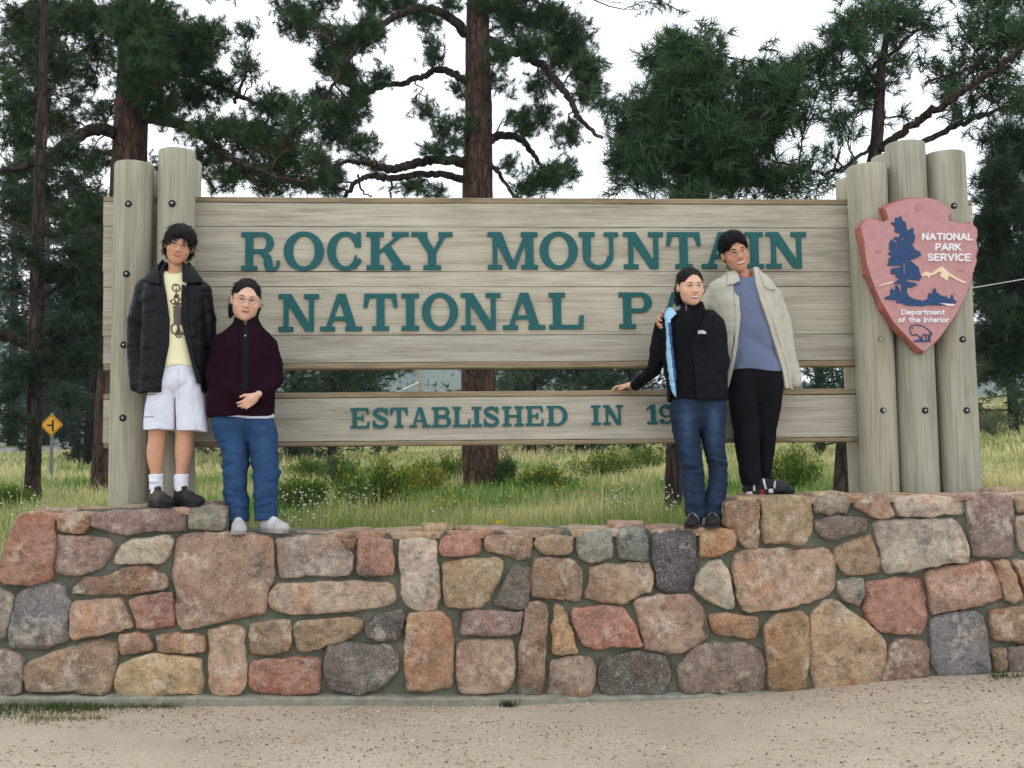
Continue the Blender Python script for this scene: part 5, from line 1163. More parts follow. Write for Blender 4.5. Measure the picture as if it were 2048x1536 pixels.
# ------------------------------------------------------------------ road, road sign, pole and wires
def make_asphalt():
    m = NM('asphalt', 0.85, 0.2); a = m.noise(m.pos(), 2.0, 6, .7); m.col(m.ramp(a, [(.3, lin(120, 120, 120)), (.7, lin(150, 149, 146))])); m.bump(a, .2, .02); return m.m
M['asphalt'] = make_asphalt()
ra, rb = np.array([-60.0, 37.0]), np.array([-11.0, 60.0])
V = []; F = []; n = 40
for i in range(n):
    c = ra+(rb-ra)*i/(n-1)+np.array([0, 4*math.sin(i/(n-1)*math.pi)]); nn = np.array([-(rb-ra)[1], (rb-ra)[0]]); nn /= np.linalg.norm(nn)
    for s in (-3.2, -2.6, 2.6, 3.2):
        q = c+nn*s; z = float(meadow_z(c[0], c[1]))+(.16 if abs(s) < 3 else -.25); V.append((q[0], q[1], z))
    if i: a = (i-1)*4; F += [(a+j, a+4+j, a+5+j, a+1+j) for j in range(3)]
tag(link('road', mesh_py('road', V, F), M['asphalt']), kind='structure')
YS = 22.0; c = at(103, 850, YS); gb = float(meadow_z(c[0], YS))
RS = empty('road_sign', (c[0], YS, gb)); tag(RS, 'yellow diamond road sign with a black side-road symbol on a post', 'road sign')
M['sign_yellow'] = make_simple('sign_yellow', lin(226, 160, 30), .5, .4, .06); M['sign_black'] = make_simple('sign_black', (.015, .015, .015, 1), .6); M['sign_metal'] = make_simple('sign_metal', lin(110, 112, 108), .5, .4)
m = MB(); m.box(c[0]-.03, c[0]+.03, YS+.02, YS+.06, gb-.1, c[2]+.25); m.build('post', M['sign_metal'], RS)
k = YS/FPX
f = F2(-24, 24, -24, 24, .5); f.add(f.poly_d([(-19.5, 0), (0, -19.5), (19.5, 0), (0, 19.5)])-1.6)
m = MB(); extrude_loops(f.loops(), lambda u, v: (c[0]+u*k, c[2]+v*k), YS-.004, YS+.012, m); pnl = m.build('panel', M['sign_yellow'], RS)
f = F2(-22, 22, -22, 22, .4); d = np.maximum(f.poly_d([(-18.3, 0), (0, -18.3), (18.3, 0), (0, 18.3)])-1, -(f.poly_d([(-17, 0), (0, -17), (17, 0), (0, 17)])-1)); f.add(d)
m = MB(); extrude_loops(f.loops(), lambda u, v: (c[0]+u*k, c[2]+v*k), YS-.008, YS+.002, m); m.build('border_line', M['sign_black'], pnl)
f = F2(-16, 16, -16, 16, .4); f.rect(1, 4.6, -12.5, 10); f.rect(-8.5, 1.5, -2.6, 1.0)
m = MB(); extrude_loops(f.loops(), lambda u, v: (c[0]+u*k, c[2]+v*k), YS-.008, YS+.002, m); m.build('side_road_symbol', M['sign_black'], pnl)
M['pole_wood'] = make_simple('pole_wood', lin(168, 156, 138), .9, .1, .2, 20, stretch=(1, 1, .1)); M['cable'] = make_simple('pale_cable', lin(214, 212, 204), .5, .4)
p0 = at(841, 900, 58); p1 = at(841, 300, 58); gb = float(meadow_z(p0[0], 58))
UP = empty('utility_pole', (p0[0], 58, gb)); tag(UP, 'thin pale utility pole standing in front of the distant hillside', 'pole')
m = MB(); m.tube([(p0[0], 58, gb-.2), (p0[0]+.02, 58, gb+9.5)], [.11, .08], 10); m.build('pole', M['pole_wood'], UP, smooth=True)
m = MB(); m.box(p0[0]-.9, p0[0]+.9, 57.86, 57.92, gb+8.9, gb+9.05); m.build('crossarm', M['pole_wood'], UP)
m = MB(); a, b_ = at(838, 764, 57.9), at(796, 783, 55); e = b_+(b_-a)*1.4; m.tube([a, (a+e)/2, e], [.03, .03, .03], 6); m.build('guy_wire', M['cable'], UP)
a, b_ = at(1944, 576, 9.0), at(2060, 556, 9.0)
W = MB(); ext = b_+(b_-a)*6
W.tube([at(1700, 617, 9.0), a, b_, ext], [.0035]*4, 6)
WB = empty('guy_cable', tuple(ext)); tag(WB, 'thin taut white cable rising past the right edge of the sign', 'cable'); W.build('cable', M['cable'], WB)
m = MB(); gz_ = float(meadow_z(ext[0], 9.0)); m.tube([(ext[0], 9.0, gz_-.2), (ext[0], 9.0, ext[2]+.6)], [.1, .08], 12); m.build('anchor_pole', M['pole_wood'], WB, smooth=True)
# ------------------------------------------------------------------ people: smooth distance fields turned into skins
class SDF:
    def __init__(s, lo, hi, h):
        s.h = h; s.lo = np.array(lo, float); n = np.ceil((np.array(hi)-s.lo)/h).astype(int)+1
        s.ax = [(s.lo[i]+np.arange(n[i])*h).astype(np.float32) for i in range(3)]
        s.d = np.full(tuple(n), 0.25, np.float32)
    def win(s, lo, hi):
        sl = []
        for i in range(3):
            a = int(np.clip(np.floor((lo[i]-s.lo[i])/s.h), 0, len(s.ax[i]))); b = int(np.clip(np.ceil((hi[i]-s.lo[i])/s.h)+1, 0, len(s.ax[i])))
            sl.append(slice(a, max(a, b)))
        return tuple(sl), s.ax[0][sl[0]][:, None, None], s.ax[1][sl[1]][None, :, None], s.ax[2][sl[2]][None, None, :]
    def blend(s, sl, dn, k):
        d = s.d[sl]
        if d.size == 0: return
        if k <= 1e-6: s.d[sl] = np.minimum(d, dn); return
        hh = np.clip(0.5+0.5*(d-dn)/k, 0, 1); s.d[sl] = d*(1-hh)+dn*hh-k*hh*(1-hh)
    def carve(s, sl, dn, k=0.004):
        d = s.d[sl]
        if d.size == 0: return
        hh = np.clip(0.5-0.5*(d+dn)/k, 0, 1); s.d[sl] = d*(1-hh)-dn*hh+k*hh*(1-hh)
    def cap(s, a, b, ra, rb, k=0.02, sy=1.0):
        a = np.asarray(a, float); b = np.asarray(b, float); m = max(ra, rb)*max(1, sy)+k+0.03
        sl, X, Y, Z = s.win(np.minimum(a, b)-m, np.maximum(a, b)+m)
        e = b-a; e2 = np.array([e[0], e[1]/sy, e[2]]); L = (e2@e2)+1e-9
        wx, wy, wz = X-a[0], (Y-a[1])/sy, Z-a[2]
        t = np.clip((wx*e2[0]+wy*e2[1]+wz*e2[2])/L, 0, 1)
        dn = np.sqrt((wx-e2[0]*t)**2+(wy-e2[1]*t)**2+(wz-e2[2]*t)**2)-(ra+(rb-ra)*t)
        s.blend(sl, dn*min(1, sy), k)
    def chain(s, pts, rads, k=0.02, sy=1.0):
        for i in range(len(pts)-1): s.cap(pts[i], pts[i+1], rads[i], rads[i+1], k if i == 0 else max(k, 0.012), sy)
    def ell(s, c, r, k=0.02, Rm=None, cut=False):
        c = np.asarray(c, float); r = np.asarray(r, float); m = r.max()+k+0.02
        sl, X, Y, Z = s.win(c-m, c+m); x, y, z = X-c[0], Y-c[1], Z-c[2]
        if Rm is not None: x, y, z = [Rm[0][i]*x+Rm[1][i]*y+Rm[2][i]*z for i in range(3)]
        k0 = np.sqrt((x/r[0])**2+(y/r[1])**2+(z/r[2])**2); k1 = np.sqrt((x/r[0]**2)**2+(y/r[1]**2)**2+(z/r[2]**2)**2)+1e-6
        dn = k0*(k0-1)/k1
        (s.carve if cut else s.blend)(sl, dn, k)
    def loft_d(s, rows, sl_xyz, p=2.4):
        """rows: (x, y, z, a, b) sorted by z descending or ascending; elliptical sections interpolated along z"""
        X, Y, Z = sl_xyz; A = np.array(sorted(rows, key=lambda r_: r_[2])); z = Z[0, 0]
        f = lambda j: smooth_interp(z, A[:, 2], A[:, j])[None, None, :].astype(np.float32)
        cx, cy, a, b = f(0), f(1), f(3), f(4)
        q = (np.abs((X-cx)/a)**p+np.abs((Y-cy)/b)**p)**(1/p)
        dn = (q-1)*np.minimum(a, b)
        return np.maximum(dn, np.maximum(A[0, 2]-Z, Z-A[-1, 2]))
    def loft(s, rows, k=0.015, p=2.4):
        A = np.array(rows); m = 0.04+k
        lo = np.array([(A[:, 0]-A[:, 3]).min(), (A[:, 1]-A[:, 4]).min(), A[:, 2].min()])-m; hi = np.array([(A[:, 0]+A[:, 3]).max(), (A[:, 1]+A[:, 4]).max(), A[:, 2].max()])+m
        sl, X, Y, Z = s.win(lo, hi); dn = s.loft_d(rows, (X, Y, Z), p); s.blend(sl, dn, k); return dn, sl
    def folds(s, f, amp):
        near = np.abs(s.d) < 0.03; idx = np.nonzero(near)
        P = np.stack([s.ax[i][idx[i]] for i in range(3)], -1)
        a = amp(P) if callable(amp) else amp
        q = f(P); s.d[idx] += (a*(0.45*q+1.0-1.75*np.abs(q)**0.75)).astype(np.float32)
    def nets(s):
        d = s.d; d[0] = d[-1] = 0.2; d[:, 0] = d[:, -1] = 0.2; d[:, :, 0] = d[:, :, -1] = 0.2
        ins = d < 0
        c = ins[:-1, :-1, :-1].astype(np.int8)
        for i, j, k in ((1, 0, 0), (0, 1, 0), (0, 0, 1), (1, 1, 0), (1, 0, 1), (0, 1, 1), (1, 1, 1)):
            c = c+ins[i:d.shape[0]-1+i, j:d.shape[1]-1+j, k:d.shape[2]-1+k]
        act = (c > 0) & (c < 8); I = np.stack(np.nonzero(act), -1); n = len(I)
        vid = np.full(act.shape, -1, np.int32); vid[act] = np.arange(n)
        cor = [(0, 0, 0), (1, 0, 0), (0, 1, 0), (1, 1, 0), (0, 0, 1), (1, 0, 1), (0, 1, 1), (1, 1, 1)]
        val = np.stack([d[I[:, 0]+a, I[:, 1]+b, I[:, 2]+e] for a, b, e in cor], -1)
        acc = np.zeros((n, 3)); cnt = np.zeros(n)
        C = np.array(cor, float)
        for a in range(8):
            for b in range(a+1, 8):
                if np.abs(C[a]-C[b]).sum() != 1: continue
                m = (val[:, a] < 0) != (val[:, b] < 0); t = val[:, a]/(val[:, a]-val[:, b]+1e-12)
                acc += np.where(m[:, None], C[a]+(C[b]-C[a])*t[:, None], 0); cnt += m
        V = (I+acc/cnt[:, None])*s.h+s.lo
        Fs = []
        for ax in range(3):
            a, b = [(1, 2), (2, 0), (0, 1)][ax]
            sl0 = [slice(None)]*3; sl1 = [slice(None)]*3; sl0[ax] = slice(0, -1); sl1[ax] = slice(1, None)
            ch = ins[tuple(sl0)] != ins[tuple(sl1)]; E = np.stack(np.nonzero(ch), -1)
            E = E[(E[:, a] > 0) & (E[:, b] > 0) & (E[:, a] < d.shape[a]-1) & (E[:, b] < d.shape[b]-1)]
            da = np.zeros(3, int); da[a] = 1; db = np.zeros(3, int); db[b] = 1
            g = lambda e: vid[e[:, 0], e[:, 1], e[:, 2]]
            Q = np.stack([g(E-da-db), g(E-db), g(E), g(E-da)], -1)
            fl = ~ins[E[:, 0], E[:, 1], E[:, 2]]; Q[fl] = Q[fl][:, ::-1]
            Fs.append(Q)
        return V, np.vstack(Fs)
def smooth_interp(z, zs, v):
    """monotone-ish cubic through the rows"""
    zs = np.asarray(zs, float); v = np.asarray(v, float)
    if len(zs) < 3: return np.interp(z, zs, v)
    m = np.gradient(v, zs); i = np.clip(np.searchsorted(zs, z)-1, 0, len(zs)-2); h = zs[i+1]-zs[i]; t = np.clip((z-zs[i])/h, 0, 1)
    return (2*t**3-3*t**2+1)*v[i]+(t**3-2*t**2+t)*h*m[i]+(-2*t**3+3*t**2)*v[i+1]+(t**3-t**2)*h*m[i+1]
def rows_px(rows, Y):
    """(py, x_left, x_right, half depth[, dy]) traced rows -> loft rows in metres"""
    out = []
    for r_ in rows:
        py, xl, xr, b = r_[:4]; dy = r_[4] if len(r_) > 4 else 0
        p, q = at(xl, py, Y+dy), at(xr, py, Y+dy); out.append(((p[0]+q[0])/2, Y+dy, (p[2]+q[2])/2, (q[0]-p[0])/2, b))
    return out
def shrink(rows, e): return [(x, y, z, max(a-e, .012), max(b-e, .012)) for x, y, z, a, b in rows]
def poly2(s, px_pts, Y, sl=None):
    """signed distance (x,z) of a traced outline standing at depth Y, on the field's own grid"""
    P = [at(x, y, Y) for x, y in px_pts]; sl = sl or (slice(None),)*3
    f = F2.__new__(F2); f.X, f.Y = np.meshgrid(s.ax[0][sl[0]], s.ax[2][sl[2]], indexing='ij')
    return f.poly_d([(p[0], p[2]) for p in P])[:, None, :].astype(np.float32)
def cut_front(s, px_pts, Y, yback, k=0.004):
    d2 = poly2(s, px_pts, Y); Yg = s.ax[1][None, :, None]
    s.carve((slice(None),)*3, np.maximum(d2, Yg-yback), k)
def patch(s, base, sl, px_pts, Y, off, th, k=0.003):
    """raised flap that follows a lofted surface inside a traced outline (collars, plackets, logos)"""
    d2 = poly2(s, px_pts, Y, sl); Yg = s.ax[1][sl[1]][None, :, None]
    dn = np.maximum(np.maximum(np.abs(base-off)-th, d2), Yg-Y); s.blend(sl, dn, k)
def skin_obj(name, S_, mat, parent, cols=None, blur=0):
    V, F = S_.nets()
    if blur:
        for _ in range(blur):
            acc = np.zeros_like(V); cnt = np.zeros(len(V))
            for a, b in ((0, 1), (1, 2), (2, 3), (3, 0)):
                np.add.at(acc, F[:, a], V[F[:, b]]); np.add.at(cnt, F[:, a], 1); np.add.at(acc, F[:, b], V[F[:, a]]); np.add.at(cnt, F[:, b], 1)
            V = V*.5+.5*acc/np.maximum(cnt, 1)[:, None]
    c = cols(V) if callable(cols) else cols
    if c is not None and np.ndim(c) == 1: c = np.tile(np.asarray(c)[None, :], (len(V), 1))
    return link(name, mesh_np(name, V, F, c), mat, parent, smooth=True)
def proj_np(V):
    d = V-CAM; w_ = d@fw; return CX+FPX*(d@rt)/w_, CY-FPX*(d@up)/w_
def rot(yaw, pitch, roll):
    """head frame: yaw turns the face to image right, roll leans the crown to image right, pitch nods down"""
    cy, sy = math.cos(yaw), math.sin(yaw); cp, sp = math.cos(pitch), math.sin(pitch); cr_, sr = math.cos(roll), math.sin(roll)
    Rz = np.array([[cy, -sy, 0], [sy, cy, 0], [0, 0, 1]]); Rx = np.array([[1, 0, 0], [0, cp, -sp], [0, sp, cp]]); Ry = np.array([[cr_, 0, sr], [0, 1, 0], [-sr, 0, cr_]])
    return Ry@Rz@Rx
def make_cloth(name, rough=0.85, spec=0.2, fine=220, fstr=0.25, fold=9, fo=0.35, sheen=0.0, stretch=(1, 1, 1), mott=0.12):
    m = NM(name, rough, spec); a = m.n('ShaderNodeVertexColor', layer_name='Col')
    f = m.noise(m.pos(stretch), fine, 2, .6); w_ = m.noise(m.pos(), fold, 4, .55)
    c = m.mix(1.0, a.outputs[0], m.ramp(f, [(.3, g1(1-mott)), (.7, g1(1+mott))]), 'MULTIPLY')
    c = m.mix(1.0, c, m.ramp(w_, [(.3, g1(1-mott*.8)), (.7, g1(1+mott*.8))]), 'MULTIPLY')
    m.col(c); n = m.bump(w_, fo, 0.02); m.bump(f, fstr, 0.002, n)
    if sheen: m.b.inputs['Sheen Weight'].default_value = sheen
    return m.m
def make_skin():
    m = NM('skin', 0.5, 0.35); a = m.n('ShaderNodeVertexColor', layer_name='Col'); f = m.noise(m.pos(), 60, 3, .6)
    m.col(m.mix(1.0, a.outputs[0], m.ramp(f, [(.3, g1(.93)), (.7, g1(1.06))]), 'MULTIPLY')); m.bump(f, .1, .003)
    m.b.inputs['Subsurface Weight'].default_value = 0.12; m.b.inputs['Subsurface Radius'].default_value = (.012, .005, .003)
    return m.m
M['skin'] = make_skin()
M['leather'] = make_cloth('black_leather', .40, .16, 90, .25, 16, .9, mott=.06)
M['fleece'] = make_cloth('fleece', .95, .04, 160, .5, 8, .3, mott=.2)
M['cotton'] = make_cloth('cotton', .9, .06, 260, .2, 9, .8, mott=.07)
M['denim'] = make_cloth('denim', .9, .1, 300, .35, 24, .8, stretch=(1, 1, 1), mott=.18)
M['nylon'] = make_cloth('nylon_shell', .6, .09, 240, .15, 16, .9, mott=.06)
M['canvas'] = make_cloth('canvas_shell', .8, .15, 240, .2, 10, .75, mott=.07)
M['hairm'] = None
def make_hair():
    m = NM('black_hair', .45, .14); v = m.noise(m.pos((1, 1, .3)), 130, 3, .6); m.col(m.ramp(v, [(.3, (.004, .0035, .0035, 1)), (.7, (.013, .011, .011, 1))])); m.bump(v, .8, .008); return m.m
M['hairm'] = make_hair()
M['shoe'] = make_cloth('shoe_fabric', .7, .3, 160, .3, 30, .3, mott=.12)
M['eye_white'] = make_simple('eye_white', (.7, .68, .66, 1), .3, .5, .02); M['iris'] = make_simple('dark_iris', (.012, .009, .008, 1), .25, .5, .02)
M['lip'] = make_simple('lip_skin', lin(172, 96, 90), .45, .4, .06); M['mouth_dark'] = make_simple('mouth_shade', lin(96, 50, 46), .6)
M['teeth'] = make_simple('teeth', (.72, .7, .64, 1), .35, .5, .03); M['wire'] = make_simple('wire_frame', (.2, .19, .18, 1), .35, .5, .1, metal=.8)

def head_into(S_, c, s, Rm, smile, k=0.03, wide=1.0):
    """carve a head with features out of the person's own skin field"""
    r_ = .17*s; sl, X, Y, Z = S_.win(c-r_, c+r_); x0, y0, z0 = X-c[0], Y-c[1], Z-c[2]
    x, y, z = [(Rm[0][i]*x0+Rm[1][i]*y0+Rm[2][i]*z0)/s for i in range(3)]
    H = np.full(np.broadcast(x, y, z).shape, .3, np.float32)
    def e(cx, cy, cz, a, b, cc, kk):
        nonlocal H
        u, v, w_ = x-cx, y-cy, z-cz; k0 = np.sqrt((u/a)**2+(v/b)**2+(w_/cc)**2); k1 = np.sqrt((u/a**2)**2+(v/b**2)**2+(w_/cc**2)**2)+1e-6
        dn = k0*(k0-1)/k1
        if kk < 0: hh = np.clip(.5-.5*(H+dn)/-kk, 0, 1); H = H*(1-hh)-dn*hh-kk*hh*(1-hh)
        else: hh = np.clip(.5+.5*(H-dn)/kk, 0, 1); H = H*(1-hh)+dn*hh-kk*hh*(1-hh)
    wd = wide
    e(0, .018, .030, .075, .093, .083, .001); e(0, -.012, -.025, .066*wd, .078, .085, .03); e(0, -.028, -.066, .051*wd, .055, .040, .03); e(0, -.066, -.094, .021, .019, .017, .026)
    for q in (-1, 1):
        e(q*.041*wd, -.053, -.028, .024, .022, .022, .022); e(q*.077, .014, -.008, .009, .019, .030, .006)
        e(q*.020, -.072, .028, .024, .012, .010, .02)
    e(0, -.078, .012, .011, .014, .022, .014); e(0, -.092, -.018, .011, .013, .018, .012); e(0, -.098, -.026, .0125, .011, .0095, .008)
    for q in (-1, 1): e(q*.013, -.088, -.029, .0085, .010, .0075, .006)
    for q in (-1, 1): e(q*.031, -.099, .006, .017, .013, .010, -.010)
    e(0, -.072, -.058, .028, .013, .013, .010)
    S_.blend(sl, H*s, k)
def head_colors(V, col, c, s, Rm, base, lip):
    q = ((V-c)@Rm)/s; on = (np.abs(q[:, 0]) < .2) & (np.abs(q[:, 2]) < .16)
    ck = np.exp(-(((np.abs(q[:, 0])-.042)/.02)**2+((q[:, 2]+.03)/.02)**2))*(q[:, 1] < -.02)*on; col *= 1+ck[:, None]*np.array([.06, -.08, -.07])
    sh = on & (q[:, 2] < -.045) & (q[:, 1] < -.03)
    return col
def small(name, S_args, draw, mat, parent, Rm, c, s):
    """tiny feature given in head units"""
    lo, hi = S_args; pts = np.array([[a, b, d] for a in (lo[0], hi[0]) for b in (lo[1], hi[1]) for d in (lo[2], hi[2])])*s; w_ = pts@Rm.T+c
    m = MB(); draw(m); V = (np.array(m.v)*s)@Rm.T+c
    o = link(name, mesh_py(name, V, m.f), mat, parent, smooth=True); return o
def ball(m, c, r, n=12, k=7):
    V = []; 
    for i in range(k+1):
        th = math.pi*i/k
        for j in range(n): V.append((c[0]+r[0]*math.sin(th)*math.cos(2*math.pi*j/n), c[1]+r[1]*math.sin(th)*math.sin(2*math.pi*j/n), c[2]+r[2]*math.cos(th)))
    m.add(V, [(i*n+j, (i+1)*n+j, (i+1)*n+(j+1) % n, i*n+(j+1) % n) for i in range(k) for j in range(n)])
def face_surf(B, c, s, Rm):
    def f(x, z):
        ys = np.linspace(-.135, -.02, 116); p = c+(np.stack([np.full(116, x), ys, np.full(116, z)], -1)*s)@Rm.T
        g = (p-B.lo)/B.h; i = np.floor(g).astype(int); t = g-i; d = 0
        for a in (0, 1):
            for b in (0, 1):
                for e in (0, 1):
                    w_ = (t[:, 0] if a else 1-t[:, 0])*(t[:, 1] if b else 1-t[:, 1])*(t[:, 2] if e else 1-t[:, 2]); d = d+w_*B.d[i[:, 0]+a, i[:, 1]+b, i[:, 2]+e]
        k = np.nonzero(d < 0)[0]; return ys[k[0]] if len(k) else -.07
    return f
def face_parts(P, c, s, Rm, smile, glasses, squint=1.0, brow=.0042, B=None):
    sf = face_surf(B, c, s, Rm); on = lambda pts, off: [(x, sf(x, z)-off, z) for x, z in pts]
    bx = ((-.1, -.12, -.1), (.1, .05, .1))
    for q in (-1, 1):
        ow = small('eye', bx, lambda m: ball(m, (q*.031, sf(q*.031, .005)+.0035, .005), (.0135, .0062, .0046*squint)), M['eye_white'], P, Rm, c, s)
        small('iris', bx, lambda m: ball(m, (q*.030, sf(q*.031, .005)+.001, .0046), (.0070, .004, .0046*squint)), M['iris'], ow, Rm, c, s)
        small('upper_lid', bx, lambda m: m.tube(on([(q*.016, .0052), (q*.024, .0052+.0055*squint), (q*.034, .0052+.0055*squint), (q*.0455, .0035)], .001), [.0018, .0027, .0027, .0018], 6), M['iris'], ow, Rm, c, s)
        small('eyebrow', bx, lambda m: m.tube(on([(q*.013, .0235), (q*.024, .0275), (q*.036, .0285), (q*.049, .0235)], -.0012), [brow*.7, brow, brow*.9, brow*.4], 6), M['hairm'], P, Rm, c, s)
    w_, up_, lo_ = {0: (.023, -.0565, -.0620), 1: (.026, -.0550, -.0630), 2: (.032, -.0520, -.0690)}[int(smile)]; tk = 1.0 if smile < 2 else 1.35
    arc_ = lambda zc, off: on([(-w_, -.0525), (-w_*.82, -.0525*.5+zc*.5), (-w_*.45, zc*.85-.0525*.15), (0, zc), (w_*.45, zc*.85-.0525*.15), (w_*.82, -.0525*.5+zc*.5), (w_, -.0525)], off)
    def lips(m):
        m.tube(arc_(up_, .0002), [.0010, .0024, .0033, .0032, .0033, .0024, .0010], 8); m.tube(arc_(lo_, .0004), [.0010, .0024, .0036, .0040, .0036, .0024, .0010], 8)
    lp = small('lips', bx, lips, M['lip'], P, Rm, c, s)
    if smile: small('teeth', bx, lambda m: m.tube(arc_((up_+lo_)/2+.0012, -.0002), [.0003, .0012*smile**1.2, .0020*smile*tk, .0023*smile*tk, .0020*smile*tk, .0012*smile**1.2, .0003], 8), M['teeth'], lp, Rm, c, s)
    else: small('mouth_line', bx, lambda m: m.tube(arc_((up_+lo_)/2, .0022), [.0004, .0008, .0010, .0011, .0010, .0008, .0004], 6), M['mouth_dark'], lp, Rm, c, s)
    if glasses:
        def dr(m):
            for q in (-1, 1):
                pts = [(q*.032+.0205*math.cos(a*math.pi/10), -.1005+.10*max(0, abs(.0205*math.cos(a*math.pi/10)+q*.032*q)-.032)*.5, .003+.0150*math.sin(a*math.pi/10)) for a in range(21)]
                m.tube(pts, [.0011]*21, 5, False); m.tube([(q*.0525, -.098, .006), (q*.072, -.07, .007), (q*.078, .0, .004)], [.0011]*3, 5)
            m.tube([(-.012, -.1015, .006), (0, -.1045, .009), (.012, -.1015, .006)], [.0011]*3, 5)
        small('glasses', bx, dr, M['wire'], P, Rm, c, s)
def hair_obj(P, c, s, Rm, style, seed):
    S_ = SDF(c-.2*s, c+.2*s, .0034); sl = (slice(None),)*3; X, Y, Z = S_.ax[0][:, None, None]-c[0], S_.ax[1][None, :, None]-c[1], S_.ax[2][None, None, :]-c[2]
    x, y, z = [(Rm[0][i]*X+Rm[1][i]*Y+Rm[2][i]*Z)/s for i in range(3)]
    def E(cx, cy, cz, a, b, d):
        u, v, w_ = x-cx, y-cy, z-cz; k0 = np.sqrt((u/a)**2+(v/b)**2+(w_/d)**2); k1 = np.sqrt((u/a**2)**2+(v/b**2)**2+(w_/d**2)**2)+1e-6; return k0*(k0-1)/k1
    sm = lambda a, b, k: np.minimum(a, b)-np.maximum(k-np.abs(a-b), 0)**2/(4*k)
    if style == 'bowl':
        d = sm(E(0, .016, .036, .092, .108, .093), E(0, .03, -.03, .090, .088, .075), .02)
        win = E(.006, -.117, -.030, .066, .083, .094); win = np.minimum(win, np.maximum(y+.02, z+.034)); ear = np.minimum(E(-.08, -.004, -.02, .03, .026, .026), E(.08, -.004, -.02, .03, .026, .026))
        win = np.minimum(win, ear); floor_ = -(z+.075)
    elif style == 'short':
        d = sm(E(0, .018, .046, .084, .102, .090), E(0, .03, .0, .082, .085, .07), .02)
        win = E(0, -.118, -.014, .070, .086, .092); win = np.minimum(win, np.maximum(y+.018, z+.018)); ear = np.minimum(E(-.08, -.002, -.02, .03, .03, .034), E(.08, -.002, -.02, .03, .03, .034))
        win = np.minimum(win, ear); floor_ = -(z+.06)
    else:
        d = sm(E(0, .020, .033, .0795, .0975, .0875), E(0, .035, -.02, .080, .08, .075), .02); d = sm(d, E(-.066, .045, -.065, .02, .03, .06), .02); d = sm(d, E(.066, .045, -.065, .016, .03, .05), .02)
        win = E(.004, -.118, .000, .071, .094, .098); win = np.minimum(win, np.maximum(y+.022, z+.02)); ear = np.minimum(E(-.08, -.004, -.022, .022, .018, .024), E(.08, -.004, -.022, .022, .018, .024))
        win = np.minimum(win, ear); floor_ = -(z+.118-.02*np.sin(x*90))
        d = sm(d, E(0, .115, -.01, .036, .034, .05), .02); d = sm(d, E(-.02, .115, -.075, .028, .026, .06), .02)
    u = np.stack(np.broadcast_arrays(x, y, z), -1).reshape(-1, 3); near = np.abs(d).reshape(-1) < .02
    f1 = sines(seed, 10, 14, 40, (1.6, .9, .5)); f2 = sines(seed+1, 10, 60, 120, (1.4, 1, .35)); nz = np.zeros(near.shape); amp = {'bowl': .0035, 'short': .0022, 'back': .0012}[style]
    nz[near] = amp*f1(u[near])+.0014*f2(u[near]); d = d+nz.reshape(d.shape)
    d = np.maximum(d, -(win+(nz.reshape(d.shape)*1.2))); d = np.maximum(d, floor_)
    S_.d[:] = d*s; ho = skin_obj('hair', S_, M['hairm'], P)
    me = ho.data; n = len(me.vertices); co = np.empty(n*3); me.vertices.foreach_get('co', co); nr = np.empty(n*3); me.vertices.foreach_get('normal', nr); co = co.reshape(-1, 3); nr = nr.reshape(-1, 3)
    g = np.random.default_rng(seed+5); q = ((co-c)@Rm)/s; nl = nr@Rm
    out_ = (np.sqrt((q[:, 0]/.078)**2+((q[:, 1]-.018)/.096)**2+((q[:, 2]-.03)/.086)**2) > 1.0)
    out_ &= ~((q[:, 1] < -.045) & (q[:, 2] < .072) & (style == 'back'))
    idx = g.choice(np.nonzero(out_)[0], 2600); q = q[idx]; nl = nl[idx]
    crown = np.array([0.015, .045, .125]); k = len(idx)
    if style == 'back': fl = np.array([0, .13, -.005])-q; L_, lift = .045, .0012
    elif style == 'short': fl = (q-np.array([0, .04, .05]))*np.array([.6, 1, .3])+np.array([.02, -.03, .05])+g.normal(0, .025, (k, 3)); L_, lift = .028, .0045
    else: fl = q-crown+g.normal(0, .006, (k, 3)); L_, lift = .042, .0010
    t = unit(fl-nl*(fl*nl).sum(1)[:, None]); t = unit(t+g.normal(0, {'short': .16, 'bowl': .07, 'back': .05}[style], (k, 3))); sd_ = unit(np.cross(t, nl))*.0011
    ln = L_*g.uniform(.5, 1.15, (k, 1)); p0 = q-nl*.003; p1 = p0+t*ln*.5+nl*(lift*g.uniform(.4, 1.4, (k, 1))+.002); p2 = p0+t*ln+nl*lift*g.uniform(-.6, 1.5, (k, 1))-np.array([0, 0, .004])*(style != 'short')
    V = np.stack([p0-sd_, p0+sd_, p1+sd_, p1-sd_, p2], 1).reshape(-1, 3)*s@Rm.T+c
    F = (np.array([(0, 1, 2), (0, 2, 3), (3, 2, 4)])[None]+np.arange(k)[:, None, None]*5).reshape(-1, 3)
    tag(link('hair_strands', mesh_np('hair_strands', V, F), M['hairm'], ho), kind='stuff'); return ho
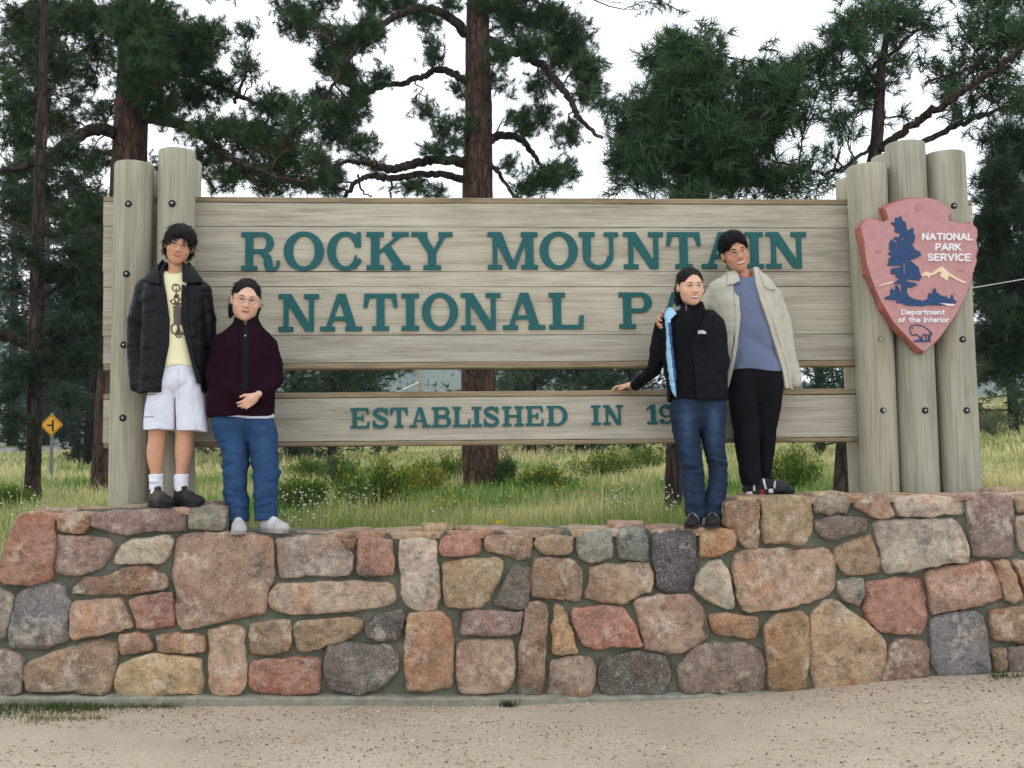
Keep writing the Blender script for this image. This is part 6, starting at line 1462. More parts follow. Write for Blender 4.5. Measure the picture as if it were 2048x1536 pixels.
def hand_into(S_, wrist, fwd, side, size=1.0, curl=(25, 30, 20), spread=5.0, thumb=(50, 20), k=0.004):
    """palm and five fingers; fwd towards the fingertips, side towards the thumb; fingers curl towards -normal (palm side)"""
    fwd = unit(np.asarray(fwd, float)); side = np.asarray(side, float); side = unit(side-fwd*(side@fwd)); nrm = np.cross(fwd, side); z = size
    wr = np.asarray(wrist, float)
    B = np.stack([side, nrm, fwd], 1)
    S_.ell(wr+fwd*.045*z, np.array([.040, .0155, .052])*z, .012, B)
    S_.cap(wr-fwd*.03*z, wr+fwd*.03*z, .024*z, .025*z, .015)
    L = [(.030, .040, .025, .020), (.010, .045, .028, .022), (-.010, .042, .026, .021), (-.029, .034, .020, .018)]
    for i, (off, l1, l2, l3) in enumerate(L):
        a = math.radians(spread*(1.5-i)); d = unit(fwd*math.cos(a)+side*math.sin(a)); p = wr+side*off*z+fwd*(.086-.006*abs(i-1))*z
        ang = 0; r_ = .0088*z if i < 3 else .0076*z
        S_.cap(p-fwd*.03*z, p, r_*1.05, r_*1.08, .008)
        for j, ln in enumerate((l1, l2, l3)):
            ang += math.radians(curl[j]+3*i); q = p+(d*math.cos(ang)-nrm*math.sin(ang))*ln*z; S_.cap(p, q, r_*(1-.07*j), r_*(1-.07*(j+1)), .0025); p = q
    p = wr+side*.030*z+fwd*.022*z; a = math.radians(thumb[0]); d = unit(fwd*math.cos(a)+side*math.sin(a)-nrm*.25)
    q = p+d*.042*z; S_.cap(p-d*.02*z, q, .014*z, .0105*z, .010); a2 = math.radians(thumb[0]-thumb[1]); d2 = unit(fwd*math.cos(a2)+side*math.sin(a2)-nrm*.35); S_.cap(q, q+d2*.032*z, .0102*z, .0082*z, .003)
def shoe(P, ankle, ang, length, cols, sole_col, lace_col=None, tilt=0.0, h_ank=0.105, stripes=None, groundz=None, wd=1.0):
    """ankle: world point above the heel; ang: toe direction, 0 = towards the camera, + = image right"""
    d = np.array([math.sin(ang), -math.cos(ang), 0]); sd_ = np.array([math.cos(ang), math.sin(ang), 0]); gz_ = groundz if groundz is not None else ankle[2]-h_ank
    o = np.array([ankle[0], ankle[1], gz_]); ct, st = math.cos(tilt), math.sin(tilt); upv = np.array([0, 0, 1.0])
    d_t = d*ct+upv*st; u_t = upv*ct-d*st
    W = lambda f, s_, u: o+d_t*f*length+sd_*s_*wd+u_t*u
    B = np.stack([sd_, d_t, u_t], 1)
    S_ = SDF(o-np.array([.34, .34, .06]), o+np.array([.34, .34, .2]), .004)
    S_.ell(W(-.02, 0, .045), (.036*wd, .06, .048), .02, B); S_.ell(W(.22, 0, .05), (.036*wd, .085, .05), .03, B); S_.ell(W(.50, .003, .036), (.046*wd, .085, .036), .03, B); S_.ell(W(.64, .004, .028), (.045*wd, .055, .028), .02, B)
    S_.cap(W(.02, 0, .05), W(.0, 0, .1), .038, .041, .02)
    S_.ell(W(.02, 0, .13), (.03, .034, .035), .008, B, cut=True)
    S_.ell(W(.1, 0, .112), (.02, .045, .012), .012, B)
    def cc(V):
        q = (V-o)@B; f = q[:, 1]/length; c = np.tile(np.array(cols[0])[None], (len(V), 1)); toe = (f > .52) | (q[:, 2] < .03) | (f < -.05); c[toe] = cols[1]
        lc = (np.abs(q[:, 0]) < .02) & (q[:, 2] > .05) & (f > .1) & (f < .42) & (np.sin(f*length/.016*math.pi) > -.1)
        if lace_col is not None: c[lc] = lace_col
        if stripes is not None:
            for (f0, sl_, w_, colr) in stripes: c[(np.abs(f-f0-sl_*(q[:, 2]-.04)) < w_) & (q[:, 2] > .012) & (np.abs(q[:, 0]) > .012)] = colr
        return c
    sh_ = skin_obj('shoe', S_, M['shoe'], P, cc)
    S2 = SDF(o-np.array([.34, .34, .06]), o+np.array([.34, .34, .16]), .004)
    for f0, f1, r0, r1 in ((-.03, .3, .040, .040), (.3, .62, .042, .050)):
        a, b = W(f0, 0, .012), W(f1, .004, .012); 
        sl, X, Y, Z = S2.win(np.minimum(a, b)-.09, np.maximum(a, b)+.09); ux = X-a[0]; uy = Y-a[1]; uz = Z-a[2]
        qs, qf, qu = [B[0][i]*ux+B[1][i]*uy+B[2][i]*uz for i in range(3)]
        ln = (f1-f0)*length; t = np.clip(qf/ln, 0, 1); dn = np.maximum(np.sqrt(qs**2+(qf-ln*t)**2)-(r0+(r1-r0)*t)*wd, np.abs(qu)-.013); S2.blend(sl, dn, .01)
    sc = np.array(sole_col)
    def sc_f(V):
        c = np.tile(sc[None], (len(V), 1))
        if stripes is not None: q = (V-o)@B; f = q[:, 1]/length; c[(f > .2) & (f < .3)] = lin(150, 50, 44)[:3]; c[(f < .02) | ((f > .4) & (f < .5))] = lin(225, 222, 220)[:3]
        return c
    skin_obj('sole', S2, M['shoe'], sh_, sc_f)
def legs_rows(rows, Y): return rows_px(rows, Y)
def grid_for(pts, h, m=.12):
    P = np.array(pts); return SDF(P.min(0)-m, P.max(0)+m, h)
L3 = lambda r_, g_, b_: np.array(lin(r_, g_, b_)[:3])
SK1, SK2, SK3, SK4 = L3(200, 152, 124), L3(214, 172, 148), L3(216, 172, 148), L3(198, 148, 120)
LIP = L3(176, 104, 92)
def headframe(px, py, Y, hpx, yaw, pitch, roll): 
    return at(px, py, Y), hpx*Y/FPX/.225, rot(R(yaw), R(pitch), R(roll))

# ---------------------------------------------------------------- man at the left: leather jacket, white shorts
def man_left():
    Y = 6.55
    P = empty('person', tuple(at(345, 1012, Y))); tag(P, 'young man in black leather jacket and white shorts leaning on the left posts', 'person', 'people posing on the wall')
    hc, hs, Rm = headframe(359, 490, Y-.04, 74, 14, 13, 11)
    B = SDF(at(225, 1025, Y)+np.array([0, -.24, 0]), at(455, 430, Y)+np.array([0, .24, 0]), .0045)
    tors = rows_px([(540, 338, 372, .05, 0), (556, 318, 392, .07), (575, 296, 404, .085), (640, 292, 404, .10), (700, 296, 402, .10), (730, 310, 396, .09), (765, 330, 378, .05)], Y)
    B.loft(shrink(tors, .012), .02)
    for rr in ([(760, 302, 352, .085), (810, 298, 346, .08), (858, 298, 334, .062), (878, 297, 332, .056), (900, 294, 329, .056), (925, 296, 326, .05), (945, 301, 323, .040), (975, 303, 322, .036)], [(760, 354, 404, .085), (810, 352, 398, .08), (858, 351, 387, .062), (878, 351, 386, .056), (900, 350, 385, .056), (925, 352, 380, .05), (945, 352, 374, .040), (972, 353, 373, .036)]):
        B.loft(rows_px(rr, Y), .012, 2.1)
    shl, shr = at(292, 578, Y), at(404, 582, Y); ell_, elr = at(272, 682, Y+.02), at(419, 684, Y+.05); wrl, wrr = at(276, 728, Y-.01), at(413, 735, Y+.05)
    B.chain([shl, ell_, wrl], [.034, .029, .024], .02); B.chain([shr, elr, wrr], [.034, .029, .024], .02)
    hand_into(B, wrl, (.05, -.2, -1), (.3, -1, 0), .62, (30, 35, 30)); hand_into(B, wrr, (0, .1, -1), (-.3, -1, 0), .62)
    nk = at(354, 548, Y); B.cap(nk, hc+Rm@np.array([0, .018, -.05])*hs, .056, .052, .02); head_into(B, hc, hs, Rm, True, .012, .97)
    skin_obj('body', B, M['skin'], P, lambda V: head_colors(V, np.tile(SK1[None], (len(V), 1)), hc, hs, Rm, SK1, LIP*.95), 1)
    face_parts(P, hc, hs, Rm, True, True, .8, B=B); hair_obj(P, hc, hs, Rm, 'bowl', 301)
    # T-shirt
    rows = rows_px([(543, 330, 380, .062), (556, 312, 396, .078), (575, 298, 402, .095), (640, 296, 402, .112), (690, 300, 402, .115), (736, 312, 402, .122)], Y)
    S_ = SDF(at(270, 760, Y)+np.array([0, -.2, 0]), at(430, 530, Y)+np.array([0, .2, 0]), .0045); S_.loft(rows, .01)
    S_.cap(nk+np.array([0, -.02, .10]), nk+np.array([0, -.02, -.005]), .062, .058, .004) if False else S_.ell(nk+np.array([.0, -.03, .02]), (.058, .06, .042), .006, cut=True)
    S_.folds(sines(11, 4, 3, 7, (1, .6, .25)), lambda p: .006*np.clip((at(350, 600, Y)[2]-p[:, 2])/.3, .15, 1))
    cut = SDF.carve
    X, Z = S_.ax[0][:, None, None], S_.ax[2][None, None, :]; hem = at(350, 737, Y)[2]+.012*np.sin((X-nk[0])*22+.5)
    S_.carve((slice(None),)*3, np.broadcast_to(Z-hem, S_.d.shape).astype(np.float32), .004) if False else S_.d.__setitem__(slice(None), np.maximum(S_.d, (hem-Z)))
    base = L3(232, 226, 188); ink = L3(92, 78, 66); inkg = L3(120, 116, 104)
    def shirt_c(V):
        x, y = proj_np(V); u = x-353.5-(y-600)*.055; c = np.tile(base[None], (len(V), 1)); fr = V[:, 1] < Y
        def ring(cx, cy, a, b, w_): r_ = np.sqrt(((u-cx)/a)**2+((y-cy)/b)**2); return np.abs(r_-1)*min(a, b) < w_
        m = ring(0, 576, 7.5, 7, 1.6) | ((np.abs(u) < 1.2) & (y > 570) & (y < 596)) | ring(0, 592, 3, 4, 1.2)
        m |= ring(0, 598, 4.5, 9, 1.4) | ring(-7, 603, 5, 4, 1.3) | ring(7, 603, 5, 4, 1.3) | ((np.abs(y-609) < 1.6) & (np.abs(u) < 10))
        m |= ring(-6, 658, 8, 10, 1.6) | ring(6, 658, 8, 10, 1.6) | ring(0, 668, 6, 7, 1.5) | ((np.abs(u) < 3) & (y > 655) & (y < 672))
        m2 = (np.abs(u) < 8.5) & (y > 614) & (y < 645) & ~((u > 9.5))
        m2 |= (((u)/9)**2+((y-616)/6)**2 < 1) | (((u)/9)**2+((y-643)/7)**2 < 1)
        c[m & fr] = ink; c[m2 & fr] = inkg*.8; c[m2 & fr & (np.abs(np.sin((y-614)*.55+u*.2)) < .25)] = ink
        col = np.sqrt((V[:, 0]-nk[0])**2+(V[:, 1]-nk[1]+.03)**2+(V[:, 2]-nk[2]-.02)**2) < .068; c[col] = base*.93
        return c
    skin_obj('t_shirt', S_, M['cotton'], P, shirt_c)
    # shorts
    S_ = SDF(at(270, 880, Y)+np.array([0, -.2, 0]), at(430, 705, Y)+np.array([0, .2, 0]), .0045)
    S_.loft(rows_px([(718, 318, 398, .115), (745, 309, 402, .118), (775, 304, 404, .112), (800, 330, 380, .05)], Y), .012)
    S_.loft(rows_px([(752, 307, 358, .10), (775, 300, 357, .108), (810, 292, 361, .106), (840, 289, 360, .106), (860, 289, 359, .107)], Y), .012, 2.6); S_.loft(rows_px([(752, 350, 403, .10), (775, 352, 408, .108), (810, 348, 411, .106), (840, 349, 414, .106), (862, 350, 416, .107)], Y), .003, 2.6)
    S_.folds(sines(12, 5, 4, 9, (1, .7, .45)), .0042)
    S_.carve((slice(None),)*3, np.broadcast_to(poly2(S_, [(354, 796), (356.5, 796), (359.5, 880), (353.5, 880)], Y), S_.d.shape), .006)
    for q in (at(322, 868, Y), at(387, 870, Y)): S_.cap(q, q+np.array([0, 0, .03]), .06, .055, .003) if False else S_.ell(q, (.072, .085, .022), .004, cut=True)
    pk = [(290, 788), (312, 785), (310, 832), (290, 836)]
    sh = skin_obj('shorts', S_, M['cotton'], P, lambda V: np.tile(L3(214, 217, 232)[None], (len(V), 1))*np.where((np.abs(proj_np(V)[1]-789) < 1.6) & (proj_np(V)[0] < 312), .3, 1)[:, None]*np.where((np.abs(proj_np(V)[1]-834) < 1.3) & (proj_np(V)[0] < 308), .45, 1)[:, None]*np.where((np.abs(proj_np(V)[0]-(357+(proj_np(V)[1]-740)*.02)) < .9) & (proj_np(V)[1] > 738) & (proj_np(V)[1] < 800), .75, 1)[:, None])
    # leather jacket
    S_ = SDF(at(232, 815, Y)+np.array([0, -.26, 0]), at(452, 505, Y)+np.array([0, .26, 0]), .005)
    jr = rows_px([(524, 330, 378, .07, .02), (540, 314, 392, .085, .01), (556, 296, 404, .10), (575, 284, 412, .118), (620, 282, 414, .13), (690, 281, 416, .135), (740, 280, 418, .138), (786, 278, 420, .14)], Y)
    dn, sl = S_.loft(jr, .01)
    S_.chain([at(290, 578, Y), at(273, 640, Y), at(271, 690, Y+.01), at(277, 772, Y-.03)], [.060, .056, .054, .050], .010); S_.chain([at(404, 582, Y), at(414, 640, Y+.02), at(416, 690, Y+.04), at(410, 768, Y+.05)], [.058, .054, .052, .048], .010)
    S_.ell(at(277, 792, Y-.03), (.046, .046, .03), .004, cut=True)
    S_.folds(sines(13, 4, 4, 9, (1, .6, .28)), .0042); S_.folds(sines(14, 5, 9, 18, (.4, .4, 1)), .0014)
    z1 = S_.ax[2][None, None, :]; x1 = S_.ax[0][:, None, None]
    cut_front(S_, [(332, 505), (324, 545), (334, 590), (341, 640), (340, 690), (332, 730), (326, 762), (322, 830), (402, 830), (400, 762), (388, 722), (378, 690), (371, 640), (370, 600), (374, 560), (372, 505)], Y-.1, Y+.02)
    S_.ell(at(353, 520, Y-.02), (.072, .09, .06), .006, cut=True)
    patch(S_, dn, sl, [(330, 520), (320, 535), (293, 566), (312, 574), (334, 578), (331, 555), (326, 542)], Y+.03, .010, .007); patch(S_, dn, sl, [(371, 528), (388, 540), (412, 572), (392, 574), (376, 572), (374, 550)], Y+.03, .010, .007)
    patch(S_, dn, sl, [(322, 575), (334, 580), (341, 640), (340, 690), (332, 730), (325, 770), (310, 770), (318, 720), (322, 650)], Y, .003, .004); patch(S_, dn, sl, [(372, 575), (384, 578), (386, 650), (398, 720), (412, 770), (402, 770), (390, 722), (372, 650)], Y, .003, .004)
    skin_obj('jacket', S_, M['leather'], P, np.array([.0042, .005, .006]))
    for xa, xb, wx in ((299, 326, 0), (349, 377, 0)):
        S_ = SDF(at(xa-14, 1000, Y)+np.array([0, -.1, 0]), at(xb+14, 930, Y)+np.array([0, .1, 0]), .004)
        S_.loft(rows_px([(948, xa, xb, .046), (960, xa, xb, .047), (972, xa, xb, .046), (988, xa+1, xb+1, .046)], Y), .004, 2.1); S_.folds(sines(int(xa), 6, 20, 40, (.3, .3, 1)), .002)
        skin_obj('sock', S_, M['cotton'], P, L3(226, 226, 238))
    tz = at(330, 1013, 6.5)[2]
    br = L3(72, 62, 54); bk = L3(30, 28, 30)
    shoe(P, at(311, 985, Y), R(34), .285, (br, bk), bk*.8, L3(50, 44, 38), groundz=tz); shoe(P, at(362, 985, Y), R(42), .285, (L3(40, 36, 36), bk), bk*.8, L3(60, 52, 44), groundz=tz)
man_left()

# ---------------------------------------------------------------- woman at the left: maroon fleece, blue jeans
def woman_left():
    Y = 6.52
    P = empty('person', tuple(at(505, 1066, Y))); tag(P, 'woman in dark maroon fleece jacket and blue jeans with hands clasped', 'person', 'people posing on the wall')
    hc, hs, Rm = headframe(492, 600, Y-.03, 79, 14, 12, 6)
    B = SDF(at(395, 1075, Y)+np.array([0, -.32, 0]), at(590, 545, Y)+np.array([0, .24, 0]), .0045)
    B.loft(shrink(rows_px([(655, 466, 520, .055), (672, 442, 540, .085), (700, 434, 544, .115), (750, 430, 544, .12), (800, 436, 536, .11), (850, 470, 510, .05)], Y), .014), .02)
    legL = [(834, 428, 488, .112), (850, 424, 490, .12), (875, 430, 495, .108), (903, 443, 498, .10), (941, 446, 496, .09), (979, 447, 494, .085), (1017, 453, 497, .082), (1042, 456, 498, .08)]; legR = [(834, 486, 544, .112), (850, 486, 551, .12), (875, 494, 555, .108), (903, 499, 556, .10), (941, 505, 558, .09), (979, 507, 557, .085), (1017, 509, 556, .082), (1040, 510, 556, .08)]
    for l in (legL, legR): B.loft(shrink(rows_px(l, Y), .034), .015)
    wl, wr = at(482, 793, Y-.17), at(512, 797, Y-.185)
    B.chain([at(440, 684, Y), at(431, 752, Y-.04), wl], [.032, .028, .024], .02); B.chain([at(540, 688, Y), at(549, 757, Y-.04), wr], [.032, .028, .024], .02)
    hand_into(B, at(511, 793, Y-.205), at(487, 812, Y-.20)-at(511, 793, Y-.205), (0, 0, 1), .82, (28, 42, 30), 4, (38, 25)); hand_into(B, wl, (.6, -.1, -.6), (.5, -.6, .6), .6, (45, 55, 40))
    nk = at(491, 650, Y); B.cap(nk, hc+Rm@np.array([0, .018, -.05])*hs, .050, .046, .02); head_into(B, hc, hs, Rm, False, .012, 1.06)
    skin_obj('body', B, M['skin'], P, lambda V: head_colors(V, np.tile(SK2[None], (len(V), 1)), hc, hs, Rm, SK2, LIP), 1)
    face_parts(P, hc, hs, Rm, False, True, .72, .0034, B=B); hair_obj(P, hc, hs, Rm, 'back', 311)
    # jeans
    S_ = SDF(at(400, 1070, Y)+np.array([0, -.2, 0]), at(580, 815, Y)+np.array([0, .2, 0]), .0045)
    S_.loft(rows_px([(830, 430, 544, .12), (845, 428, 547, .118), (885, 470, 515, .05)], Y), .012)
    for l in (legL, legR): S_.loft(rows_px(l, Y), .010, 2.2)
    zk = at(490, 1000, Y)[2]; S_.folds(sines(21, 14, 5, 15, (.5, .5, 1.3)), lambda p: .0022+.003*np.exp(-((p[:, 2]-zk)/.12)**2)+.003*np.exp(-((p[:, 2]-at(490, 945, Y)[2])/.06)**2))
    for q in (at(477, 1048, Y), at(533, 1046, Y)): S_.ell(q, (.055, .075, .016), .004, cut=True)
    def jc(V):
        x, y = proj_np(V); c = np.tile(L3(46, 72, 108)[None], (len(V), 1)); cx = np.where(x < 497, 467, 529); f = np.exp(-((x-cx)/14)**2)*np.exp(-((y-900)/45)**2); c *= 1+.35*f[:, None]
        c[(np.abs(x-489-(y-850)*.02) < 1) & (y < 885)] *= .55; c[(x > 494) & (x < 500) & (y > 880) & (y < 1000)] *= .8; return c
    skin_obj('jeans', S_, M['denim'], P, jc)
    S_ = SDF(at(410, 860, Y)+np.array([0, -.2, 0]), at(565, 815, Y)+np.array([0, .2, 0]), .0045)
    S_.loft(rows_px([(825, 430, 546, .128), (832, 430, 548, .134), (839, 488, 545, .130)], Y), .004); skin_obj('shirt_hem', S_, M['cotton'], P, L3(206, 212, 226))
    # fleece
    S_ = SDF(at(392, 860, Y)+np.array([0, -.32, 0]), at(582, 615, Y)+np.array([0, .26, 0]), .0048)
    jr = rows_px([(634, 468, 516, .062, .005), (648, 464, 521, .07, .005), (658, 454, 528, .08), (670, 440, 542, .10), (700, 430, 548, .128), (750, 424, 548, .140), (800, 418, 549, .146), (834, 416, 549, .146)], Y)
    dn, sl = S_.loft(jr, .012)
    S_.chain([at(442, 686, Y), at(433, 722, Y), at(430, 752, Y-.04), at(486, 792, Y-.16)], [.058, .056, .054, .044], .012); S_.chain([at(538, 690, Y), at(547, 728, Y), at(549, 758, Y-.04), at(515, 794, Y-.165)], [.056, .054, .052, .044], .012)
    S_.folds(sines(22, 4, 3, 8, (1, .7, .4)), .0042)
    S_.ell(at(491, 628, Y-.01), (.056, .062, .05), .006, cut=True); cut_front(S_, [(482, 600), (489, 652), (493, 652), (508, 600)], Y-.05, Y)
    patch(S_, dn, sl, [(486, 650), (495, 650), (496, 780), (486, 780)], Y, .004, .004)
    dkm = np.array([.016, .0045, .010]); teal = np.array([.010, .014, .018])
    def fc(V):
        x, y = proj_np(V); c = np.tile(dkm[None], (len(V), 1)); fr = V[:, 1] < Y-.05
        c[(x > 485.5) & (x < 496.5) & (y > 648) & (y < 778) & fr] = teal; c[y < 656] = np.array([.012, .006, .010]); c[(np.abs(x-491) < 1.4) & (np.abs(y-671) < 1.6) & fr] = (.4, .4, .42)
        return c
    skin_obj('fleece_jacket', S_, M['fleece'], P, fc)
    tz = at(515, 1066, 6.45)[2]; lt = L3(196, 194, 192); l2 = L3(176, 174, 174)
    shoe(P, at(476, 1045, Y), R(12), .25, (lt, l2), L3(150, 148, 148), L3(222, 222, 222), groundz=tz, wd=.92); shoe(P, at(532, 1045, Y), R(42), .25, (lt, l2), L3(150, 148, 148), L3(222, 222, 222), groundz=tz, wd=.92)
woman_left()

# ---------------------------------------------------------------- woman at the right: black shell jacket, dark jeans
def woman_right():
    Y = 6.53
    P = empty('person', tuple(at(1405, 1052, Y))); tag(P, 'smiling woman in black jacket with light blue lining, one hand on the lower board', 'person', 'people posing on the wall')
    hc, hs, Rm = headframe(1381, 573, Y-.03, 74, 4, 12, -2)
    B = SDF(at(1205, 1062, Y)+np.array([0, -.26, 0]), at(1480, 520, Y)+np.array([0, .44, 0]), .0045)
    B.loft(shrink(rows_px([(625, 1358, 1412, .055), (640, 1336, 1428, .08), (665, 1332, 1436, .095), (720, 1340, 1436, .10), (770, 1352, 1438, .09), (820, 1385, 1412, .045)], Y), .014), .02)
    legL = [(796, 1344, 1397, .108), (816, 1341, 1398, .112), (850, 1344, 1398, .10), (895, 1353, 1401, .09), (930, 1359, 1406, .088), (961, 1361, 1408, .086), (1006, 1369, 1410, .084), (1034, 1371, 1412, .086)]; legR = [(796, 1394, 1449, .108), (816, 1393, 1452, .112), (850, 1398, 1450, .10), (895, 1408, 1449, .09), (930, 1416, 1453, .088), (961, 1418, 1454, .086), (994, 1410, 1451, .084), (1017, 1406, 1449, .086), (1034, 1404, 1449, .088)]
    for l in (legL, legR): B.loft(shrink(rows_px(l, Y), .034), .012)
    wl = at(1266, 771, 6.86)
    B.chain([at(1330, 650, Y), at(1307, 738, Y+.12), wl], [.032, .027, .022], .02); B.chain([at(1430, 650, Y), at(1440, 722, Y+.03), at(1436, 785, Y+.06)], [.032, .027, .022], .02)
    hand_into(B, wl, at(1240, 771, 6.93)-wl, (-.2, -1, -.15), .92, (6, 26, 24), 7, (62, 18)); hand_into(B, at(1436, 787, Y+.06), (0, .2, -1), (-1, -.2, 0), .8)
    nk = at(1384, 622, Y); B.cap(nk, hc+Rm@np.array([0, .018, -.05])*hs, .048, .044, .02); head_into(B, hc, hs, Rm, True, .012, 1.03)
    skin_obj('body', B, M['skin'], P, lambda V: head_colors(V, np.tile(SK3[None], (len(V), 1)), hc, hs, Rm, SK3, LIP), 1)
    face_parts(P, hc, hs, Rm, 2, False, .6, .0034, B=B); hair_obj(P, hc, hs, Rm, 'back', 321)
    S_ = SDF(at(1320, 1060, Y)+np.array([0, -.2, 0]), at(1475, 785, Y)+np.array([0, .2, 0]), .0045)
    S_.loft(rows_px([(795, 1344, 1448, .112), (815, 1346, 1446, .106), (858, 1380, 1416, .05)], Y), .012)
    for l in (legL, legR): S_.loft(rows_px(l, Y), .010, 2.2)
    zk = at(1400, 935, Y)[2]; S_.folds(sines(31, 14, 5, 15, (.5, .5, 1.3)), lambda p: .0022+.0035*np.exp(-((p[:, 2]-zk)/.05)**2)+.003*np.exp(-((p[:, 2]-at(1400, 1020, Y)[2])/.06)**2))
    def jc(V):
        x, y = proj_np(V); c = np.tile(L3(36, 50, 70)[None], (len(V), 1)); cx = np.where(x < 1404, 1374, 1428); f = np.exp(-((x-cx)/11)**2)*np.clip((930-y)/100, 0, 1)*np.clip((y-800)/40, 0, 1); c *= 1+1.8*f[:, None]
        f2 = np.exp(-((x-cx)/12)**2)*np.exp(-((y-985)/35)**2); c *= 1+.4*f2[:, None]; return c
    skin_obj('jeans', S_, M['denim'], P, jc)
    # black turtleneck
    S_ = SDF(at(1310, 830, Y)+np.array([0, -.2, 0]), at(1470, 590, Y)+np.array([0, .2, 0]), .0045)
    S_.loft(rows_px([(604, 1364, 1404, .056), (618, 1360, 1408, .06), (630, 1346, 1420, .08), (645, 1334, 1432, .10), (700, 1336, 1432, .116), (760, 1338, 1440, .122), (800, 1340, 1448, .122)], Y), .01)
    S_.folds(sines(32, 10, 4, 12), .003); S_.ell(at(1383, 598, Y-.01), (.052, .058, .022), .004, cut=True)
    skin_obj('turtleneck', S_, M['cotton'], P, lambda V: np.tile(np.array([.008, .008, .010])[None], (len(V), 1))*np.where((np.abs(proj_np(V)[0]-1372.5) < 1) & (proj_np(V)[1] < 622), 20, 1)[:, None])
    # jacket
    S_ = SDF(at(1235, 830, Y)+np.array([0, -.24, 0]), at(1485, 600, Y)+np.array([0, .46, 0]), .005)
    jr = rows_px([(622, 1340, 1426, .082, .01), (634, 1328, 1440, .10), (650, 1322, 1447, .118), (700, 1326, 1449, .132), (750, 1330, 1452, .138), (803, 1336, 1456, .142)], Y)
    dn, sl = S_.loft(jr, .012)
    S_.chain([at(1328, 652, Y), at(1316, 700, Y+.06), at(1308, 740, Y+.12), at(1272, 769, 6.83)], [.055, .050, .046, .036], .012); S_.chain([at(1432, 650, Y), at(1440, 720, Y+.02), at(1438, 785, Y+.05)], [.055, .052, .047], .010)
    S_.folds(sines(33, 4, 4, 9, (1, .7, .3)), .004); S_.folds(sines(35, 5, 9, 18, (.4, .4, 1)), .0012)
    cut_front(S_, [(1352, 580), (1348, 640), (1345, 720), (1347, 830), (1392, 830), (1386, 740), (1380, 700), (1390, 670), (1404, 645), (1414, 618), (1410, 580)], Y-.1, Y+.0)
    S_.ell(at(1383, 606, Y-.01), (.07, .085, .05), .006, cut=True)
    patch(S_, dn, sl, [(1412, 622), (1424, 630), (1408, 660), (1392, 690), (1381, 700), (1390, 668), (1404, 645)], Y, .008, .006)
    jk = skin_obj('jacket', S_, M['nylon'], P, np.array([.0055, .006, .0085]))
    S2 = SDF(S_.lo, [a[-1] for a in S_.ax], .005)
    patch(S2, dn, sl, [(1325, 628), (1338, 612), (1347, 632), (1334, 643), (1337, 690), (1343, 745), (1346, 800), (1338, 786), (1331, 742), (1328, 700), (1326, 650)], Y, .008, .008); S2.folds(sines(34, 6, 8, 16), .002)
    skin_obj('jacket_lining', S2, M['nylon'], jk, lambda V: np.where(((proj_np(V)[0]-1326-(proj_np(V)[1]-640)*.115) > 8.5)[:, None] & (proj_np(V)[1] > 645)[:, None], L3(60, 84, 130)[None], L3(150, 196, 226)[None]))
    # small white logo on the chest
    yl = float(Y-.142-.006); m = MB(); kx = Y/FPX; cl = at(1403, 664, yl)
    for j, r_ in enumerate((7.2, 5.0, 2.9)):
        f = F2(-10, 10, -3, 10, .35); f.add(np.maximum(np.maximum(f.ell_d(-4, -2.5, r_*1.5, r_), -f.ell_d(-4, -2.5, (r_-1.4)*1.5, r_-1.4)), np.maximum(-4-f.X, -2.5-f.Y)))
        extrude_loops(f.loops(), lambda u, v: (cl[0]+(u+3)*kx, cl[2]+(v-1)*kx), yl-.002, yl+.012, m)
    m.box(cl[0]-6.5*kx, cl[0]-1.8*kx, yl-.002, yl+.012, cl[2]+1.2*kx, cl[2]+2.6*kx); m.box(cl[0]-6.5*kx, cl[0]-1.8*kx, yl-.002, yl+.012, cl[2]-1.2*kx, cl[2]+.2*kx); m.box(cl[0]-6.5*kx, cl[0]-1.8*kx, yl-.002, yl+.012, cl[2]-3.4*kx, cl[2]-2.1*kx)
    m.build('chest_logo', M['plaque_white'], jk)
    tz = at(1400, 1055, 6.45)[2]; dk = L3(34, 36, 42)
    shoe(P, at(1391, 1035, Y), R(-24), .25, (dk, L3(28, 28, 32)), L3(58, 56, 54), L3(90, 90, 96), groundz=tz, wd=.92, stripes=[(.45, .2, .03, L3(150, 148, 146))]); shoe(P, at(1428, 1035, Y), R(-20), .25, (dk, L3(28, 28, 32)), L3(58, 56, 54), L3(90, 90, 96), groundz=tz, wd=.92, stripes=[(.45, .2, .03, L3(150, 148, 146))])
woman_right()

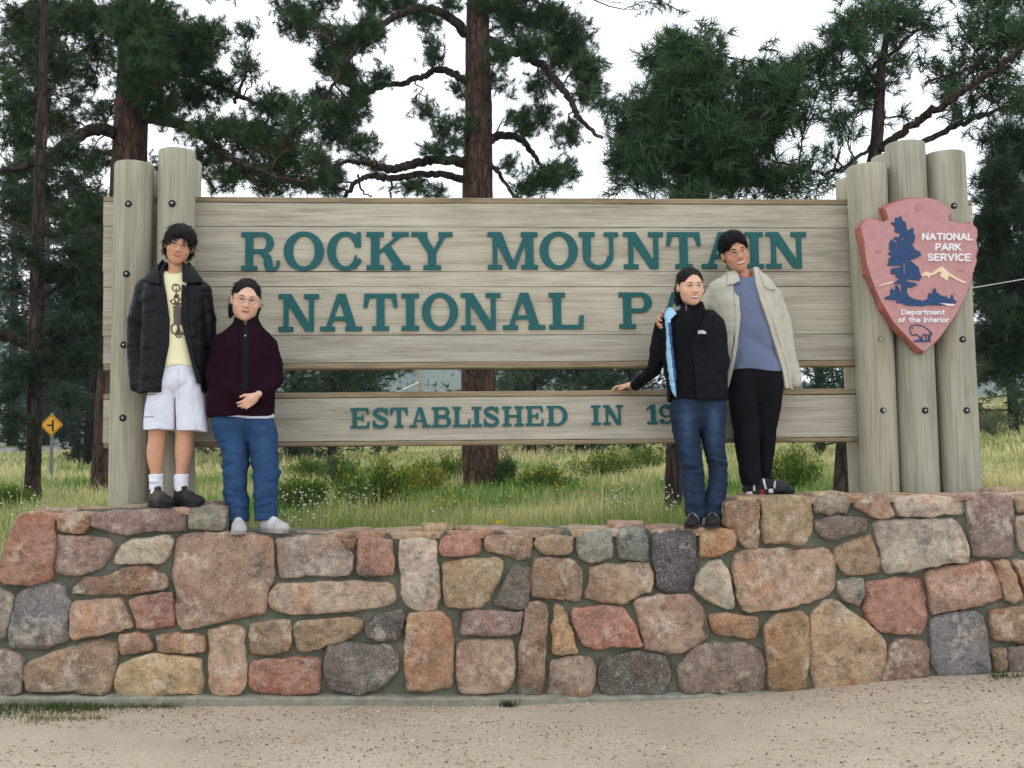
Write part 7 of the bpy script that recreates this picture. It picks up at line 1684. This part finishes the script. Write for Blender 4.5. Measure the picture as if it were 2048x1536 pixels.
# ---------------------------------------------------------------- man at the right: pale jacket, blue T-shirt
def man_right():
    Y = 6.74
    P = empty('person', tuple(at(1520, 990, Y))); tag(P, 'man in pale khaki jacket, blue T-shirt and black trousers with an arm round the woman', 'person', 'people posing on the wall')
    hc, hs, Rm = headframe(1470, 505, Y-.05, 76, -4, 13, -14)
    B = SDF(at(1275, 1005, Y)+np.array([0, -.4, 0]), at(1630, 445, Y)+np.array([0, .22, 0]), .0048)
    B.loft(shrink(rows_px([(560, 1452, 1516, .06), (575, 1428, 1542, .085), (600, 1424, 1550, .10), (650, 1432, 1552, .105), (700, 1444, 1556, .105), (735, 1460, 1552, .09), (780, 1495, 1525, .045)], Y), .014), .02)
    legL = [(738, 1453, 1510, .112, 0), (762, 1453, 1512, .116, 0), (806, 1459, 1514, .105, 0), (851, 1466, 1517, .09, -.01), (895, 1472, 1519, .085, -.02), (939, 1479, 1521, .08, -.04), (970, 1486, 1523, .078, -.05)]; legR = [(738, 1506, 1563, .112, 0), (762, 1508, 1566, .116, 0), (806, 1510, 1561, .10, 0), (851, 1513, 1553, .088, .02), (895, 1514, 1548, .08, .04), (939, 1512, 1542, .075, .06), (965, 1512, 1540, .072, .06)]
    for l in (legL, legR): B.loft(shrink(rows_px(l, Y), .034), .012)
    wr = at(1592, 764, Y-.02)
    B.chain([at(1548, 592, Y), at(1574, 682, Y), wr], [.034, .029, .024], .02); hand_into(B, at(1586, 728, Y-.015), at(1593, 780, Y-.02)-at(1586, 728, Y-.015), (-.3, -1, 0), .70, (14, 20, 14), 1, (20, 10))
    hw = at(1331, 633, 6.545)
    B.chain([at(1428, 586, Y), at(1392, 622, Y+.02), at(1355, 626, 6.66), hw], [.032, .028, .026, .024], .02); hand_into(B, hw, at(1304, 648, 6.465)-hw, (.3, -.4, 1), .92, (22, 34, 24), 6, (40, 10))
    nk = at(1484, 556, Y); B.cap(nk, hc+Rm@np.array([0, .018, -.05])*hs, .054, .05, .02); head_into(B, hc, hs, Rm, True, .012, .98)
    skin_obj('body', B, M['skin'], P, lambda V: head_colors(V, np.tile(SK4[None], (len(V), 1)), hc, hs, Rm, SK4, LIP*.95), 1)
    face_parts(P, hc, hs, Rm, 2, True, .65, B=B); hair_obj(P, hc, hs, Rm, 'short', 331)
    # trousers
    S_ = SDF(at(1430, 1000, Y)+np.array([0, -.24, 0]), at(1590, 720, Y)+np.array([0, .22, 0]), .0048)
    S_.loft(rows_px([(735, 1453, 1563, .118), (760, 1458, 1560, .11), (812, 1495, 1528, .05)], Y), .012)
    for l in (legL, legR): S_.loft(rows_px(l, Y), .008, 2.2)
    S_.folds(sines(41, 6, 4, 10, (.8, .6, .6)), .0032); skin_obj('trousers', S_, M['cotton'], P, np.array([.010, .010, .012]))
    # T-shirt
    S_ = SDF(at(1395, 770, Y)+np.array([0, -.22, 0]), at(1590, 535, Y)+np.array([0, .22, 0]), .0048)
    S_.loft(rows_px([(552, 1456, 1512, .07), (564, 1440, 1530, .085), (580, 1428, 1544, .10), (640, 1432, 1550, .114), (700, 1444, 1558, .118), (746, 1450, 1566, .126)], Y), .01)
    S_.ell(nk+np.array([0, -.035, .02]), (.06, .06, .042), .006, cut=True); S_.folds(sines(42, 7, 2.5, 7, (1, .5, .8)), lambda p: .009*np.clip((at(1490, 600, Y)[2]-p[:, 2])/.2, .2, 1))
    X, Z = S_.ax[0][:, None, None], S_.ax[2][None, None, :]; S_.d[:] = np.maximum(S_.d, at(1500, 743, Y)[2]+.010*np.sin((X-nk[0])*16+2)-Z)
    def tc(V):
        c = np.tile(L3(104, 115, 142)[None], (len(V), 1)); d_ = np.sqrt(((V[:, 0]-nk[0])/.06)**2+((V[:, 1]-nk[1]+.035)/.06)**2+((V[:, 2]-nk[2]-.02)/.042)**2); c[d_ < 1.13] = L3(160, 62, 44); return c
    skin_obj('t_shirt', S_, M['cotton'], P, tc)
    # jacket
    S_ = SDF(at(1300, 810, Y)+np.array([0, -.26, 0]), at(1640, 520, Y)+np.array([0, .22, 0]), .005)
    jr = rows_px([(540, 1456, 1514, .07, .02), (552, 1442, 1526, .085, .01), (566, 1420, 1546, .10), (590, 1414, 1556, .116), (650, 1420, 1566, .128), (700, 1430, 1574, .132), (740, 1440, 1578, .136), (780, 1446, 1580, .138)], Y)
    dn, sl = S_.loft(jr, .012)
    S_.chain([at(1546, 592, Y), at(1566, 645, Y), at(1574, 685, Y), at(1590, 764, Y-.02)], [.056, .050, .048, .041], .010)
    S_.chain([at(1430, 588, Y), at(1396, 622, Y+.01), at(1346, 628, 6.64)], [.055, .048, .04], .015)
    S_.folds(sines(43, 4, 3.5, 8, (1, .6, .25)), .0045); S_.folds(sines(44, 5, 8, 16, (.5, .5, 1)), .0013)
    S_.ell(at(1592, 781, Y-.02), (.036, .036, .022), .004, cut=True)
    cut_front(S_, [(1464, 520), (1466, 560), (1468, 600), (1470, 640), (1464, 700), (1456, 750), (1450, 830), (1580, 830), (1566, 745), (1552, 700), (1536, 650), (1520, 605), (1511, 570), (1510, 520)], Y-.1, Y+.02)
    S_.ell(at(1486, 530, Y-.02), (.07, .09, .06), .006, cut=True)
    patch(S_, dn, sl, [(1463, 545), (1448, 550), (1442, 578), (1455, 576), (1468, 570), (1467, 555)], Y+.03, .010, .007); patch(S_, dn, sl, [(1509, 545), (1526, 556), (1538, 586), (1528, 588), (1516, 582), (1510, 562)], Y+.03, .010, .007)
    patch(S_, dn, sl, [(1457, 590), (1468, 600), (1470, 640), (1464, 700), (1456, 750), (1450, 780), (1443, 780), (1450, 740), (1458, 690), (1461, 640)], Y, .003, .004); patch(S_, dn, sl, [(1519, 596), (1530, 600), (1546, 650), (1562, 700), (1576, 745), (1580, 780), (1572, 780), (1566, 745), (1552, 700), (1536, 650)], Y, .003, .004)
    skin_obj('jacket', S_, M['canvas'], P, L3(184, 181, 166))
    tz = at(1520, 992, 6.62)[2]; dk = L3(30, 31, 36); st = [(.08, .6, .02, L3(220, 218, 216)), (.34, -.6, .02, L3(220, 218, 216)), (.55, .5, .018, L3(200, 196, 196))]
    shoe(P, at(1506, 975, Y-.06), R(60), .28, (dk, L3(44, 44, 50)), L3(40, 38, 40), L3(60, 60, 66), groundz=tz+.005, tilt=R(7), stripes=st); shoe(P, at(1530, 968, Y+.09), R(30), .28, (dk, L3(44, 44, 50)), L3(40, 38, 40), groundz=tz)
man_right()

# ------------------------------------------------------------------ evening air
hm = bpy.data.materials.new('air'); hm.use_nodes = True; ht = hm.node_tree; ht.nodes.clear()
hv = ht.nodes.new('ShaderNodeVolumePrincipled'); hv.inputs['Color'].default_value = (0.66, 0.84, 1.0, 1); hv.inputs['Density'].default_value = 0.00055; hv.inputs['Anisotropy'].default_value = 0.2
ho = ht.nodes.new('ShaderNodeOutputMaterial'); ht.links.new(hv.outputs[0], ho.inputs['Volume'])
m = MB(); m.box(-1200, 1400, -260, 1200, -4, 190); tag(m.build('haze', hm), 'pale evening haze filling the air', 'haze', kind='stuff')
